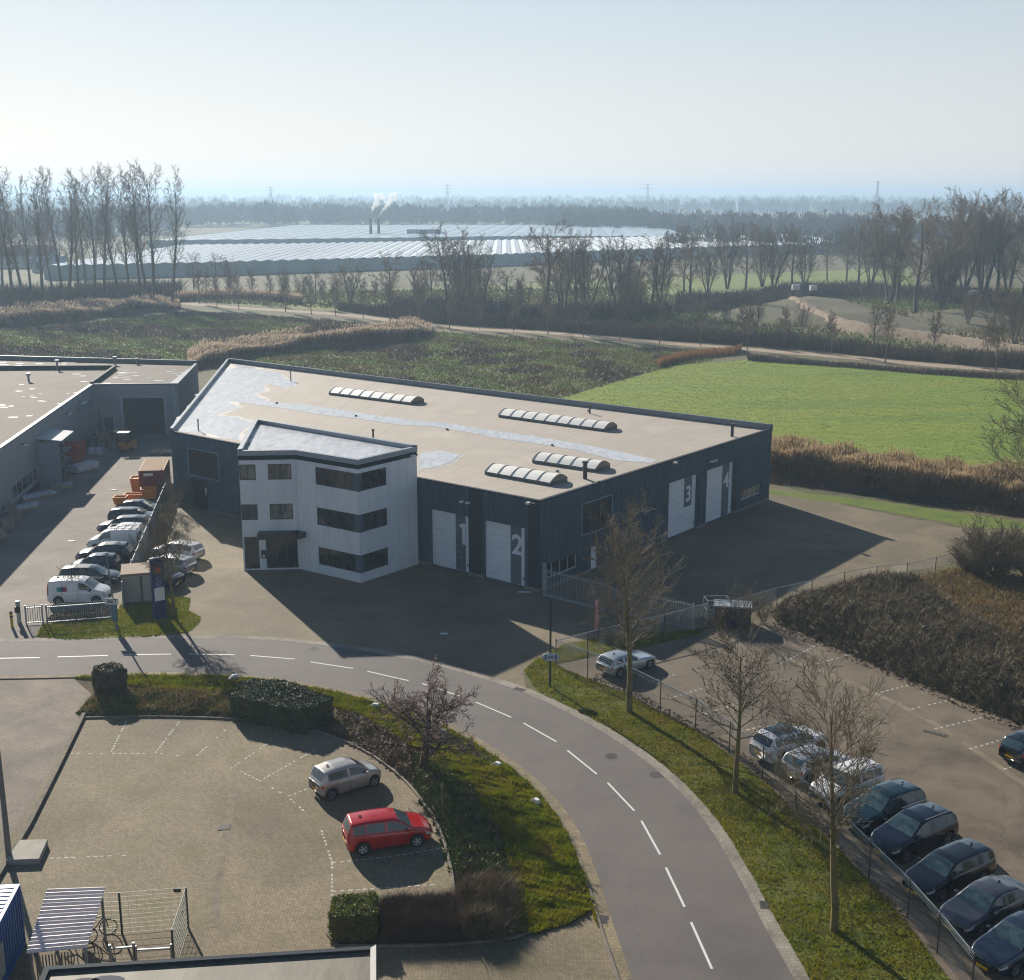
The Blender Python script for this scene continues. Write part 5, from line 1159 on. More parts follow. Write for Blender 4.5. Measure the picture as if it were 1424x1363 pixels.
# dark container and bins at the end of the bar fence
x, y = G(1018, 868); o = empty('waste_container', (x, y, 0), -.18, 'dark blue waste container with a grey lid behind the bare shrubs', 'container')
MB().box((0, 0, .75), (2.5, 1.4, 1.3)).build('body', M('navy_container', (.012, .018, .045), .5, .15, 2), o, world=False, bevel=.03)
MB().box((0, 0, 1.46), (2.6, 1.5, .1)).build('lid', M('grey_lid', (.28, .32, .36), .4), o, world=False)
for sx in (-.8, -.2, .5): MB().box((sx, -.72, .75), (.08, .04, 1.2)).build('rib', M('blue_rib', (.03, .05, .16), .5), o, world=False)
x, y = G(972, 866); o = empty('wire_cage', (x + 1.2, y, 0), .1, 'open grey tubular cage left of the dark waste container', 'cage')
for sx in (-.8, .8):
    for sy in (-.5, .5): MB().bar((sx, sy, 0), (sx, sy, 1.8), .05).build('post', m_galv, o, world=False)
b = MB()
for z in (.5, 1.1, 1.8):
    for sy in (-.5, .5): b.bar((-.8, sy, z), (.8, sy, z), .04)
    for sx in (-.8, .8): b.bar((sx, -.5, z), (sx, .5, z), .04)
b.build('rail', m_galv, o, world=False)
# ------------------------------------------------ left yard goods
m_oxr = M('oxide_red', cols=[(.13, .035, .025), (.19, .055, .035), (.16, .045, .03)], rough=.65, scale=1.2, fine=.1); m_rust = M('rusty_roof', cols=[(.20, .12, .07), (.28, .18, .10), (.23, .11, .07)], rough=.85, scale=.8, fine=.15)
def container(name, loc, rz, L, W, H, mat, roof, label, ribs=14, roofribs=False):
    o = empty(name, loc, rz, label, 'shipping container'); b = MB(); b.box((0, 0, H / 2), (L - .1, W - .1, H - .1))
    for sx in (-1, 1):
        for sy in (-1, 1): b.box((sx * (L / 2 - .07), sy * (W / 2 - .07), H / 2), (.14, .14, H))
    for sy in (-1, 1):
        b.box((0, sy * (W / 2 - .05), H - .06), (L - .28, .1, .12)); b.box((0, sy * (W / 2 - .05), .08), (L - .28, .1, .16))
        for i in range(int(L / .28)): b.box((-L / 2 + .28 + i * .28, sy * (W / 2 - .045), H / 2), (.12, .05, H - .3))
    for sx in (-1, 1):
        b.box((sx * (L / 2 - .05), 0, H - .06), (.1, W - .28, .12)); b.box((sx * (L / 2 - .05), 0, .08), (.1, W - .28, .16))
        for i in range(int(W / .28)): b.box((sx * (L / 2 - .045), -W / 2 + .28 + i * .28, H / 2), (.05, .12, H - .3))
    b.build('body', mat, o, world=False)
    r = MB(); r.box((0, 0, H - .02), (L - .2, W - .2, .06))
    if roofribs:
        for i in range(int(L / .28)): r.box((-L / 2 + .28 + i * .28, 0, H + .02), (.12, W - .3, .03))
    r.build('roof', roof, o, world=False); return o
# red container: front face pixels (192..240?) left-front base (192,694)
ca = G(190, 655, 2.6); cb = G(230, 654, 2.6); cc = G(238, 636, 2.6); print('RC', ca, cb, cc)
hx = nrm(np.array(cc) - np.array(cb)); ctr = (np.array(ca) + np.array(cb)) / 2 + hx * 3.0
container('shipping_container', (ctr[0], ctr[1], 0), math.atan2(hx[1], hx[0]), 6.0, 2.44, 2.6, m_oxr, m_rust, 'oxide red shipping container with rusty roof at the warehouse corner')
o = bpy.context.scene.objects['shipping_container']; MB().box((-3.02, .3, 2.2), (.02, .9, .28)).build('white_plate', m_wht, o, world=False)
m_orange = M('orange_bin_paint', (.70, .27, .05), .55, .15, 2, fine=.1)
def skip_bin(px, py, w, d, h, rz, lab, mat=m_orange):
    x, y = G(px, py); o = empty('skip_bin', (x, y, 0), rz, lab, 'bin'); hx_, hy_ = w / 2, d / 2; b = MB()
    P0 = [(-hx_ * .8, -hy_ * .8, .12), (hx_ * .8, -hy_ * .8, .12), (hx_ * .8, hy_ * .8, .12), (-hx_ * .8, hy_ * .8, .12)]; P1 = [(-hx_, -hy_, h), (hx_, -hy_, h), (hx_, hy_, h), (-hx_, hy_, h)]
    b.hexa(P0 + P1, skip=(1,)); b.poly([(p[0] * .93, p[1] * .93, h - .12) for p in P1]); b.build('body', mat, o, world=False)
    b = MB()
    for p, q_ in zip(P1, P1[1:] + P1[:1]): b.bar(p, q_, .07)
    b.build('rim', mat, o, world=False)
    b = MB(); b.box((-hx_ * .5, 0, .06), (.1, d * .7, .12)); b.box((hx_ * .5, 0, .06), (.1, d * .7, .12)); b.build('skid', m_blk, o, world=False)
skip_bin(193, 684, 1.3, 1.4, 1.5, .1, 'upright orange bin against the left side of the red container')
skip_bin(208, 694, 1.5, 1.3, 1.1, .3, 'orange bin in front of the red container door')
skip_bin(187, 695, 1.8, 1.0, .6, 0, 'low orange tray bin left of the orange bin by the container')
skip_bin(168, 702, 1.2, 1.0, .8, 0, 'orange bin half hidden behind the last parked car')
skip_bin(106, 643, 2.0, 2.0, 2.2, .1, 'tall red bin beside the open steel shed', M('red_bin', (.42, .06, .03), .55, .12, 2))
# pallets near the warehouse corner
m_wood = M('pallet_wood', (.36, .28, .19), .85, .25, 3, fine=.15); m_woodp = M('pale_boards', (.55, .48, .38), .8, .15, 3)
def pallet_stack(px, py, n, rz, lab, mat=m_wood, z0=0, L=1.2, W=.9, grp=None):
    x, y = G(px, py); o = empty('pallet_stack', (x, y, z0), rz, lab, 'pallets', grp)
    for i in range(n):
        z = i * .145; b = MB()
        for k in range(5): b.box((0, -W / 2 + .06 + k * (W - .12) / 4, z + .13), (L, .12, .022))
        for k in range(3): b.box((-L / 2 + .08 + k * (L - .16) / 2, 0, z + .06), (.12, W, .1))
        b.build('pallet', mat, o, world=False)
    return o
pallet_stack(226, 631, 3, 0, 'stack of pale boards and pallets behind the red container', m_woodp, L=2.6, W=1.6)
pallet_stack(146, 624, 12, .1, 'tall stack of wooden pallets left of the forklift', m_wood)
# forklift
x, y = G(172, 627); o = empty('forklift', (x, y, 0), 0.05, 'orange forklift with dark cab and pale roof in the yard', 'forklift')
MB().box((.35, 0, .62), (1.7, 1.15, .75)).build('body', M('forklift_orange', (.55, .22, .03), .5, .12, 2), o, world=False, bevel=.08)
MB().box((1.25, 0, .75), (.5, 1.1, .9)).build('counterweight', M('forklift_orange'), o, world=False, bevel=.1)
for sx in (-.45, .75):
    for sy in (-.5, .5): MB().bar((sx, sy, .95), (sx + (.12 if sx < 0 else -.1), sy, 2.15), .08).build('cab_post', m_blk, o, world=False)
MB().box((.15, 0, 2.2), (1.35, 1.15, .09)).build('cab_roof', M('pale_roof', (.6, .6, .55), .5), o, world=False)
MB().box((.35, 0, 1.15), (.5, .5, .5)).build('seat', m_blk, o, world=False, bevel=.05)
b = MB()
for sy in (-.3, .3): b.box((-.75, sy, 1.25), (.12, .1, 2.3))
b.box((-.75, 0, 2.3), (.1, .7, .1)); b.build('mast', m_blk, o, world=False)
for sy in (-.25, .25): MB().box((-1.3, sy, .12), (1.0, .12, .05)).build('fork', m_blk, o, world=False)
for sx, r_ in ((-.4, .33), (1.1, .27)):
    for sy in (-.52, .52): MB().cyl((sx, sy - .1, r_), (sx, sy + .1, r_), r_, n=16).build('wheel', m_tyre, o, world=False)
# wrapped goods
m_wrap = M('plastic_wrap', cols=[(.36, .40, .45), (.55, .60, .66), (.42, .46, .52)], rough=.25, scale=2.5, spec=.8, b=.6, bs_scale=6)
def bundle(px, py, L, W, H, rz, lab, mat=m_wrap, name='wrapped_bundle', cat='bundle', seed=0, grp=None):
    r = random.Random(seed); x, y = G(px, py); o = empty(name, (x, y, 0), rz, lab, cat, grp); n = max(2, int(L / .9))
    for i in range(n):
        b = MB(); b.box((-L / 2 + (i + .5) * L / n, r.uniform(-.08, .08), .14 + H / 2 * r.uniform(.8, 1)), (L / n * .94, W * r.uniform(.8, 1), H * r.uniform(.8, 1)), r.uniform(-.08, .08)); b.build('package', mat, o, world=False, bevel=.07)
    b = MB()
    for k in range(3): b.box((0, -W / 2 + .1 + k * (W - .2) / 2, .07), (L, .1, .12))
    b.build('pallet', m_wood, o, world=False)
bundle(117, 656, 3.4, 1.5, .9, 1.15, 'long row of plastic wrapped goods on pallets beside the tall red bin', seed=1)
bundle(134, 634, 1.6, 1.3, .9, .2, 'single wrapped pallet nearest to the wooden pallet stack', seed=2)
bundle(52, 692, 3.6, 1.2, .35, .9, 'low bundle of wrapped white profiles, furthest up the left wall', seed=3)
bundle(28, 710, 3.6, 1.0, .45, .9, 'low bundle of wrapped white profiles below the first one', seed=4)
bundle(86, 678, 2.2, 1.1, .4, .2, 'pile of scrap metal on a pallet in front of the open shed', M('scrap_metal', cols=[(.08, .09, .1), (.3, .32, .34), (.14, .15, .15)], rough=.5, scale=4), 'scrap_pile', 'scrap', 5)
m_cage = M('crate_goods', cols=[(.10, .085, .07), (.28, .24, .20), (.16, .15, .14), (.36, .34, .32)], rough=.7, scale=3, mapscale=(1, 1, 2))
for i, (px, py) in enumerate(((18, 726), (8, 738), (-4, 752), (12, 718))):
    x, y = G(px, py); o = empty('lattice_box', (x, y, 0), 1.0, ['lattice box of goods at the left edge, second from the top', 'lattice box of goods at the left edge, third from the top', 'lattice box of goods cut off by the left edge', 'lattice box of goods nearest to the white bundles'][i], 'crate', 'lattice boxes along the left wall')
    MB().box((0, 0, .6), (1.15, .95, .9)).build('goods', m_cage, o, world=False); b = MB()
    for sx in (-.6, .6):
        for sy in (-.5, .5): b.bar((sx, sy, 0), (sx, sy, 1.2), .05)
    for z in (.15, .65, 1.18):
        for sy in (-.5, .5): b.bar((-.6, sy, z), (.6, sy, z), .03)
        for sx in (-.6, .6): b.bar((sx, -.5, z), (sx, .5, z), .03)
    b.build('frame', m_galv, o, world=False)
# barrels / drums by the inner corner
m_drum = M('blue_drum', (.03, .07, .14), .4, .1, 3)
for i, (px, py) in enumerate(((134, 622), (138, 618), (131, 617))):
    x, y = G(px, py); o = empty('drum', (x, y, 0), 0, ['dark blue drum nearest to the pallet stack', 'dark blue drum behind the others in the yard corner', 'dark blue drum close to the workshop wall'][i], 'drum', 'drums in the yard corner')
    MB().cyl((0, 0, 0), (0, 0, .9), .3, n=16).build('barrel', m_drum, o, world=False); MB().cyl((0, 0, .9), (0, 0, .93), .27, n=16).build('lid', m_blk, o, world=False)
x, y = G(163, 610); o = empty('work_table', (x, y, 0), 0, 'grey metal work table beside the dark roller door', 'table'); MB().box((0, 0, .9), (2.2, .9, .06)).build('tabletop', m_galv, o, world=False)
for sx in (-1, 1):
    for sy in (-.38, .38): MB().box((sx, sy, .43), (.06, .06, .87)).build('leg', m_galv_d, o, world=False)
# small litter: papers and pale scraps
for i, (px, py, lab) in enumerate(((158, 682, 'pale scrap of paper on the yard in front of the red container'), (99, 753, 'pale scrap on the left yard beside the car row'), (617, 882, 'small white scrap in the shade of the warehouse yard'), (729, 824, 'white board lying at the foot of door two'), (824, 824, 'pale scrap inside the sliding gate'))):
    x, y = G(px, py); b = MB(); s_ = .28 if i != 3 else .5; b.hexa([(x - s_, y - .1, .02), (x + s_, y - .14, .02), (x + s_ * .9, y + .16, .02), (x - s_ * .8, y + .12, .02), (x - s_, y - .1, .05), (x + s_, y - .14, .06), (x + s_ * .9, y + .16, .05), (x - s_ * .8, y + .12, .06)]); tag(b.build('paper_scrap' if i != 3 else 'board', m_wht), lab, 'litter' if i != 3 else 'board')
# ------------------------------------------------ lower left: blue container, bicycle shelter, cage
P_blue = M('blue_container_paint', cols=[(.015, .07, .24), (.02, .10, .32), (.018, .085, .28)], rough=.5, scale=.8, fine=.08); m_bluer = M('blue_container_roof', (.10, .22, .42), .45, .1, 1)
c1 = np.array(G(28, 1229, 2.6)); ed = nrm(np.array(G(0, 1282, 2.6)) - c1); cw = np.array([ed[1], -ed[0]]); cw = cw if cw[0] < 0 else -cw
cc_ = c1 + ed * 3.03 + cw * 1.22
oc = container('shipping_container', (cc_[0], cc_[1], 0), math.atan2(ed[1], ed[0]), 6.06, 2.44, 2.6, P_blue, m_bluer, 'bright blue shipping container at the lower left corner', roofribs=True)
MB().box((1.2, 1.235 if False else 1.23, 1.15), (3.2, .02, 1.3)).build('grey_panel', M('pale_blue_grey_sheet', (.28, .34, .36), .5, .08, 1), oc, world=False)
# shelter
zs1, zs0 = 2.25, 2.0
S = [G(66, 1236.5, zs1), G(147, 1233.5, zs1), G(121, 1318, zs0), G(36, 1326, zs0)]; print('SH', [(round(a, 1), round(b, 1)) for a, b in S])
sh = empty('bicycle_shelter', (*S[3], 0), 0, 'bicycle shelter with pale corrugated sheet roof and slatted side', 'shelter')
TL, TR, BR, BL = [Vector((*p, z)) for p, z in zip(S, (zs1, zs1, zs0, zs0))]
b = MB(); NN = 160; prev = None
for i in range(NN + 1):
    t_ = i / NN; l = TL.lerp(BL, t_); r_ = TR.lerp(BR, t_); dz = .04 * math.sin(t_ * 17 * 2 * math.pi); l = l + Vector((0, 0, dz)); r_ = r_ + Vector((0, 0, dz))
    if prev: b.poly([prev[0], l, r_, prev[1]])
    prev = (l, r_)
b.build('roof', M('pale_corrugated_sheet', (.74, .68, .66), .45, .06, 1, metal=.2), sh, smooth=True)
for p in (TL.lerp(BR, .05), TR.lerp(BL, .06), BL.lerp(TR, .05), BR.lerp(TL, .05)): MB().box((p.x, p.y, 1.0), (.09, .09, 2.0)).build('post', m_galv, sh)
b = MB(); a_, c_ = BL + Vector((.25, .05, 0)), BR + Vector((-.6, .05, 0)); n = 12
for i in range(n):
    p = a_.lerp(c_, (i + .5) / n); q_ = a_.lerp(c_, (i + .95) / n); b.bar((p.x, p.y, .95), (q_.x, q_.y, .95), .03, 1.75)
b.build('slatted_side', M('grey_boards', (.19, .18, .16), .8, .2, 2, mapscale=(3, 3, .3), fine=.1), sh)
# bicycles under the edge of the roof
def bike(loc, rz, lab, mat):
    o = empty('bicycle', (*loc, 0), rz, lab, 'bicycle', 'bicycles under the shelter'); R = .34
    for xw in (-.52, .52):
        b = MB(); n = 20
        for j in range(n): t0, t1 = 2 * math.pi * j / n, 2 * math.pi * (j + 1) / n; b.bar((xw + R * math.cos(t0), 0, R + R * math.sin(t0)), (xw + R * math.cos(t1), 0, R + R * math.sin(t1)), .04)
        wl = b.build('wheel', m_tyre, o, world=False); b = MB()
        for j in range(6): t0 = math.pi * j / 6; b.bar((xw - R * math.cos(t0), 0, R - R * math.sin(t0)), (xw + R * math.cos(t0), 0, R + R * math.sin(t0)), .006)
        b.build('spokes', m_rim, wl, world=False)
    b = MB()
    for p, q_ in (((-.52, 0, .34), (-.12, 0, .82)), ((-.52, 0, .34), (-.05, 0, .3)), ((-.05, 0, .3), (-.15, 0, .9)), ((-.05, 0, .3), (.38, 0, .85)), ((-.12, 0, .8), (.38, 0, .9)), ((.38, 0, .98), (.52, 0, .34))): b.bar(p, q_, .035)
    b.build('frame', mat, o, world=False)
    b = MB(); b.bar((.34, -.28, 1.05), (.34, .28, 1.05), .03); b.bar((.38, 0, .95), (.34, 0, 1.05), .03); b.build('handlebar', m_blk, o, world=False)
    MB().box((-.16, 0, .95), (.24, .16, .06)).build('saddle', m_blk, o, world=False, bevel=.02)
    return o
bx = G(136, 1303); bike((bx[0] - .1, bx[1]), .35, 'black bicycle with a pannier sticking out from the shelter roof', m_blk)
o = bike((bx[0] - .7, bx[1] - .6), .3, 'grey bicycle at the lower edge of the shelter roof', m_galv)
o = bpy.data.objects['bicycle']; MB().box((-.55, .18, .72), (.34, .16, .36)).build('pannier', m_blk, o, world=False, bevel=.04)
MB().box((-.4, 0, 1.0), (.5, .42, .55)).build('child_seat', m_blk, o, world=False, bevel=.1)
# double bar mesh cage next to the shelter
def panel_fence(P, h, lab, posts, step=.05, hz_=(.0, .25, .5, .75, 1), vert=True):
    o = empty('mesh_panel_fence', (*P[0], 0), 0, lab, 'fence')
    for (p, ph_) in posts: b = MB(); b.box((*p, ph_ / 2), (.07, .07, ph_)); b.build('post', m_galv_d, o)
    b = MB()
    for a, c in zip(P[:-1], P[1:]):
        for i in range(int(h / .2) + 1): b.bar((*a, .06 + i * .2), (*c, .06 + i * .2), .010)
        if vert:
            d = math.hypot(c[0] - a[0], c[1] - a[1]); n = int(d / step)
            for i in range(n + 1): x, y = a[0] + (c[0] - a[0]) * i / n, a[1] + (c[1] - a[1]) * i / n; b.bar((x, y, .05), (x, y, h), .005)
    b.build('mesh_panel', m_wire, o); return o
c_tl, c_tr, c_br, c_bl = G(170, 1299), G(258, 1297), G(246, 1340), G(150, 1345)
c_tr = (G(262, 1291)); c_b = G(243, 1352)
panel_fence([G(118, 1300), c_tl, c_tr], 1.8, 'see through mesh panel fence behind the bicycle shelter', [(c_tl, 1.85), (c_tr, 1.85)], step=.3)
panel_fence([c_tr, c_b], 1.8, 'mesh panel fence seen end on at the right side of the bicycle cage', [(c_b, 1.85)], step=.06)
xq, yq = G(248, 1236, 0); b = MB(); b.box((c_tr[0] - .35, c_tr[1] + .0, 1.72), (.3, .03, .14)); tag(b.build('sign_plate', m_blk), 'small black plate on the top of the mesh panel fence', 'sign')
y0 = G(170, 1340)
o = picket('low_gate', [G(155, 1346), G(188, 1343)], .95, 'low galvanised gate between shelter and cage', 'gate', step=.5, post_every=3, spikes=False)
picket('low_rail', [G(190, 1343), G(240, 1340)], .8, 'low galvanised rail at the front of the bicycle cage', 'railing', step=1.2, post_every=3, spikes=False)

# ================================================================ trees and plants
def grow(seed, H, trunk_h, r0, kind):
    GA = [seed * 1.7]
    """returns arrays p0, p1, r0, r1, level"""
    R = random.Random(seed); out = []
    def unit(v): return v.normalized()
    def perp(d):
        a = Vector((R.gauss(0, 1), R.gauss(0, 1), R.gauss(0, 1))); a -= d * a.dot(d); return unit(a)
    def branch(p, d, L, r, lv, maxlv):
        n = kind['seg'][min(lv, len(kind['seg']) - 1)]; pts = [(p.copy(), r)]; dd = d.copy(); q = p.copy()
        for i in range(n):
            dd = unit(dd + perp(dd) * kind['wig'][min(lv, 3)] * R.random() + Vector((0, 0, kind['up'][min(lv, 3)])))
            q2 = q + dd * (L / n); rn = r * (1 - (i + 1) / n * kind['taper'][min(lv, 3)]); ro = r * (1 - i / n * kind['taper'][min(lv, 3)])
            out.append((q.copy(), q2.copy(), max(ro, kind['rmin']), max(rn, kind['rmin'] * .8), lv)); q = q2; pts.append((q.copy(), rn, dd.copy()))
        if lv >= maxlv: return
        nb = kind['nb'][min(lv, len(kind['nb']) - 1)]; s0 = kind['start'][min(lv, 3)]
        for k in range(nb):
            f = s0 + (1 - s0) * (k + R.random() * .9) / nb; f = min(f, .999); x = f * n; i = int(x); fr = x - i
            a = pts[i][0]; b = pts[i + 1][0]; pos = a.lerp(b, fr); base = unit(b - a); ang = math.radians(R.uniform(*kind['ang'][min(lv, 3)]))
            if lv == 0:
                GA[0] += 2.39996 + R.uniform(-.3, .3); pv = Vector((math.cos(GA[0]), math.sin(GA[0]), 0)); pv = unit(pv - base * pv.dot(base))
            else: pv = perp(base)
            nd = unit(base * math.cos(ang) + pv * math.sin(ang)); ln = L * kind['len'][min(lv, 3)] * R.uniform(.7, 1.15) * (1 - kind['fall'][min(lv, 3)] * f)
            rr_ = (pts[i][1] + (pts[i + 1][1] - pts[i][1]) * fr) * kind['rr'][min(lv, 3)]
            branch(pos, nd, ln, rr_, lv + 1, maxlv)
    lean = kind.get('lean', 0.0); d0 = unit(Vector((R.uniform(-lean, lean), R.uniform(-lean, lean), 1)))
    if kind.get('stems', 1) == 1:
        # trunk up to the crown then a leader with limbs
        kind = dict(kind); top = H; branchz = trunk_h / H; kk = kind
        kk['start'] = [branchz] + list(kind['start'][1:]); branch(Vector((0, 0, -.1)), d0, H * kind.get('lead', .92), r0, 0, kind['max'])
    else:
        for s_ in range(kind['stems']):
            a = 2 * math.pi * s_ / kind['stems'] + R.uniform(-.4, .4); sp = kind.get('spread', .4)
            branch(Vector((.25 * math.cos(a) * r0 * 4, .25 * math.sin(a) * r0 * 4, -.1)), unit(Vector((math.cos(a) * sp * R.uniform(.4, 1), math.sin(a) * sp * R.uniform(.4, 1), 1))), H * R.uniform(.75, 1.0), r0 * R.uniform(.7, 1), 0, kind['max'])
    return out
def seg_mesh(name, segs, mat, parent=None, sides=3):
    if not segs: return None
    P0 = np.array([s[0] for s in segs]); P1 = np.array([s[1] for s in segs]); A = np.array([s[2] for s in segs]); B = np.array([s[3] for s in segs])
    D = P1 - P0; Ln = np.linalg.norm(D, axis=1)[:, None]; D = D / np.maximum(Ln, 1e-6)
    U = np.where(np.abs(D[:, 2:3]) < .9, np.array([[0, 0, 1.0]]), np.array([[1.0, 0, 0]])); X = np.cross(D, U); X /= np.linalg.norm(X, axis=1)[:, None]; Y = np.cross(D, X)
    n = len(segs); k = sides; V = np.zeros((n, 2 * k, 3)); P1e = P1 + D * np.minimum(B[:, None], .02)
    for i in range(k):
        t = 2 * math.pi * i / k; o = X * math.cos(t) + Y * math.sin(t); V[:, i] = P0 + o * A[:, None]; V[:, k + i] = P1e + o * B[:, None]
    base = (np.arange(n) * 2 * k)[:, None]; F = []
    for i in range(k):
        j = (i + 1) % k; F.append(base + np.array([[i, j, k + j, k + i]]))
    return mesh_np(name, V.reshape(-1, 3), [np.concatenate(F)], mat, parent, None, True, world=False)
TK = {
 'street': dict(seg=[9, 6, 4, 3], wig=[.10, .22, .35, .45], up=[.0, .06, .06, .04], taper=[.85, .85, .85, .8], nb=[30, 10, 8], ang=[(30, 58), (22, 50), (25, 60), (20, 50)], len=[.56, .46, .48, .5], fall=[.58, .35, .3, .2], rr=[.45, .6, .7, .6], start=[.3, .12, .15, .2], max=3, rmin=.011, lead=.92),
 'vase': dict(seg=[8, 6, 4, 3], wig=[.08, .2, .32, .45], up=[.0, .03, .03, .02], taper=[.8, .85, .85, .8], nb=[24, 10, 6], ang=[(38, 68), (22, 50), (25, 60), (20, 50)], len=[.60, .44, .48, .5], fall=[.45, .35, .3, .2], rr=[.45, .6, .7, .6], start=[.3, .12, .15, .2], max=3, rmin=.011, lead=.85),
 'round': dict(seg=[6, 6, 5, 4], wig=[.1, .28, .4, .5], up=[.0, .035, .02, .0], taper=[.6, .8, .85, .8], nb=[16, 11, 10], ang=[(35, 75), (25, 60), (25, 65), (20, 50)], len=[.85, .50, .45, .5], fall=[.3, .3, .3, .2], rr=[.5, .55, .6, .6], start=[.3, .2, .15, .2], max=3, rmin=.010, lead=.7),
 'poplar': dict(seg=[12, 8, 5, 3], wig=[.06, .14, .3, .4], up=[.0, .06, .03, .0], taper=[.9, .9, .9, .8], nb=[23, 12, 9], ang=[(12, 34), (20, 50), (25, 60), (20, 50)], len=[.36, .26, .40, .5], fall=[.35, .35, .3, .2], rr=[.36, .30, .45, .6], start=[.3, .15, .15, .2], max=3, rmin=.025, lead=.97),
 'willow': dict(seg=[8, 7, 4, 3], wig=[.12, .2, .3, .4], up=[.04, .08, .05, .0], taper=[.8, .88, .9, .8], nb=[11, 8, 9], ang=[(14, 40), (18, 48), (20, 55), (20, 50)], len=[.5, .40, .42, .5], fall=[.4, .3, .3, .2], rr=[.42, .40, .5, .6], start=[.15, .12, .15, .2], max=3, rmin=.024, stems=5, spread=.35),
 'oakish': dict(seg=[7, 7, 5, 3], wig=[.12, .26, .36, .4], up=[.0, .03, .02, .0], taper=[.8, .85, .9, .8], nb=[18, 10, 10], ang=[(30, 65), (22, 55), (25, 60), (20, 50)], len=[.52, .44, .42, .5], fall=[.4, .3, .3, .2], rr=[.45, .42, .5, .6], start=[.25, .15, .15, .2], max=3, rmin=.024, lead=.9),
 'young': dict(seg=[8, 5, 3], wig=[.05, .2, .35, .4], up=[.0, .08, .05, .0], taper=[.85, .85, .8], nb=[26, 10, 5], ang=[(28, 58), (25, 55), (20, 50)], len=[.36, .45, .5], fall=[.55, .3, .2], rr=[.4, .6, .6], start=[.3, .15, .2, .2], max=3, rmin=.020, lead=.97),
 'bush': dict(seg=[5, 4, 3], wig=[.15, .25, .4, .4], up=[.02, .02, .0, .0], taper=[.8, .85, .8], nb=[9, 6, 4], ang=[(15, 45), (20, 50), (20, 50)], len=[.5, .5, .5], fall=[.3, .3, .2], rr=[.6, .6, .6], start=[.15, .15, .2, .2], max=2, rmin=.010, stems=12, spread=.75),
}
for k_ in ('young', 'bush'):
    for f_ in ('wig', 'up', 'taper', 'ang', 'len', 'fall', 'rr', 'start', 'seg', 'nb'):
        while len(TK[k_][f_]) < 4: TK[k_][f_] = list(TK[k_][f_]) + [TK[k_][f_][-1]]
m_bark = M('bark_olive', cols=[(.08, .068, .034), (.17, .14, .06), (.12, .10, .045)], rough=.9, scale=1.3, fine=.2)
m_bark_far = M('bark_far', cols=[(.07, .062, .048), (.12, .105, .08), (.09, .08, .062)], rough=.95, scale=.4)
m_bark_pale = M('bark_pale', cols=[(.14, .125, .095), (.20, .18, .14)], rough=.9, scale=.8)
m_twig = M('twig_brown', cols=[(.09, .074, .05), (.20, .165, .11), (.13, .108, .072)], rough=.9, scale=.8)
m_twig_far = M('twig_far', cols=[(.12, .09, .06), (.21, .165, .11), (.16, .124, .08)], rough=.95, scale=.2)
def make_tree(name, kind, seed, H, th, r0, mt, mc, split=1, **kw):
    K = dict(TK[kind]); K.update(kw); segs = grow(seed, H, th, r0, K); zm = sorted(s[1].z for s in segs)[int(len(segs) * .996)]; q_ = H / zm
    segs = [(s[0] * q_, s[1] * q_, s[2], s[3], s[4]) for s in segs]; o = empty(name, (0, 0, 0))
    seg_mesh('trunk', [s for s in segs if s[4] < split], mc if kind == 'round' else mt, o, 6); seg_mesh('crown', [s for s in segs if s[4] >= split], mc, o, 3); return o, segs
def place(o, x, y, rz, s, label, cat, group=None):
    o.location = (x, y, 0); o.rotation_euler = (0, 0, rz); o.scale = (s[0], s[0], s[1]) if isinstance(s, tuple) else (s, s, s); tag(o, label, cat, group)
# near street trees
GS = 'bare street trees on the right verge'
def near(px, py, ytop, kind, seed, r0, th, lab, grp=None, buds=None, wide=1.0, **kw):
    H = hz(px, py, ytop); o, segs = make_tree('street_tree', kind, seed, H, th * H, r0, m_bark, kw.pop('mc', m_twig), **kw); x, y = G(px, py); place(o, x, y, random.Random(seed).uniform(0, 6), (wide, 1.0), lab, 'tree', grp)
    if buds:
        tw = [s for s in segs if s[4] >= 3]; r = random.Random(seed); P = []
        for s in tw:
            for _ in range(buds[1]):
                if r.random() < buds[2]: P.append(s[0].lerp(s[1], r.random()))
        leaf_cards(buds[4] if len(buds) > 4 else 'leaves', np.array(P), buds[3], buds[0], o)
    return o
def leaf_cards(name, P, size, mat, parent=None, world=False, tri=False, flat=0.0, seed=1, var=.5):
    r = np.random.default_rng(seed); n = len(P); A = r.normal(size=(n, 3)); A[:, 2] *= (1 - flat); A /= np.linalg.norm(A, axis=1)[:, None]
    B = r.normal(size=(n, 3)); B -= A * (A * B).sum(1)[:, None]; B /= np.linalg.norm(B, axis=1)[:, None]; s = (size * r.uniform(1 - var, 1 + var, n))[:, None]
    V = np.stack([P - A * s * .5 - B * s * .32, P + A * s * .5 - B * s * .2, P + A * s * .5 + B * s * .3, P - A * s * .4 + B * s * .32], 1).reshape(-1, 3)
    F = (np.arange(n) * 4)[:, None] + np.array([[0, 1, 2, 3]]); return mesh_np(name, V, [F], mat, parent, None, False, world=world)
near(875, 990, 690, 'street', 11, .20, .31, 'bare street tree with ascending branches in front of the warehouse gate, behind the silver coupe', GS)
near(1022, 1102, 850, 'vase', 23, .15, .38, 'bare street tree with spreading branches, the middle one of three on the verge', GS, buds=(M('dry_seed', (.035, .03, .022), .9), 1, .3, .07, 'seed_clusters'))
near(1160, 1294, 920, 'street', 35, .17, .36, 'bare street tree with yellow mossy trunk nearest to the lower edge', GS)
near(242, 860, 700, 'street', 47, .13, .34, 'slender bare tree on the lawn behind the blue pillar sign')
m_blossom = M('pink_blossom', (.48, .37, .34), .7, .15, 3, trans=.3)
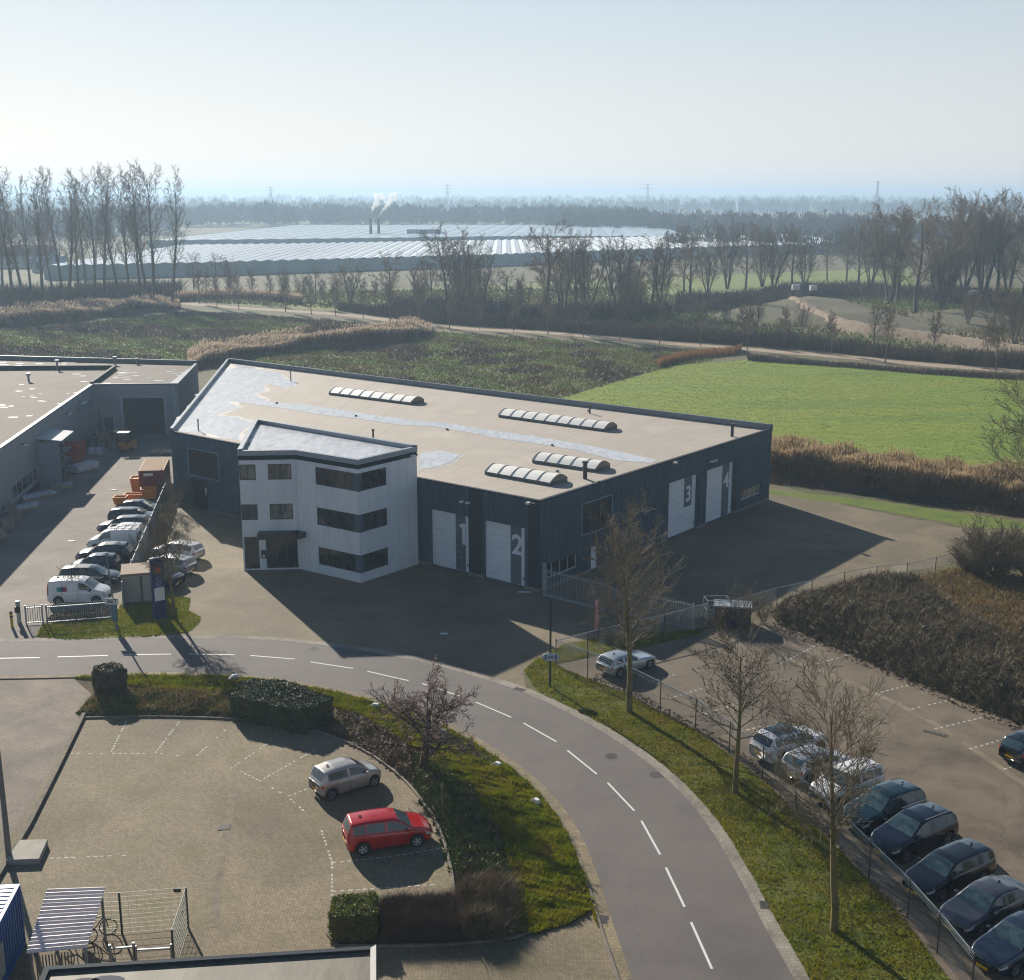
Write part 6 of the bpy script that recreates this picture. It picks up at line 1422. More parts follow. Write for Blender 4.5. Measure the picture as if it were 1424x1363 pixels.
near(588, 1072, 935, 'round', 57, .21, .24, 'flowering tree with pink buds in the planted island between road and car park', buds=(m_blossom, 1, .3, .075, 'blossom'), wide=1.2, mc=M('cherry_twig', cols=[(.05, .035, .028), (.10, .07, .05)], rough=.9), nb=[18, 12, 13], len=[.95, .46, .42, .5])
o = near(100, 838, 785, 'bush', 61, .05, .1, 'small dense shrub in front of the white delivery van', stems=7, spread=.25, mc=M('dark_twig', cols=[(.03, .025, .015), (.06, .05, .03)], rough=.9)); o.name = 'shrub'; o['category'] = 'shrub'
# right edge tree and shrubs
o = near(1440, 728, 500, 'oakish', 71, .24, .12, 'large bare tree cut off by the right edge above the bramble bank', rmin=.02, len=[.8, .5, .42, .5], nb=[22, 10, 9]); o['label'] = 'large bare tree cut off by the right edge above the bramble bank'
for i, (px, py, yt, sd, lab) in enumerate(((1382, 806, 722, 81, 'big leafless shrub at the corner of the warehouse yard'), (1352, 800, 752, 82, 'smaller leafless shrub at the end of the wire fence'), (1425, 800, 735, 83, 'leafless shrub cut off by the right edge'))):
    H = hz(px, py, yt); o, _ = make_tree('shrub', 'bush', sd, H, .1, .06, m_bark, m_twig, stems=22, spread=1.0, nb=[12, 7, 4], rmin=.014, max=3 if i == 0 else 2); x, y = G(px, py); place(o, x, y, i, 1.0, lab, 'shrub', 'leafless shrubs by the yard corner')
for i, (px, py, yt, sd, lab) in enumerate(((1030, 878, 800, 85, 'upright bare shrub in front of the dark waste container'), (1002, 874, 838, 86, 'low bare shrub between the wire cage and the container'), (1062, 868, 822, 87, 'bare shrub right of the dark waste container'))):
    H = hz(px, py, yt); o, _ = make_tree('shrub', 'bush', sd, H, .1, .035, m_bark, m_twig, stems=9, spread=.45, nb=[8, 5, 3], rmin=.010); x, y = G(px, py); place(o, x, y, i, 1.0, lab, 'shrub', 'bare shrubs around the waste container')
for i, (px, py, yt) in enumerate(((232, 712, 655), (222, 735, 690), (207, 755, 715))):
    H = hz(px, py, yt); o, _ = make_tree('shrub', 'bush', 90 + i, H, .1, .03, m_bark, m_twig, stems=8, spread=.5, nb=[8, 5, 3], rmin=.012); x, y = G(px, py); place(o, x + .8, y, i, 1.0, ['bare shrub at the far end of the grey board fence', 'bare shrub halfway along the grey board fence', 'bare shrub beside the white hatchback at the grey board fence'][i], 'shrub', 'bare shrubs along the grey board fence')
# ---- young avenue trees beside the track
protos = []
for s_ in range(5): protos.append(make_tree('avenue_tree', 'young', 100 + s_, 10.0, 3.2, .13, m_bark_pale, m_twig_far, rmin=.022)[0])
used = set()
def inst(protos, key, x, y, rz, s, label, cat, group):
    p = protos[key % len(protos)]
    if id(p) in used:
        o = copy_tree(p)
    else: used.add(id(p)); o = p
    place(o, x, y, rz, s, label, cat, group); return o
AV = [(277, 422), (302, 428), (332, 430), (397, 434), (433, 438), (467, 440), (505, 443), (543, 448), (583, 449), (625, 457), (667, 458), (714, 461), (762, 465), (811, 469), (862, 473), (917, 478), (974, 481), (1039, 487), (1156, 492), (1231, 504), (1384, 515)]
AF = [(288, 416), (320, 418), (352, 420), (377, 423), (451, 430), (522, 436), (720, 450), (1032, 478), (1092, 483), (1296, 501), (1371, 507)]
rr = random.Random(12)
for i, (px, py) in enumerate(AV):
    x, y = G(px, py); inst(protos, i, x, y, rr.uniform(0, 6), rr.uniform(.82, 1.06), 'young bare tree on the near side of the gravel track, %s from the left' % ORD[i], 'tree', 'young avenue trees on the near side of the track')
for i, (px, py) in enumerate(AF):
    x, y = G(px, py); inst(protos, i + 2, x, y, rr.uniform(0, 6), rr.uniform(.7, .95), 'young bare tree on the far side of the gravel track, %s from the left' % ORD[i], 'tree', 'young avenue trees on the far side of the track')
# ---- tall poplars on the left
pop = []
for s_ in range(5): pop.append(make_tree('poplar_tree', 'poplar', 200 + s_, 34.0, 8.5, .42, m_bark_far, m_twig_far, split=1, lean=.05)[0])
PO = [(-14, 428, 238), (4, 410, 250), (20, 431, 236), (32, 416, 245), (45, 416, 250), (60, 431, 240), (74, 414, 262), (88, 419, 238), (96, 422, 240), (108, 414, 258), (120, 402, 240), (133, 419, 242), (146, 419, 236), (168, 424, 232), (181, 416, 236), (195, 419, 228), (205, 421, 231), (215, 419, 234), (240, 425, 236)]
for i, (px, py, yt) in enumerate(PO):
    x, y = G(px, py); H = hz(px, py, yt - 5); inst(pop, i, x, y, rr.uniform(0, 6), (H / 34 * rr.uniform(1.0, 1.25), H / 34), 'tall bare poplar of the left row, %s from the left' % ORD[i], 'tree', 'tall poplars at the left edge')
# ---- mid distance trees
wil, oak = [], []
for s_ in range(4): wil.append(make_tree('willow_tree', 'willow', 300 + s_, 18.0, 2, .28, m_bark_far, m_twig_far)[0])
for s_ in range(4): oak.append(make_tree('bare_tree', 'oakish', 340 + s_, 18.0, 4, .36, m_bark_far, m_twig_far)[0])
MID = [(487, 426, 362, 'w'), (470, 424, 372, 'o'), (542, 436, 348, 'o'), (583, 432, 362, 'w'), (601, 432, 352, 'o'), (622, 429, 309, 'o'), (640, 432, 330, 'w'), (654, 432, 316, 'o'), (669, 436, 345, 'w'), (650, 444, 366, 'w'),
       (760, 456, 306, 'o'), (783, 438, 312, 'w'), (800, 440, 328, 'o'), (816, 436, 322, 'w'), (861, 438, 328, 'w'), (876, 436, 330, 'w'), (906, 436, 330, 'o'), (920, 436, 324, 'w'), (884, 450, 378, 'w'), (951, 406, 316, 'o'), (960, 419, 313, 'o'), (984, 409, 328, 'w'), (1011, 402, 300, 'w'), (1037, 402, 308, 'o'), (1060, 399, 312, 'w'), (1075, 405, 309, 'w'),
       (1101, 399, 312, 'o'), (1119, 399, 326, 'w'), (1150, 390, 322, 'o'), (1177, 392, 312, 'o'), (1193, 402, 306, 'o'), (1210, 402, 298, 'w'), (1237, 422, 281, 'w'), (1248, 418, 290, 'o'), (1273, 436, 276, 'o'), (1300, 420, 290, 'w'), (1321, 412, 271, 'w'), (1340, 409, 270, 'w'), (1365, 416, 262, 'w'), (1385, 416, 266, 'o'), (1400, 410, 272, 'w'), (1420, 432, 276, 'o'), (1440, 420, 268, 'w'), (1310, 430, 330, 'w'),
       (1215, 480, 408, 'o'), (1116, 463, 418, 'w'), (1379, 470, 392, 'o'), (1410, 480, 400, 'w'), (1345, 455, 402, 'w'), (1010, 450, 412, 'w'), (1052, 455, 410, 'w'), (440, 420, 368, 'o'), (420, 418, 380, 'w'), (300, 405, 352, 'o'), (322, 406, 358, 'w'), (270, 402, 350, 'o'), (395, 412, 372, 'w'), (705, 440, 372, 'o'), (726, 442, 380, 'w')]
MID.sort(key=lambda q: q[0]); cnt = {'w': 0, 'o': 0}
for i, (px, py, yt, k) in enumerate(MID):
    x, y = G(px, py); H = hz(px, py, yt); j = cnt[k]; cnt[k] += 1
    if k == 'w': inst(wil, i, x, y, rr.uniform(0, 6), (H / 18 * rr.uniform(.9, 1.2), H / 18), 'bare many-stemmed willow beyond the track, %s of its kind from the left' % ORD[j], 'tree', 'bare willows beyond the gravel track')
    else: inst(oak, i, x, y, rr.uniform(0, 6), (H / 18 * rr.uniform(.9, 1.2), H / 18), 'bare broad-crowned tree beyond the track, %s of its kind from the left' % ORD[j], 'tree', 'bare broad trees beyond the gravel track')
# ---- masses: scrub, reeds, grass tufts, far woods
def band_pts(line, depth, n, wob=.0):
    """random points in a band behind a ground line (line from left to right, band away from the camera)"""
    L = np.array(line); seg = np.linalg.norm(np.diff(L, axis=0), axis=1); cum = np.concatenate([[0], np.cumsum(seg)]); u = RNG.uniform(0, cum[-1], n); P = np.stack([np.interp(u, cum, L[:, 0]), np.interp(u, cum, L[:, 1])], 1)
    D = P / np.linalg.norm(P, axis=1)[:, None]; s_ = np.sin(u * .21 + 1) * .5 + np.sin(u * .57) * .3 + np.sin(u * 1.3 + 2) * .2; return P + D * (RNG.uniform(0, 1, n) ** (1 + wob) * depth * (1 + wob * .5 * s_) + wob * depth * .12 * np.sin(u * .4))[:, None], u / cum[-1]
def stems(name, P, hmin, hmax, w, mat, tilt=.12, plume=None, z0=0.0, seed=3, mask=None, top=1.0):
    r = np.random.default_rng(seed); n = len(P); h = r.uniform(hmin, hmax, n) * (mask if mask is not None else 1)
    a = r.uniform(0, math.pi, n); wx, wy = np.cos(a) * w / 2, np.sin(a) * w / 2; tx, ty = r.normal(0, tilt, n) * h, r.normal(0, tilt, n) * h
    z = np.full(n, z0) if np.isscalar(z0) else z0; V = np.zeros((n, 4, 3)); V[:, 0] = np.stack([P[:, 0] - wx, P[:, 1] - wy, z], 1); V[:, 1] = np.stack([P[:, 0] + wx, P[:, 1] + wy, z], 1)
    V[:, 2] = np.stack([P[:, 0] + wx * top + tx, P[:, 1] + wy * top + ty, z + h], 1); V[:, 3] = np.stack([P[:, 0] - wx * top + tx, P[:, 1] - wy * top + ty, z + h], 1)
    F = (np.arange(n) * 4)[:, None] + np.array([[0, 1, 2, 3]]); mats = [mat]; mi = np.zeros(n, int); VV = V.reshape(-1, 3)
    if plume:
        pm, pl, pw, frac = plume; k = r.random(n) < frac; q = V[k].mean(1) * 0 + (V[k, 2] + V[k, 3]) / 2; m = len(q); b = r.uniform(0, math.pi, m); d = np.stack([np.cos(b), np.sin(b), b * 0], 1) * pw / 2; lean = np.stack([r.normal(.15, .12, m), r.normal(0, .12, m), np.ones(m)], 1) * pl * r.uniform(.6, 1.2, m)[:, None]
        W_ = np.stack([q - lean * .25, q + d + lean * .15, q + lean * .9, q - d + lean * .15], 1).reshape(-1, 3); F = np.concatenate([F, len(VV) + (np.arange(m) * 4)[:, None] + np.array([[0, 1, 2, 3]])]); VV = np.concatenate([VV, W_]); mats.append(pm); mi = np.concatenate([mi, np.ones(m, int)])
    return mesh_np(name, VV, [F], mats, None, mi, False, world=False)
m_reed = M('reed_stems', cols=[(.14, .09, .055), (.27, .18, .10), (.19, .125, .075)], rough=.9, scale=.5, trans=.25); m_plume = M('reed_plumes', cols=[(.34, .26, .16), (.48, .38, .25)], rough=.9, scale=.4, trans=.35)
m_reedfar = M('reed_stems_far', cols=[(.17, .12, .075), (.26, .185, .12)], rough=.9, scale=.2, trans=.3); m_plumefar = M('reed_plumes_far', cols=[(.42, .35, .27), (.54, .45, .36)], rough=.9, scale=.2, trans=.4)
rl = spline(GL([(1066, 662), (1140, 672), (1240, 687), (1340, 700), (1424, 712), (1500, 722)]), 5)
P, u = band_pts(rl, 9, 30000, .4); tag(stems('reed_bed', P, 1.5, 3.0, .045, m_reed, .09, (m_plume, .42, .13, .6), mask=.72 + .42 * vnoise(P, .35, 3)), 'belt of dry brown reeds with pale plumes at the edge of the green meadow', 'reeds', kind='stuff')
rl = spline(GL([(262, 516), (300, 508), (360, 495), (430, 486), (500, 481), (560, 474), (600, 468)]), 5)
P, u = band_pts(rl, 17, 20000, .6); tag(stems('reed_bed', P, 1.8, 3.2, .09, m_reedfar, .08, (m_plumefar, .6, .22, .6), mask=np.interp(u, [0, .08, .45, .55, .9, 1], [.4, 1, .8, .9, 1, .3]) * (.6 + .6 * vnoise(P, .2, 4))), 'pinkish dry reed belt behind the warehouse roof', 'reeds', kind='stuff')
rl = spline(GL([(-60, 458), (40, 452), (120, 444), (190, 436), (250, 430)]), 5)
P, u = band_pts(rl, 24, 14000, .6); tag(stems('reed_bed', P, 2.0, 3.6, .12, m_reedfar, .08, (m_plumefar, .7, .28, .6), mask=np.interp(u, [0, .8, 1], [1, .8, .3]) * (.6 + .6 * vnoise(P, .15, 6))), 'pale reed belt at the foot of the tall poplars', 'reeds', kind='stuff')
rl = spline(GL([(915, 512), (960, 500), (1020, 494), (1030, 490)]), 4); P, u = band_pts(rl, 5, 3500); tag(stems('reed_bed', P, .6, 1.4, .06, M('orange_dry_grass', (.28, .16, .07), .9, .2, .6, trans=.3), .15), 'small orange patch of dry grass at the corner of the meadow', 'reeds', kind='stuff')
rl = spline(GL([(240, 420), (330, 416), (420, 424)]), 4); P, u = band_pts(rl, 9, 5000); tag(stems('reed_bed', P, 1.2, 2.4, .12, m_reedfar, .1, (m_plumefar, .6, .25, .6)), 'thin reed strip beyond the track on the left', 'reeds', kind='stuff')
m_scrub = M('bramble_scrub', cols=[(.07, .054, .036), (.13, .10, .064), (.095, .078, .048)], rough=.95, scale=.25); m_scrub2 = M('purple_scrub', cols=[(.08, .056, .044), (.14, .10, .078)], rough=.95, scale=.3)
def scrub(line, depth, n, h, w, mat, lab, tilt=.45, seed=1):
    P, u = band_pts(line, depth, n); k = .45 + .75 * vnoise(P, .18, seed); tag(stems('scrub', P, h * .4, h, w, mat, tilt, mask=k, seed=seed, top=.35), lab, 'scrub', kind='stuff')
scrub(spline(GL([(470, 432), (560, 444), (640, 452), (760, 460), (880, 470), (1000, 478), (1130, 488), (1250, 500), (1400, 512), (1480, 520)]), 5), 10, 26000, 3.0, .13, m_scrub, 'dense dark bramble belt along the far side of the gravel track', seed=2)
scrub(spline(GL([(-60, 430), (60, 428), (150, 424), (250, 418)]), 5), 35, 12000, 5.5, .22, m_scrub, 'dark undergrowth between the tall poplars', seed=3)
scrub(spline(GL([(940, 438), (1040, 430), (1150, 415), (1300, 420), (1450, 440)]), 5), 50, 14000, 3.2, .22, m_scrub2, 'purple brown undergrowth below the woodland trees', seed=4)
scrub(spline(GL([(540, 434), (640, 436), (740, 445), (860, 446), (930, 440)]), 5), 22, 9000, 3.6, .2, m_scrub2, 'brushwood below the trees in the middle distance', seed=5)
scrub(spline(GL([(425, 482), (460, 478), (505, 474)]), 4), 9, 5000, 4.6, .09, m_scrub, 'dark willow scrub in the middle of the reed belt', tilt=.25, seed=6)
scrub(spline(GL([(1060, 672), (1200, 688), (1330, 708), (1430, 722)]), 4), 3, 5000, .8, .05, m_scrub2, 'strip of dry weeds at the foot of the brown reeds', seed=8)
scrub(spline(GL([(1040, 502), (1180, 512), (1300, 522), (1440, 530)]), 4), 4, 6000, 1.0, .09, m_scrub2, 'ditch weeds between the track and the green meadow', seed=9)
# rough field: low plants of several tones
FIELD = GL([(-40, 475), (150, 452), (260, 434), (480, 450), (620, 464), (760, 472), (950, 488), (1030, 494), (900, 520), (780, 556), (700, 540), (320, 503), (280, 500), (0, 495)])
FIELD2 = GL([(-60, 500), (-60, 464), (40, 457), (120, 449), (190, 441), (250, 434), (330, 436), (480, 448), (620, 463), (760, 472), (900, 484), (1030, 490), (780, 560), (316, 506), (250, 520)])
P = sample_poly(FIELD2, 90000, [MEADOW]); v = vnoise(P, .09, 5); g = vnoise(P, .23, 8)
m_t1 = M('field_tuft_brown', cols=[(.13, .12, .05), (.20, .18, .08)], rough=.95, scale=.1, trans=.2); m_t2 = M('field_tuft_green', cols=[(.09, .135, .026), (.15, .205, .04)], rough=.95, scale=.1, trans=.3); m_t3 = M('field_tuft_dark', cols=[(.09, .07, .048), (.145, .115, .078)], rough=.95, scale=.1, trans=.15)
for k, m_, h_, lab in ((v > .58, m_t3, .5, 'dark brown weeds in the rough field behind the warehouse'), ((v <= .58) & (g > .5), m_t2, .3, 'green tufts in the rough field behind the warehouse'), ((v <= .58) & (g <= .5), m_t1, .45, 'dry brown tufts in the rough field behind the warehouse')):
    Q = P[k]; tag(stems('field_weeds', Q, h_ * .3, h_, .22, m_, .5, top=.3), lab, 'weeds', kind='stuff')
P = sample_poly(GL([(880, 412), (1480, 400), (1480, 506), (1100, 484), (880, 468)]), 16000); g = vnoise(P, .12, 18); trail_ = None
for k, m_, h_, lab in ((g > .5, m_t2, .45, 'green rough grass around the off-road mounds'), (g <= .5, m_t1, .6, 'dry rough grass around the off-road mounds')):
    Q = P[k]; hz0 = np.clip(1.9 - np.abs(Q[:, 1] - 300) * .0, 0, 0); tag(stems('field_weeds', Q, h_ * .4, h_ * 1.8, .45, m_, .5, top=.3), lab, 'weeds', kind='stuff')
P = sample_poly(GL([(-60, 424), (250, 408), (900, 400), (900, 452), (700, 446), (480, 430), (260, 420)]), 12000); tag(stems('field_weeds', P, .3, .9, .5, m_t1, .5, top=.3), 'dry rough grass between the trees beyond the track', 'weeds', kind='stuff')
# grass tufts on the verges
def tufts(name, poly, n, h, w, mat, lab, z=.02, seed=1, holes=(), tilt=.5, nz=None):
    P = sample_poly(poly, n, holes); k = .25 + .6 * vnoise(P, 1.1, seed) + .7 * vnoise(P, 4.5, seed + 9) ** 2
    if nz: Q = vnoise(P, .5, seed + 3); P, k = P[Q > nz], k[Q > nz]
    tag(stems(name, P, h * .5, h, w, mat, tilt, mask=k, z0=z, seed=seed, top=.15), lab, 'grass', kind='stuff')
m_gb = M('grass_blades', cols=[(.10, .12, .014), (.20, .22, .024), (.25, .22, .04), (.14, .17, .018)], rough=.85, scale=.45, trans=.35, detail=7)
m_gb2 = M('grass_blades_fresh', cols=[(.10, .125, .014), (.19, .22, .022), (.26, .25, .04), (.16, .13, .045)], rough=.85, scale=.5, trans=.35, detail=7)
m_gb3 = M('dry_grass_blades', cols=[(.17, .12, .05), (.27, .20, .09), (.15, .11, .045)], rough=.9, scale=.6, trans=.3)
VN = [p for p in VERGE if p[1] < 90]
tufts('grass_tufts', VN, 60000, .13, .055, m_gb, 'grass growing on the right verge between the gutter and the wire fence', seed=2)
tufts('dry_grass', VN, 16000, .11, .05, m_gb3, 'dry brown grass patches on the right verge', seed=6, nz=.5)
tufts('grass_tufts', ISLG, 60000, .26, .08, m_gb2, 'thick green grass of the traffic island along the inside of the curve', seed=3)
tufts('grass_tufts', VERGEL, 18000, .13, .06, m_gb2, 'lawn around the utility hut and the blue pillar sign', seed=4)
# meadow gets a light cover of blades so that it is not a flat sheet
tufts('grass_tufts', MEADOW, 60000, .10, .14, M('meadow_blades', cols=[(.10, .17, .016), (.15, .22, .022), (.18, .24, .03)], rough=.9, scale=.06, trans=.4), 'short bright grass of the meadow behind the warehouse', seed=5, z=.0, tilt=.8)
# ---- ground cover, hedges and bramble bank: body plus leaves
def tri_sample(V, F, n, seed=1):
    r = np.random.default_rng(seed); T = V[F]; a = np.linalg.norm(np.cross(T[:, 1] - T[:, 0], T[:, 2] - T[:, 0]), axis=1); i = r.choice(len(F), n, p=a / a.sum()); u, v = r.random((2, n)); s = u + v > 1; u[s], v[s] = 1 - u[s], 1 - v[s]
    return T[i, 0] + (T[i, 1] - T[i, 0]) * u[:, None] + (T[i, 2] - T[i, 0]) * v[:, None]
def height_field(poly, hfun, step, edge_fall, jitter=.12):
    """bushy body over a polygon: grid with heights that fall to the ground at the outline"""
    a = np.array(poly); lo, hi = a.min(0) - step, a.max(0) + step; xs_ = np.arange(lo[0], hi[0], step); ys_ = np.arange(lo[1], hi[1], step); XX, YY = np.meshgrid(xs_, ys_); P = np.stack([XX.ravel(), YY.ravel()], 1)
    d = np.full(len(P), 1e9)
    for i in range(len(a)):
        p, q = a[i], a[(i + 1) % len(a)]; e_ = q - p; t = np.clip(((P - p) @ e_) / (e_ @ e_), 0, 1); d = np.minimum(d, np.linalg.norm(P - (p + t[:, None] * e_), axis=1))
    ins = inpoly(P, [tuple(x) for x in a]); d = np.where(ins, d, 0); f = np.sqrt(np.clip(d / edge_fall, 0, 1)); h = hfun(P) * f * (1 + RNG.normal(0, jitter, len(P))); h = np.where(ins, h, -.05)
    V = np.stack([P[:, 0] + RNG.normal(0, step * .15, len(P)), P[:, 1] + RNG.normal(0, step * .15, len(P)), h], 1); nx, ny = len(xs_), len(ys_); I = (np.arange(ny - 1)[:, None] * nx + np.arange(nx - 1)[None]).ravel(); Q = np.stack([I, I + 1, I + nx + 1, I + nx], 1)
    keep = ins[Q].any(1); Q = Q[keep]; u, inv = np.unique(Q, return_inverse=True); return V[u], inv.reshape(Q.shape)
def leafy(name, poly, hfun, step, fall, n, size, mb_, ml, lab, cat, kind=None, blades=None, seed=1, flat=0.0, jitter=.12):
    V, Q = height_field(poly, hfun, step, fall, jitter); T = np.concatenate([Q[:, [0, 1, 2]], Q[:, [0, 2, 3]]]); P = tri_sample(V, T, n, seed); r = np.random.default_rng(seed); P = P + r.normal(0, size * .5, P.shape); P[:, 2] = np.maximum(P[:, 2], .02)
    c = V.mean(0); o = empty(name, (c[0], c[1], 0), 0, lab, cat, None, kind)
    mesh_np('stems', V, [Q], mb_, o, None, True); leaf_cards('leaves', P, size, ml, o, world=True, seed=seed, flat=flat)
    if blades:
        nb, hb, wb, mm = blades; B = tri_sample(V, T, nb, seed + 5); t = stems('twigs', B[:, :2], hb * .4, hb, wb, mm, .55, z0=B[:, 2] - .05, seed=seed, top=.2); t.parent = o; t.location = (-c[0], -c[1], 0)
    return o
m_core = M('shrub_core', (.09, .075, .048), .95, .3, 2); m_ivy = M('ivy_leaves', cols=[(.075, .070, .035), (.115, .104, .05), (.17, .13, .075)], rough=.65, scale=.5, spec=.25); m_leafd = M('dark_leaves', cols=[(.07, .10, .025), (.13, .18, .04), (.12, .10, .045)], rough=.65, scale=.7, spec=.25)
m_brown = M('brown_leaves', cols=[(.10, .065, .032), (.19, .125, .06), (.13, .09, .05)], rough=.8, scale=.6); m_hedge = M('hedge_leaves', cols=[(.025, .05, .018), (.05, .09, .03), (.07, .11, .038)], rough=.6, scale=1.2, spec=.3); m_hedgey = M('yellow_green_leaves', cols=[(.075, .095, .02), (.15, .175, .04), (.10, .13, .028)], rough=.6, spec=.25, scale=1.5, trans=.2)
m_brtw = M('bramble_twigs', cols=[(.15, .115, .07), (.25, .195, .125), (.11, .088, .055)], rough=.8, scale=.5)
BR = GL([(1078, 862), (1082, 850), (1128, 838), (1200, 818), (1230, 812), (1290, 822), (1330, 858), (1424, 905), (1560, 960), (1640, 1090), (1424, 1006), (1340, 972), (1250, 936), (1160, 897)])
leafy('bramble_bank', BR, lambda P: 1.15 + .5 * vnoise(P, .4, 4), .45, 1.6, 42000, .15, m_core, m_ivy, 'wide dark bramble and ivy bank beside the large car park', 'brambles', blades=(26000, .65, .035, m_brtw), seed=3)
leafy('dry_weeds', GL([(1232, 812), (1344, 792), (1424, 806), (1600, 840), (1640, 1000), (1424, 905), (1330, 860), (1290, 824)]), lambda P: .12 + .35 * vnoise(P, .3, 9), .6, .8, 14000, .16, M('weed_core', (.07, .058, .028), .95, .25, 1), m_brown, 'brown dry weeds on the slope above the bramble bank', 'weeds', 'stuff', blades=(14000, .5, .05, m_gb3), seed=4, flat=.2)
GC1 = GL([(124, 974), (180, 960), (330, 966), (330, 1000), (300, 997), (200, 995), (112, 996)])
leafy('ground_cover', GC1, lambda P: .15 + .4 * vnoise(P, .8, 2), .25, .5, 15000, .09, m_core, m_leafd, 'mixed low ground cover between the round hedge and the square hedge', 'shrubs', 'stuff', blades=(5000, .35, .03, m_gb3), seed=5)
GC2 = GL([(462, 1020), (470, 990), (500, 996), (545, 1022), (575, 1050), (580, 1092), (560, 1080), (520, 1050), (480, 1029)])
leafy('ground_cover', GC2, lambda P: .22 + .2 * vnoise(P, 1, 3), .25, .4, 9000, .09, m_core, m_brown, 'brown leafed ground cover left of the flowering tree', 'shrubs', 'stuff', seed=6)
GC3 = GL([(580, 1092), (575, 1050), (600, 1062), (664, 1106), (698, 1168), (712, 1232), (640, 1240), (630, 1205), (614, 1152), (592, 1117)])
leafy('ground_cover', GC3, lambda P: .12 + .38 * vnoise(P, .9, 5), .25, .5, 22000, .10, m_core, m_leafd, 'dark evergreen ground cover right of the red car', 'shrubs', 'stuff', blades=(4000, .35, .02, m_brtw), seed=7)
GC4 = GL([(640, 1240), (712, 1232), (716, 1296), (700, 1306), (640, 1310), (634, 1262)])
leafy('shrub_group', GC4, lambda P: .3 + .8 * vnoise(P, 1.3, 6), .25, .6, 11000, .09, m_core, M('olive_brown_leaves', cols=[(.055, .045, .018), (.11, .085, .035), (.06, .06, .02)], rough=.7, scale=.8), 'olive brown bushes at the lower tip of the planted island', 'shrubs', blades=(7000, .6, .022, m_brtw), seed=8)
leafy('barberry_hedge', GL([(527, 1264), (640, 1259), (646, 1311), (530, 1313)]), lambda P: .55 + .1 * vnoise(P, 1, 7), .2, .25, 5000, .06, m_core, m_brown, 'low reddish brown leafless hedge in front of the annex roof', 'hedge', blades=(16000, .45, .016, M('red_brown_twigs', cols=[(.08, .05, .04), (.13, .085, .065)], rough=.9)), seed=9)
def hedge(name, pts, h, n, size, ml, lab, seed=1, round_=.0):
    V = []; a = np.array(pts); c = a.mean(0); r = np.random.default_rng(seed); st = .22; rows_ = []; per = []
    for i in range(len(a)):
        p, q = a[i], a[(i + 1) % len(a)]; m = max(2, int(np.linalg.norm(q - p) / st))
        for k in range(m): per.append(p + (q - p) * k / m)
    per = np.array(per); nz = max(3, int(h / st)); levels = []
    for k in range(nz + 1):
        z = h * k / nz; f = 1.0 - round_ * ((abs(z - h * .55) / (h * .55)) ** 3) * .35; levels.append(np.concatenate([c + (per - c) * f, np.full((len(per), 1), z)], 1))
    for f in (.86, .6, .3, .05): levels.append(np.concatenate([c + (per - c) * f, np.full((len(per), 1), h + .02 + round_ * .06 * (1 - f))], 1))
    V = np.concatenate(levels); m = len(per); nrm_ = V.copy(); nrm_[:, :2] -= c; V[:, :2] += r.normal(0, .05, (len(V), 2)); V[:, 2] += r.normal(0, .04, len(V)) * (V[:, 2] > .1)
    Q = np.array([[k * m + i, k * m + (i + 1) % m, (k + 1) * m + (i + 1) % m, (k + 1) * m + i] for k in range(len(levels) - 1) for i in range(m)]); T = np.concatenate([Q[:, [0, 1, 2]], Q[:, [0, 2, 3]]]); P = tri_sample(V, T, n, seed) + r.normal(0, size * .45, (n, 3))
    o = empty(name, (c[0], c[1], 0), 0, lab, 'hedge'); mesh_np('stems', V, [Q], m_core, o, None, True); leaf_cards('leaves', P, size, ml, o, world=True, seed=seed); return o
hb = 1.75; hedge('box_hedge', [G(322, 1000), G(423, 1022), G(464, 1001), G(392, 975), G(338, 976)], 1.36, 26000, .075, m_hedge, 'big dark green square clipped hedge beside the road', 3)
c = G(150, 972); hedge('ball_hedge', [(c[0] + 1.0 * math.cos(t), c[1] + .9 * math.sin(t) + .5) for t in [j * math.pi / 6 for j in range(12)]], 1.75, 9000, .06, M('brown_green_leaves', cols=[(.035, .04, .015), (.07, .065, .025), (.05, .055, .02)], rough=.55, scale=2), 'rounded clipped bush standing alone at the left tip of the island', 4, 1.0)
hedge('box_hedge', [G(461, 1312), G(522, 1309), G(525, 1276), G(464, 1280)], 1.15, 9000, .07, m_hedgey, 'small yellow green square hedge behind the annex roof', 5)
leafy('planting_strip', GL([(70, 857), (152, 850), (156, 860), (72, 866)]), lambda P: .25 + .2 * vnoise(P, 1, 7), .25, .3, 3500, .08, m_core, m_brown, 'low brown planting behind the picket fence', 'plants', 'stuff', seed=12)
# dry leaves and moss along kerbs
P = np.concatenate([sample_poly(GL([(816, 946), (868, 966), (1014, 1052), (1104, 1127), (1262, 1287), (1262, 1270), (1110, 1112), (1020, 1036), (880, 958), (830, 936)]), 1500), sample_poly(GL([(1076, 864), (1424, 1010), (1424, 1022), (1070, 872)]), 900)])
tag(leaf_cards('leaf_litter', np.concatenate([P, np.full((len(P), 1), .03)], 1), .10, m_brown, None, seed=4, flat=.85), 'dead leaves along the edges of the large car park', 'leaves', kind='stuff')

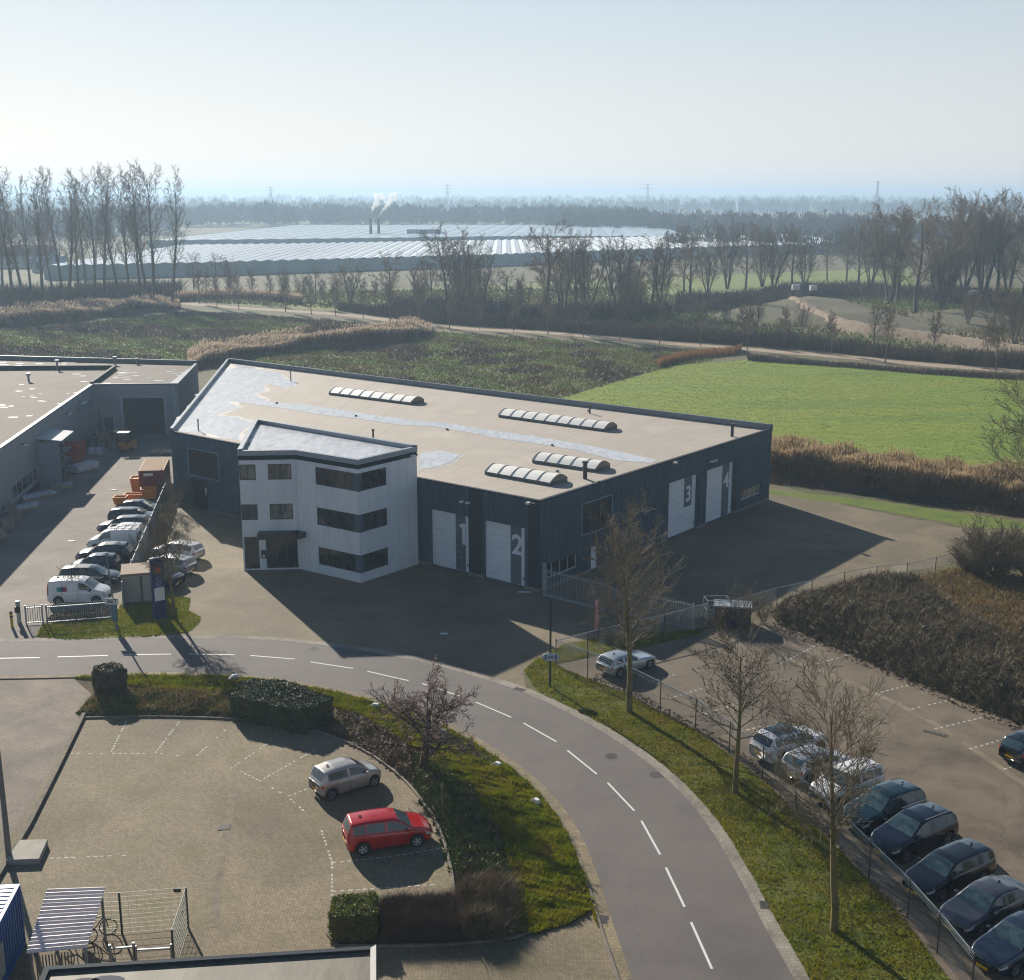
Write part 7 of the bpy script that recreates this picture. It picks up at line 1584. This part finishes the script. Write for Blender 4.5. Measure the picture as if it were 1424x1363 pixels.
# ================================================================ far landscape
def wood(line, depth, n, hmin, hmax, lab, seed=1, cards=46, size=2.2, mat=None, per=None):
    """far woods: crowns made of many small upright slivers over trunks"""
    r = np.random.default_rng(seed); L = np.array(line); seg = np.linalg.norm(np.diff(L, axis=0), axis=1); cum = np.concatenate([[0], np.cumsum(seg)]); u = np.sort(r.uniform(0, cum[-1], n)); P = np.stack([np.interp(u, cum, L[:, 0]), np.interp(u, cum, L[:, 1])], 1); D = P / np.linalg.norm(P, axis=1)[:, None]; P = P + D * r.uniform(0, depth, n)[:, None]
    H = r.uniform(hmin, hmax, n) * (.8 + .4 * vnoise(P, .02, seed)); W = H * r.uniform(.22, .4, n); m = n * cards; idx = np.repeat(np.arange(n), cards)
    a = r.uniform(0, 6.283, m); rad = np.sqrt(r.random(m)); zz = r.beta(1.6, 1.5, m); prof = np.sin(np.clip(zz, .05, 1) * 2.7 + .25).clip(.12, 1)
    x = P[idx, 0] + np.cos(a) * rad * W[idx] * prof; y = P[idx, 1] + np.sin(a) * rad * W[idx] * prof; z = H[idx] * (.12 + .86 * zz); s = size * r.uniform(.5, 1.3, m); b = r.uniform(0, math.pi, m); dx, dy = np.cos(b) * s * .28, np.sin(b) * s * .28
    lx, ly = np.cos(a) * s * .35, np.sin(a) * s * .35; V = np.zeros((m, 3, 3)); V[:, 0] = np.stack([x - dx, y - dy, z - s * .6], 1); V[:, 1] = np.stack([x + dx, y + dy, z - s * .5], 1); V[:, 2] = np.stack([x + lx, y + ly, z + s * .8], 1)
    F = (np.arange(m) * 3)[:, None] + np.array([[0, 1, 2]]); o = mesh_np('wood', V.reshape(-1, 3), [F], mat or m_far, None, None, False, world=False); return tag(o, lab, 'wood', kind='stuff')
m_far = M('far_wood', cols=[(.035, .032, .026), (.065, .058, .046), (.05, .045, .035)], rough=.95, scale=.02)
m_farg = M('far_wood_green', cols=[(.03, .034, .02), (.05, .055, .03)], rough=.95, scale=.02)
wood(GL([(150, 318), (300, 316), (480, 315), (700, 316), (900, 320)]), 160, 620, 15, 21, 'long bare wood behind the greenhouses', 1, 110, 1.9)
wood(GL([(760, 322), (900, 326), (1050, 332), (1200, 338), (1330, 342), (1480, 348)]), 200, 520, 11, 17, 'bare wood behind the woodland trees on the right', 2, 110, 1.6)
wood(GL([(-100, 340), (60, 336), (160, 330), (240, 326)]), 200, 260, 14, 22, 'hazy wood behind the tall poplars', 6, 50, 2.6)
wood(GL([(-200, 296), (300, 297), (700, 296), (1100, 298), (1600, 300)]), 500, 900, 14, 24, 'hazy forest belt beyond the greenhouses', 3, 42, 5)
wood(GL([(-200, 286), (300, 286), (700, 285), (1100, 286), (1600, 287)]), 900, 900, 18, 30, 'farthest forest line below the horizon', 4, 34, 8)
wood(GL([(930, 352), (1040, 350), (1180, 356), (1260, 362)]), 60, 150, 7, 12, 'low bare trees in front of the greenhouse end', 5, 60, 1.4)
wood(GL([(1030, 290), (1140, 290)]), 30, 42, 22, 28, 'row of slim poplars on the horizon right of the middle', 7, 60, 4)
wood(GL([(1160, 291), (1230, 292)]), 30, 26, 18, 25, 'second row of slim poplars on the horizon', 8, 60, 4)
# greenhouses
m_gh = M('greenhouse_glass', cols=[(.80, .84, .86), (.90, .92, .93), (.85, .88, .9)], rough=.3, scale=.03, spec=1.0, coord='Object'); m_ghb = M('greenhouse_wall', cols=[(.27, .34, .36), (.35, .42, .44)], rough=.4, scale=.1, mapscale=(1, 1, .2)); m_ghs = M('greenhouse_blue_grey', cols=[(.42, .50, .57), (.50, .58, .65)], rough=.35, scale=.02, spec=.8)  # white roof, teal grey walls, blue grey roof of the second glasshouse
def greenhouse(front, dirv, depthf, pitch, z0, dz, lab, mroof, mwall):
    """front: polyline of the eaves at ground level, ridges run along dirv; depthf(u) length"""
    L = np.array(front); seg = np.linalg.norm(np.diff(L, axis=0), axis=1); cum = np.concatenate([[0], np.cumsum(seg)]); n = int(cum[-1] / pitch); o = empty('greenhouse', (L[0][0], L[0][1], 0), 0, lab, 'greenhouse'); d = nrm(dirv); r = MB(); w = MB(); g = MB()
    pt = lambda s: np.array([np.interp(s, cum, L[:, 0]), np.interp(s, cum, L[:, 1])])
    for i in range(n):
        a, b, c = pt(i * pitch), pt((i + 1) * pitch), pt((i + .5) * pitch); la = depthf(i / n); A, B, Cc = a + d * la, b + d * la, c + d * la
        r.poly([(*a, z0), (*c, z0 + dz), (*Cc, z0 + dz), (*A, z0)]); r.poly([(*c, z0 + dz), (*b, z0), (*B, z0), (*Cc, z0 + dz)])
        w.poly([(*a, 0), (*b, 0), (*b, z0), (*c, z0 + dz), (*a, z0)])
        g.bar((*a, z0 + .1), (*A, z0 + .1), .35, .25)
    r.build('roof', mroof, o); w.build('wall', mwall, o); g.build('gutter', M('greenhouse_gutter', (.22, .27, .30), .5), o)
    e_ = pt(0); E_ = e_ + d * depthf(0); w = MB(); w.poly([(*e_, 0), (*e_, z0), (*E_, z0), (*E_, 0)]); w.build('side_wall', mwall, o); return o
gd = np.array(G(522, 334, 5.5)) - np.array(G(480, 348.5, 5.5)); print('GH dir', gd, np.linalg.norm(gd))
greenhouse(GL([(62, 389), (300, 383), (686, 370), (830, 363.5), (1000, 357), (1200, 350)]), gd, lambda u: 190 - 40 * u, 5.6, 4.6, .62, 'large glasshouse with saw tooth white roof behind the field', m_gh, m_ghb)
greenhouse(GL([(205, 345), (450, 342), (700, 338), (960, 338)]), (.05, 1), lambda u: 380 - 120 * u, 12.8, 4.0, .5, 'second flat looking blue grey glasshouse behind the white one', m_ghs, m_ghb)
# boiler house: chimneys, tanks, shed
m_shed = M('blue_grey_shed', (.20, .26, .32), .6, .1, .05); m_stack = M('chimney_grey', (.07, .08, .09), .6, .1, .1)
def at(px, py): return G(px, py)
for i, (px, py) in enumerate(((516, 334), (527, 334))):
    x, y = at(px, py); H = hz(px, py, 303.5); o = empty('chimney', (x, y, 0), 0, ['left one of the two slim smoking chimneys', 'right one of the two slim smoking chimneys'][i], 'chimney', 'boiler house chimneys')
    MB().cyl((0, 0, 0), (0, 0, H), 1.1, .8, n=14).build('stack', m_stack, o, world=False); MB().cyl((0, 0, H), (0, 0, H + .5), .95, n=14).build('rim', m_galv, o, world=False)
sm = bpy.data.materials.new('smoke'); sm.use_nodes = True; st_ = sm.node_tree; st_.nodes.remove(st_.nodes['Principled BSDF']); v_ = st_.nodes.new('ShaderNodeVolumePrincipled'); v_.inputs['Color'].default_value = (.96, .96, .96, 1); v_.inputs['Density'].default_value = .3; v_.inputs['Anisotropy'].default_value = .65; st_.links.new(v_.outputs[0], st_.nodes['Material Output'].inputs['Volume'])
for i, (px, py, seed, dr_) in enumerate(((516, 334, 4, 6.5), (527, 334, 9, 11.5))):
    x, y = at(px, py); H = hz(px, py, 303.5); r = random.Random(seed); import bmesh
    bm = bmesh.new(); nlev = 11
    for k in range(nlev):
        t = k / (nlev - 1); zc = H + .8 + t * 14; R = .6 + 1.5 * t ** .8; cx_ = x + t ** 1.25 * dr_ + r.uniform(-.5, .5) * t
        for j in range(1 + 2 * (k > 3) + 2 * (k > 7)):
            mt = Matrix.Translation((cx_ + r.uniform(-1, 1) * R * 1.3 * (j > 0), y + r.uniform(-.5, .5), zc + r.uniform(-.5, .5))) @ Matrix.Diagonal((R * r.uniform(.45, 1), R * r.uniform(.5, 1), R * r.uniform(.45, 1), 1)); bmesh.ops.create_icosphere(bm, subdivisions=2, radius=1.0, matrix=mt)
    me = bpy.data.meshes.new('smoke_plume'); bm.to_mesh(me); bm.free(); me.materials.append(sm); o = bpy.data.objects.new('smoke_plume', me); COL.objects.link(o); md = o.modifiers.new('r', 'REMESH'); md.mode = 'VOXEL'; md.voxel_size = .5; tag(o, ['white smoke rising from the left chimney', 'white smoke drifting right from the right chimney'][i], 'smoke', kind='stuff')
for i, px in enumerate((521, 532, 541, 551, 556)):
    x, y = at(px, 334.5); o = empty('storage_tank', (x, y, 0), rr.uniform(-.3, .3), 'white horizontal tank beside the chimneys, %s from the left' % ORD[i], 'tank', 'white tanks beside the chimneys'); MB().cyl((-2.6, 0, 2.6), (2.6, 0, 2.6), 1.9, n=16).build('vessel', M('pale_tank', (.5, .52, .54), .4), o, world=False, smooth=False)
    for sx in (-1.6, 1.6): MB().box((sx, 0, .6), (.4, 2.4, 1.3)).build('saddle', m_stack, o, world=False)
(xa, ya), (xb, yb) = at(566, 334), at(612, 334); o = empty('boiler_house', ((xa + xb) / 2, ya + 10, 0), 0, 'long blue grey boiler house right of the chimneys', 'building'); wd = xb - xa
MB().box((0, 0, 3.4), (wd, 20, 6.8)).build('wall', m_shed, o, world=False); MB().box((0, 0, 6.95), (wd + .6, 20.6, .3)).build('roof', M('pale_far_roof', (.45, .5, .54), .5), o, world=False); MB().box((-wd * .28, -10.1, 3.2), (.8, .2, 6.2)).build('door_joint', M('pale_far_roof', (.45, .5, .54), .5), o, world=False)
# far sheds and houses at left and right
m_tile = M('far_roof_tiles', (.16, .10, .08), .8); m_fw = M('far_pale_wall', (.45, .45, .43), .7)
def house(px, py, w, d, h, rh, rz, lab, mw=None, mr=None):
    x, y = at(px, py); o = empty('farm_building', (x, y, 0), rz, lab, 'building', 'far farm buildings'); MB().box((0, 0, h / 2), (w, d, h)).build('wall', mw or m_fw, o, world=False)
    b = MB(); a = w / 2 + .4; c = d / 2 + .4; b.poly([(-a, -c, h), (a, -c, h), (a, 0, h + rh), (-a, 0, h + rh)]); b.poly([(a, c, h), (-a, c, h), (-a, 0, h + rh), (a, 0, h + rh)]); b.poly([(-a, c, h), (-a, -c, h), (-a, 0, h + rh)]); b.poly([(a, -c, h), (a, c, h), (a, 0, h + rh)]); b.build('roof', mr or m_tile, o, world=False)
    b = MB()
    for i in range(3): b.box((-w / 3 + i * w / 3, -d / 2 - .03, h * .5), (w * .1, .05, h * .35))
    b.build('window', m_glass, o, world=False)
house(20, 372, 26, 12, 5, 3, .1, 'pale farm shed seen between the poplars at the left edge'); house(48, 366, 18, 10, 5, 3, -.2, 'second farm shed behind the poplars', m_shed, m_tile); house(70, 378, 12, 8, 3.5, 2.5, .2, 'small shed with pale roof behind the poplars', m_fw, M('pale_far_roof'))
house(1108, 328, 22, 12, 5, 4, .2, 'white farmhouse behind the wood right of the middle'); house(1222, 330, 46, 16, 4, 2, .05, 'long low white shed in the wood on the right', m_fw, M('pale_far_roof')); house(1195, 333, 14, 10, 4, 3, -.2, 'small house left of the long white shed')
# white boxes of the off-road track, mounds and trail
m_mound = M('mound_earth', cols=[(.06, .062, .025), (.10, .085, .05), (.075, .085, .03)], rough=.95, scale=.12, fine=.35, fine_scale=1.2, b=.8, bs_scale=.9); m_trail = M('sandy_trail', (.24, .19, .14), .95, .2, .3, fine=.2, fine_scale=2)
def mound(pts, h, nm='hills'):
    V, Q = height_field(GL(pts), lambda P: h * (.6 + .6 * vnoise(P, .06, 3)), 2.5, 14, .03); mesh_np(nm, V, [Q], m_mound, None, None, True)['kind'] = 'structure'
mound([(990, 440), (1040, 424), (1120, 414), (1180, 420), (1260, 442), (1330, 460), (1300, 470), (1160, 458), (1060, 450)], 2.0); mound([(1250, 440), (1330, 430), (1424, 436), (1440, 456), (1340, 462), (1270, 452)], 1.3)
tl = spline(GL([(1104, 412), (1130, 428), (1180, 446), (1250, 456), (1330, 466), (1400, 476), (1500, 488)], 2.0), 5)
V, Q = height_field(offset(tl, 2.6) + list(reversed(offset(tl, -2.6))), lambda P: P[:, 0] * 0 + 2.1 * np.interp(P[:, 0], [60, 80, 120], [1, .75, .4]) + .4, 1.6, 1.2, .01); mesh_np('path', V, [Q], m_trail, None, None, True)['kind'] = 'structure'
sheet('clearing', GL([(1000, 446), (1090, 452), (1200, 468), (1330, 478), (1424, 486), (1424, 470), (1300, 456), (1200, 440), (1100, 430)]), .012, m_trail)
for i, (px, py, s_) in enumerate(((1106, 411, 2.2), (1130, 412, 1.9), (1353, 412, 2.4))):
    x, y = at(px, py + 3); o = empty('white_box_trailer', (x, y, 1.5 if i < 2 else 0), .2 * i, ['left white box on the crest of the off-road mound', 'right white box on the crest of the off-road mound', 'white box below the tall trees on the right'][i], 'trailer', 'white boxes at the off-road track'); MB().box((0, 0, 1.5), (s_, 1.4, 1.5)).build('box_body', m_wht, o, world=False); b = MB()
    for sx in (-s_ * .35, s_ * .35): b.box((sx, 0, .4), (.15, 1.1, .8))
    b.build('support', m_blk, o, world=False)
# pylons
m_pyl = M('pylon_steel', (.16, .18, .19), .6)
def pylon(px, ytop, D, lab, w=7, arms=3):
    x = (px - CX) / FPX * D / math.cos(PITCH) * 1.0; dirx = ray(px, ytop); y = D; x = dirx[0] / dirx[1] * D; H = CAMH + dirx[2] / dirx[1] * D; o = empty('pylon', (x, y, 0), 0, lab, 'pylon', 'pylons on the horizon'); b = MB(); t = .55
    for sx in (-1, 1):
        for sy in (-1, 1): b.bar((sx * w / 2, sy * w / 2, 0), (sx * .6, sy * .6, H), t)
    for k in range(7):
        z0, z1 = H * k / 7, H * (k + 1) / 7; a0, a1 = w / 2 * (1 - k / 7) + .6 * k / 7, w / 2 * (1 - (k + 1) / 7) + .6 * (k + 1) / 7
        for sy in (-1, 1): b.bar((-a0, sy * a0, z0), (a1, sy * a1, z1), t * .6); b.bar((a0, sy * a0, z0), (-a1, sy * a1, z1), t * .6)
    b.build('mast', m_pyl, o, world=False)
    for k in range(arms):
        z = H * (.97 - .13 * k); l = w * (.9 + .35 * (k == 1)); c = MB(); c.bar((-l, 0, z), (l, 0, z), t); c.bar((-l, 0, z), (0, 0, z + 2), t * .6); c.bar((l, 0, z), (0, 0, z + 2), t * .6); c.build('crossarm', m_pyl, o, world=False)
pylon(376, 260, 2600, 'grey lattice pylon above the wood right of the poplars'); pylon(622, 257, 2400, 'grey lattice pylon above the middle of the horizon'); pylon(901, 256, 2500, 'broad lattice pylon on the right half of the horizon', 8, 2); pylon(1221, 252, 2200, 'slim lattice pylon at the far right of the horizon', 6, 1)
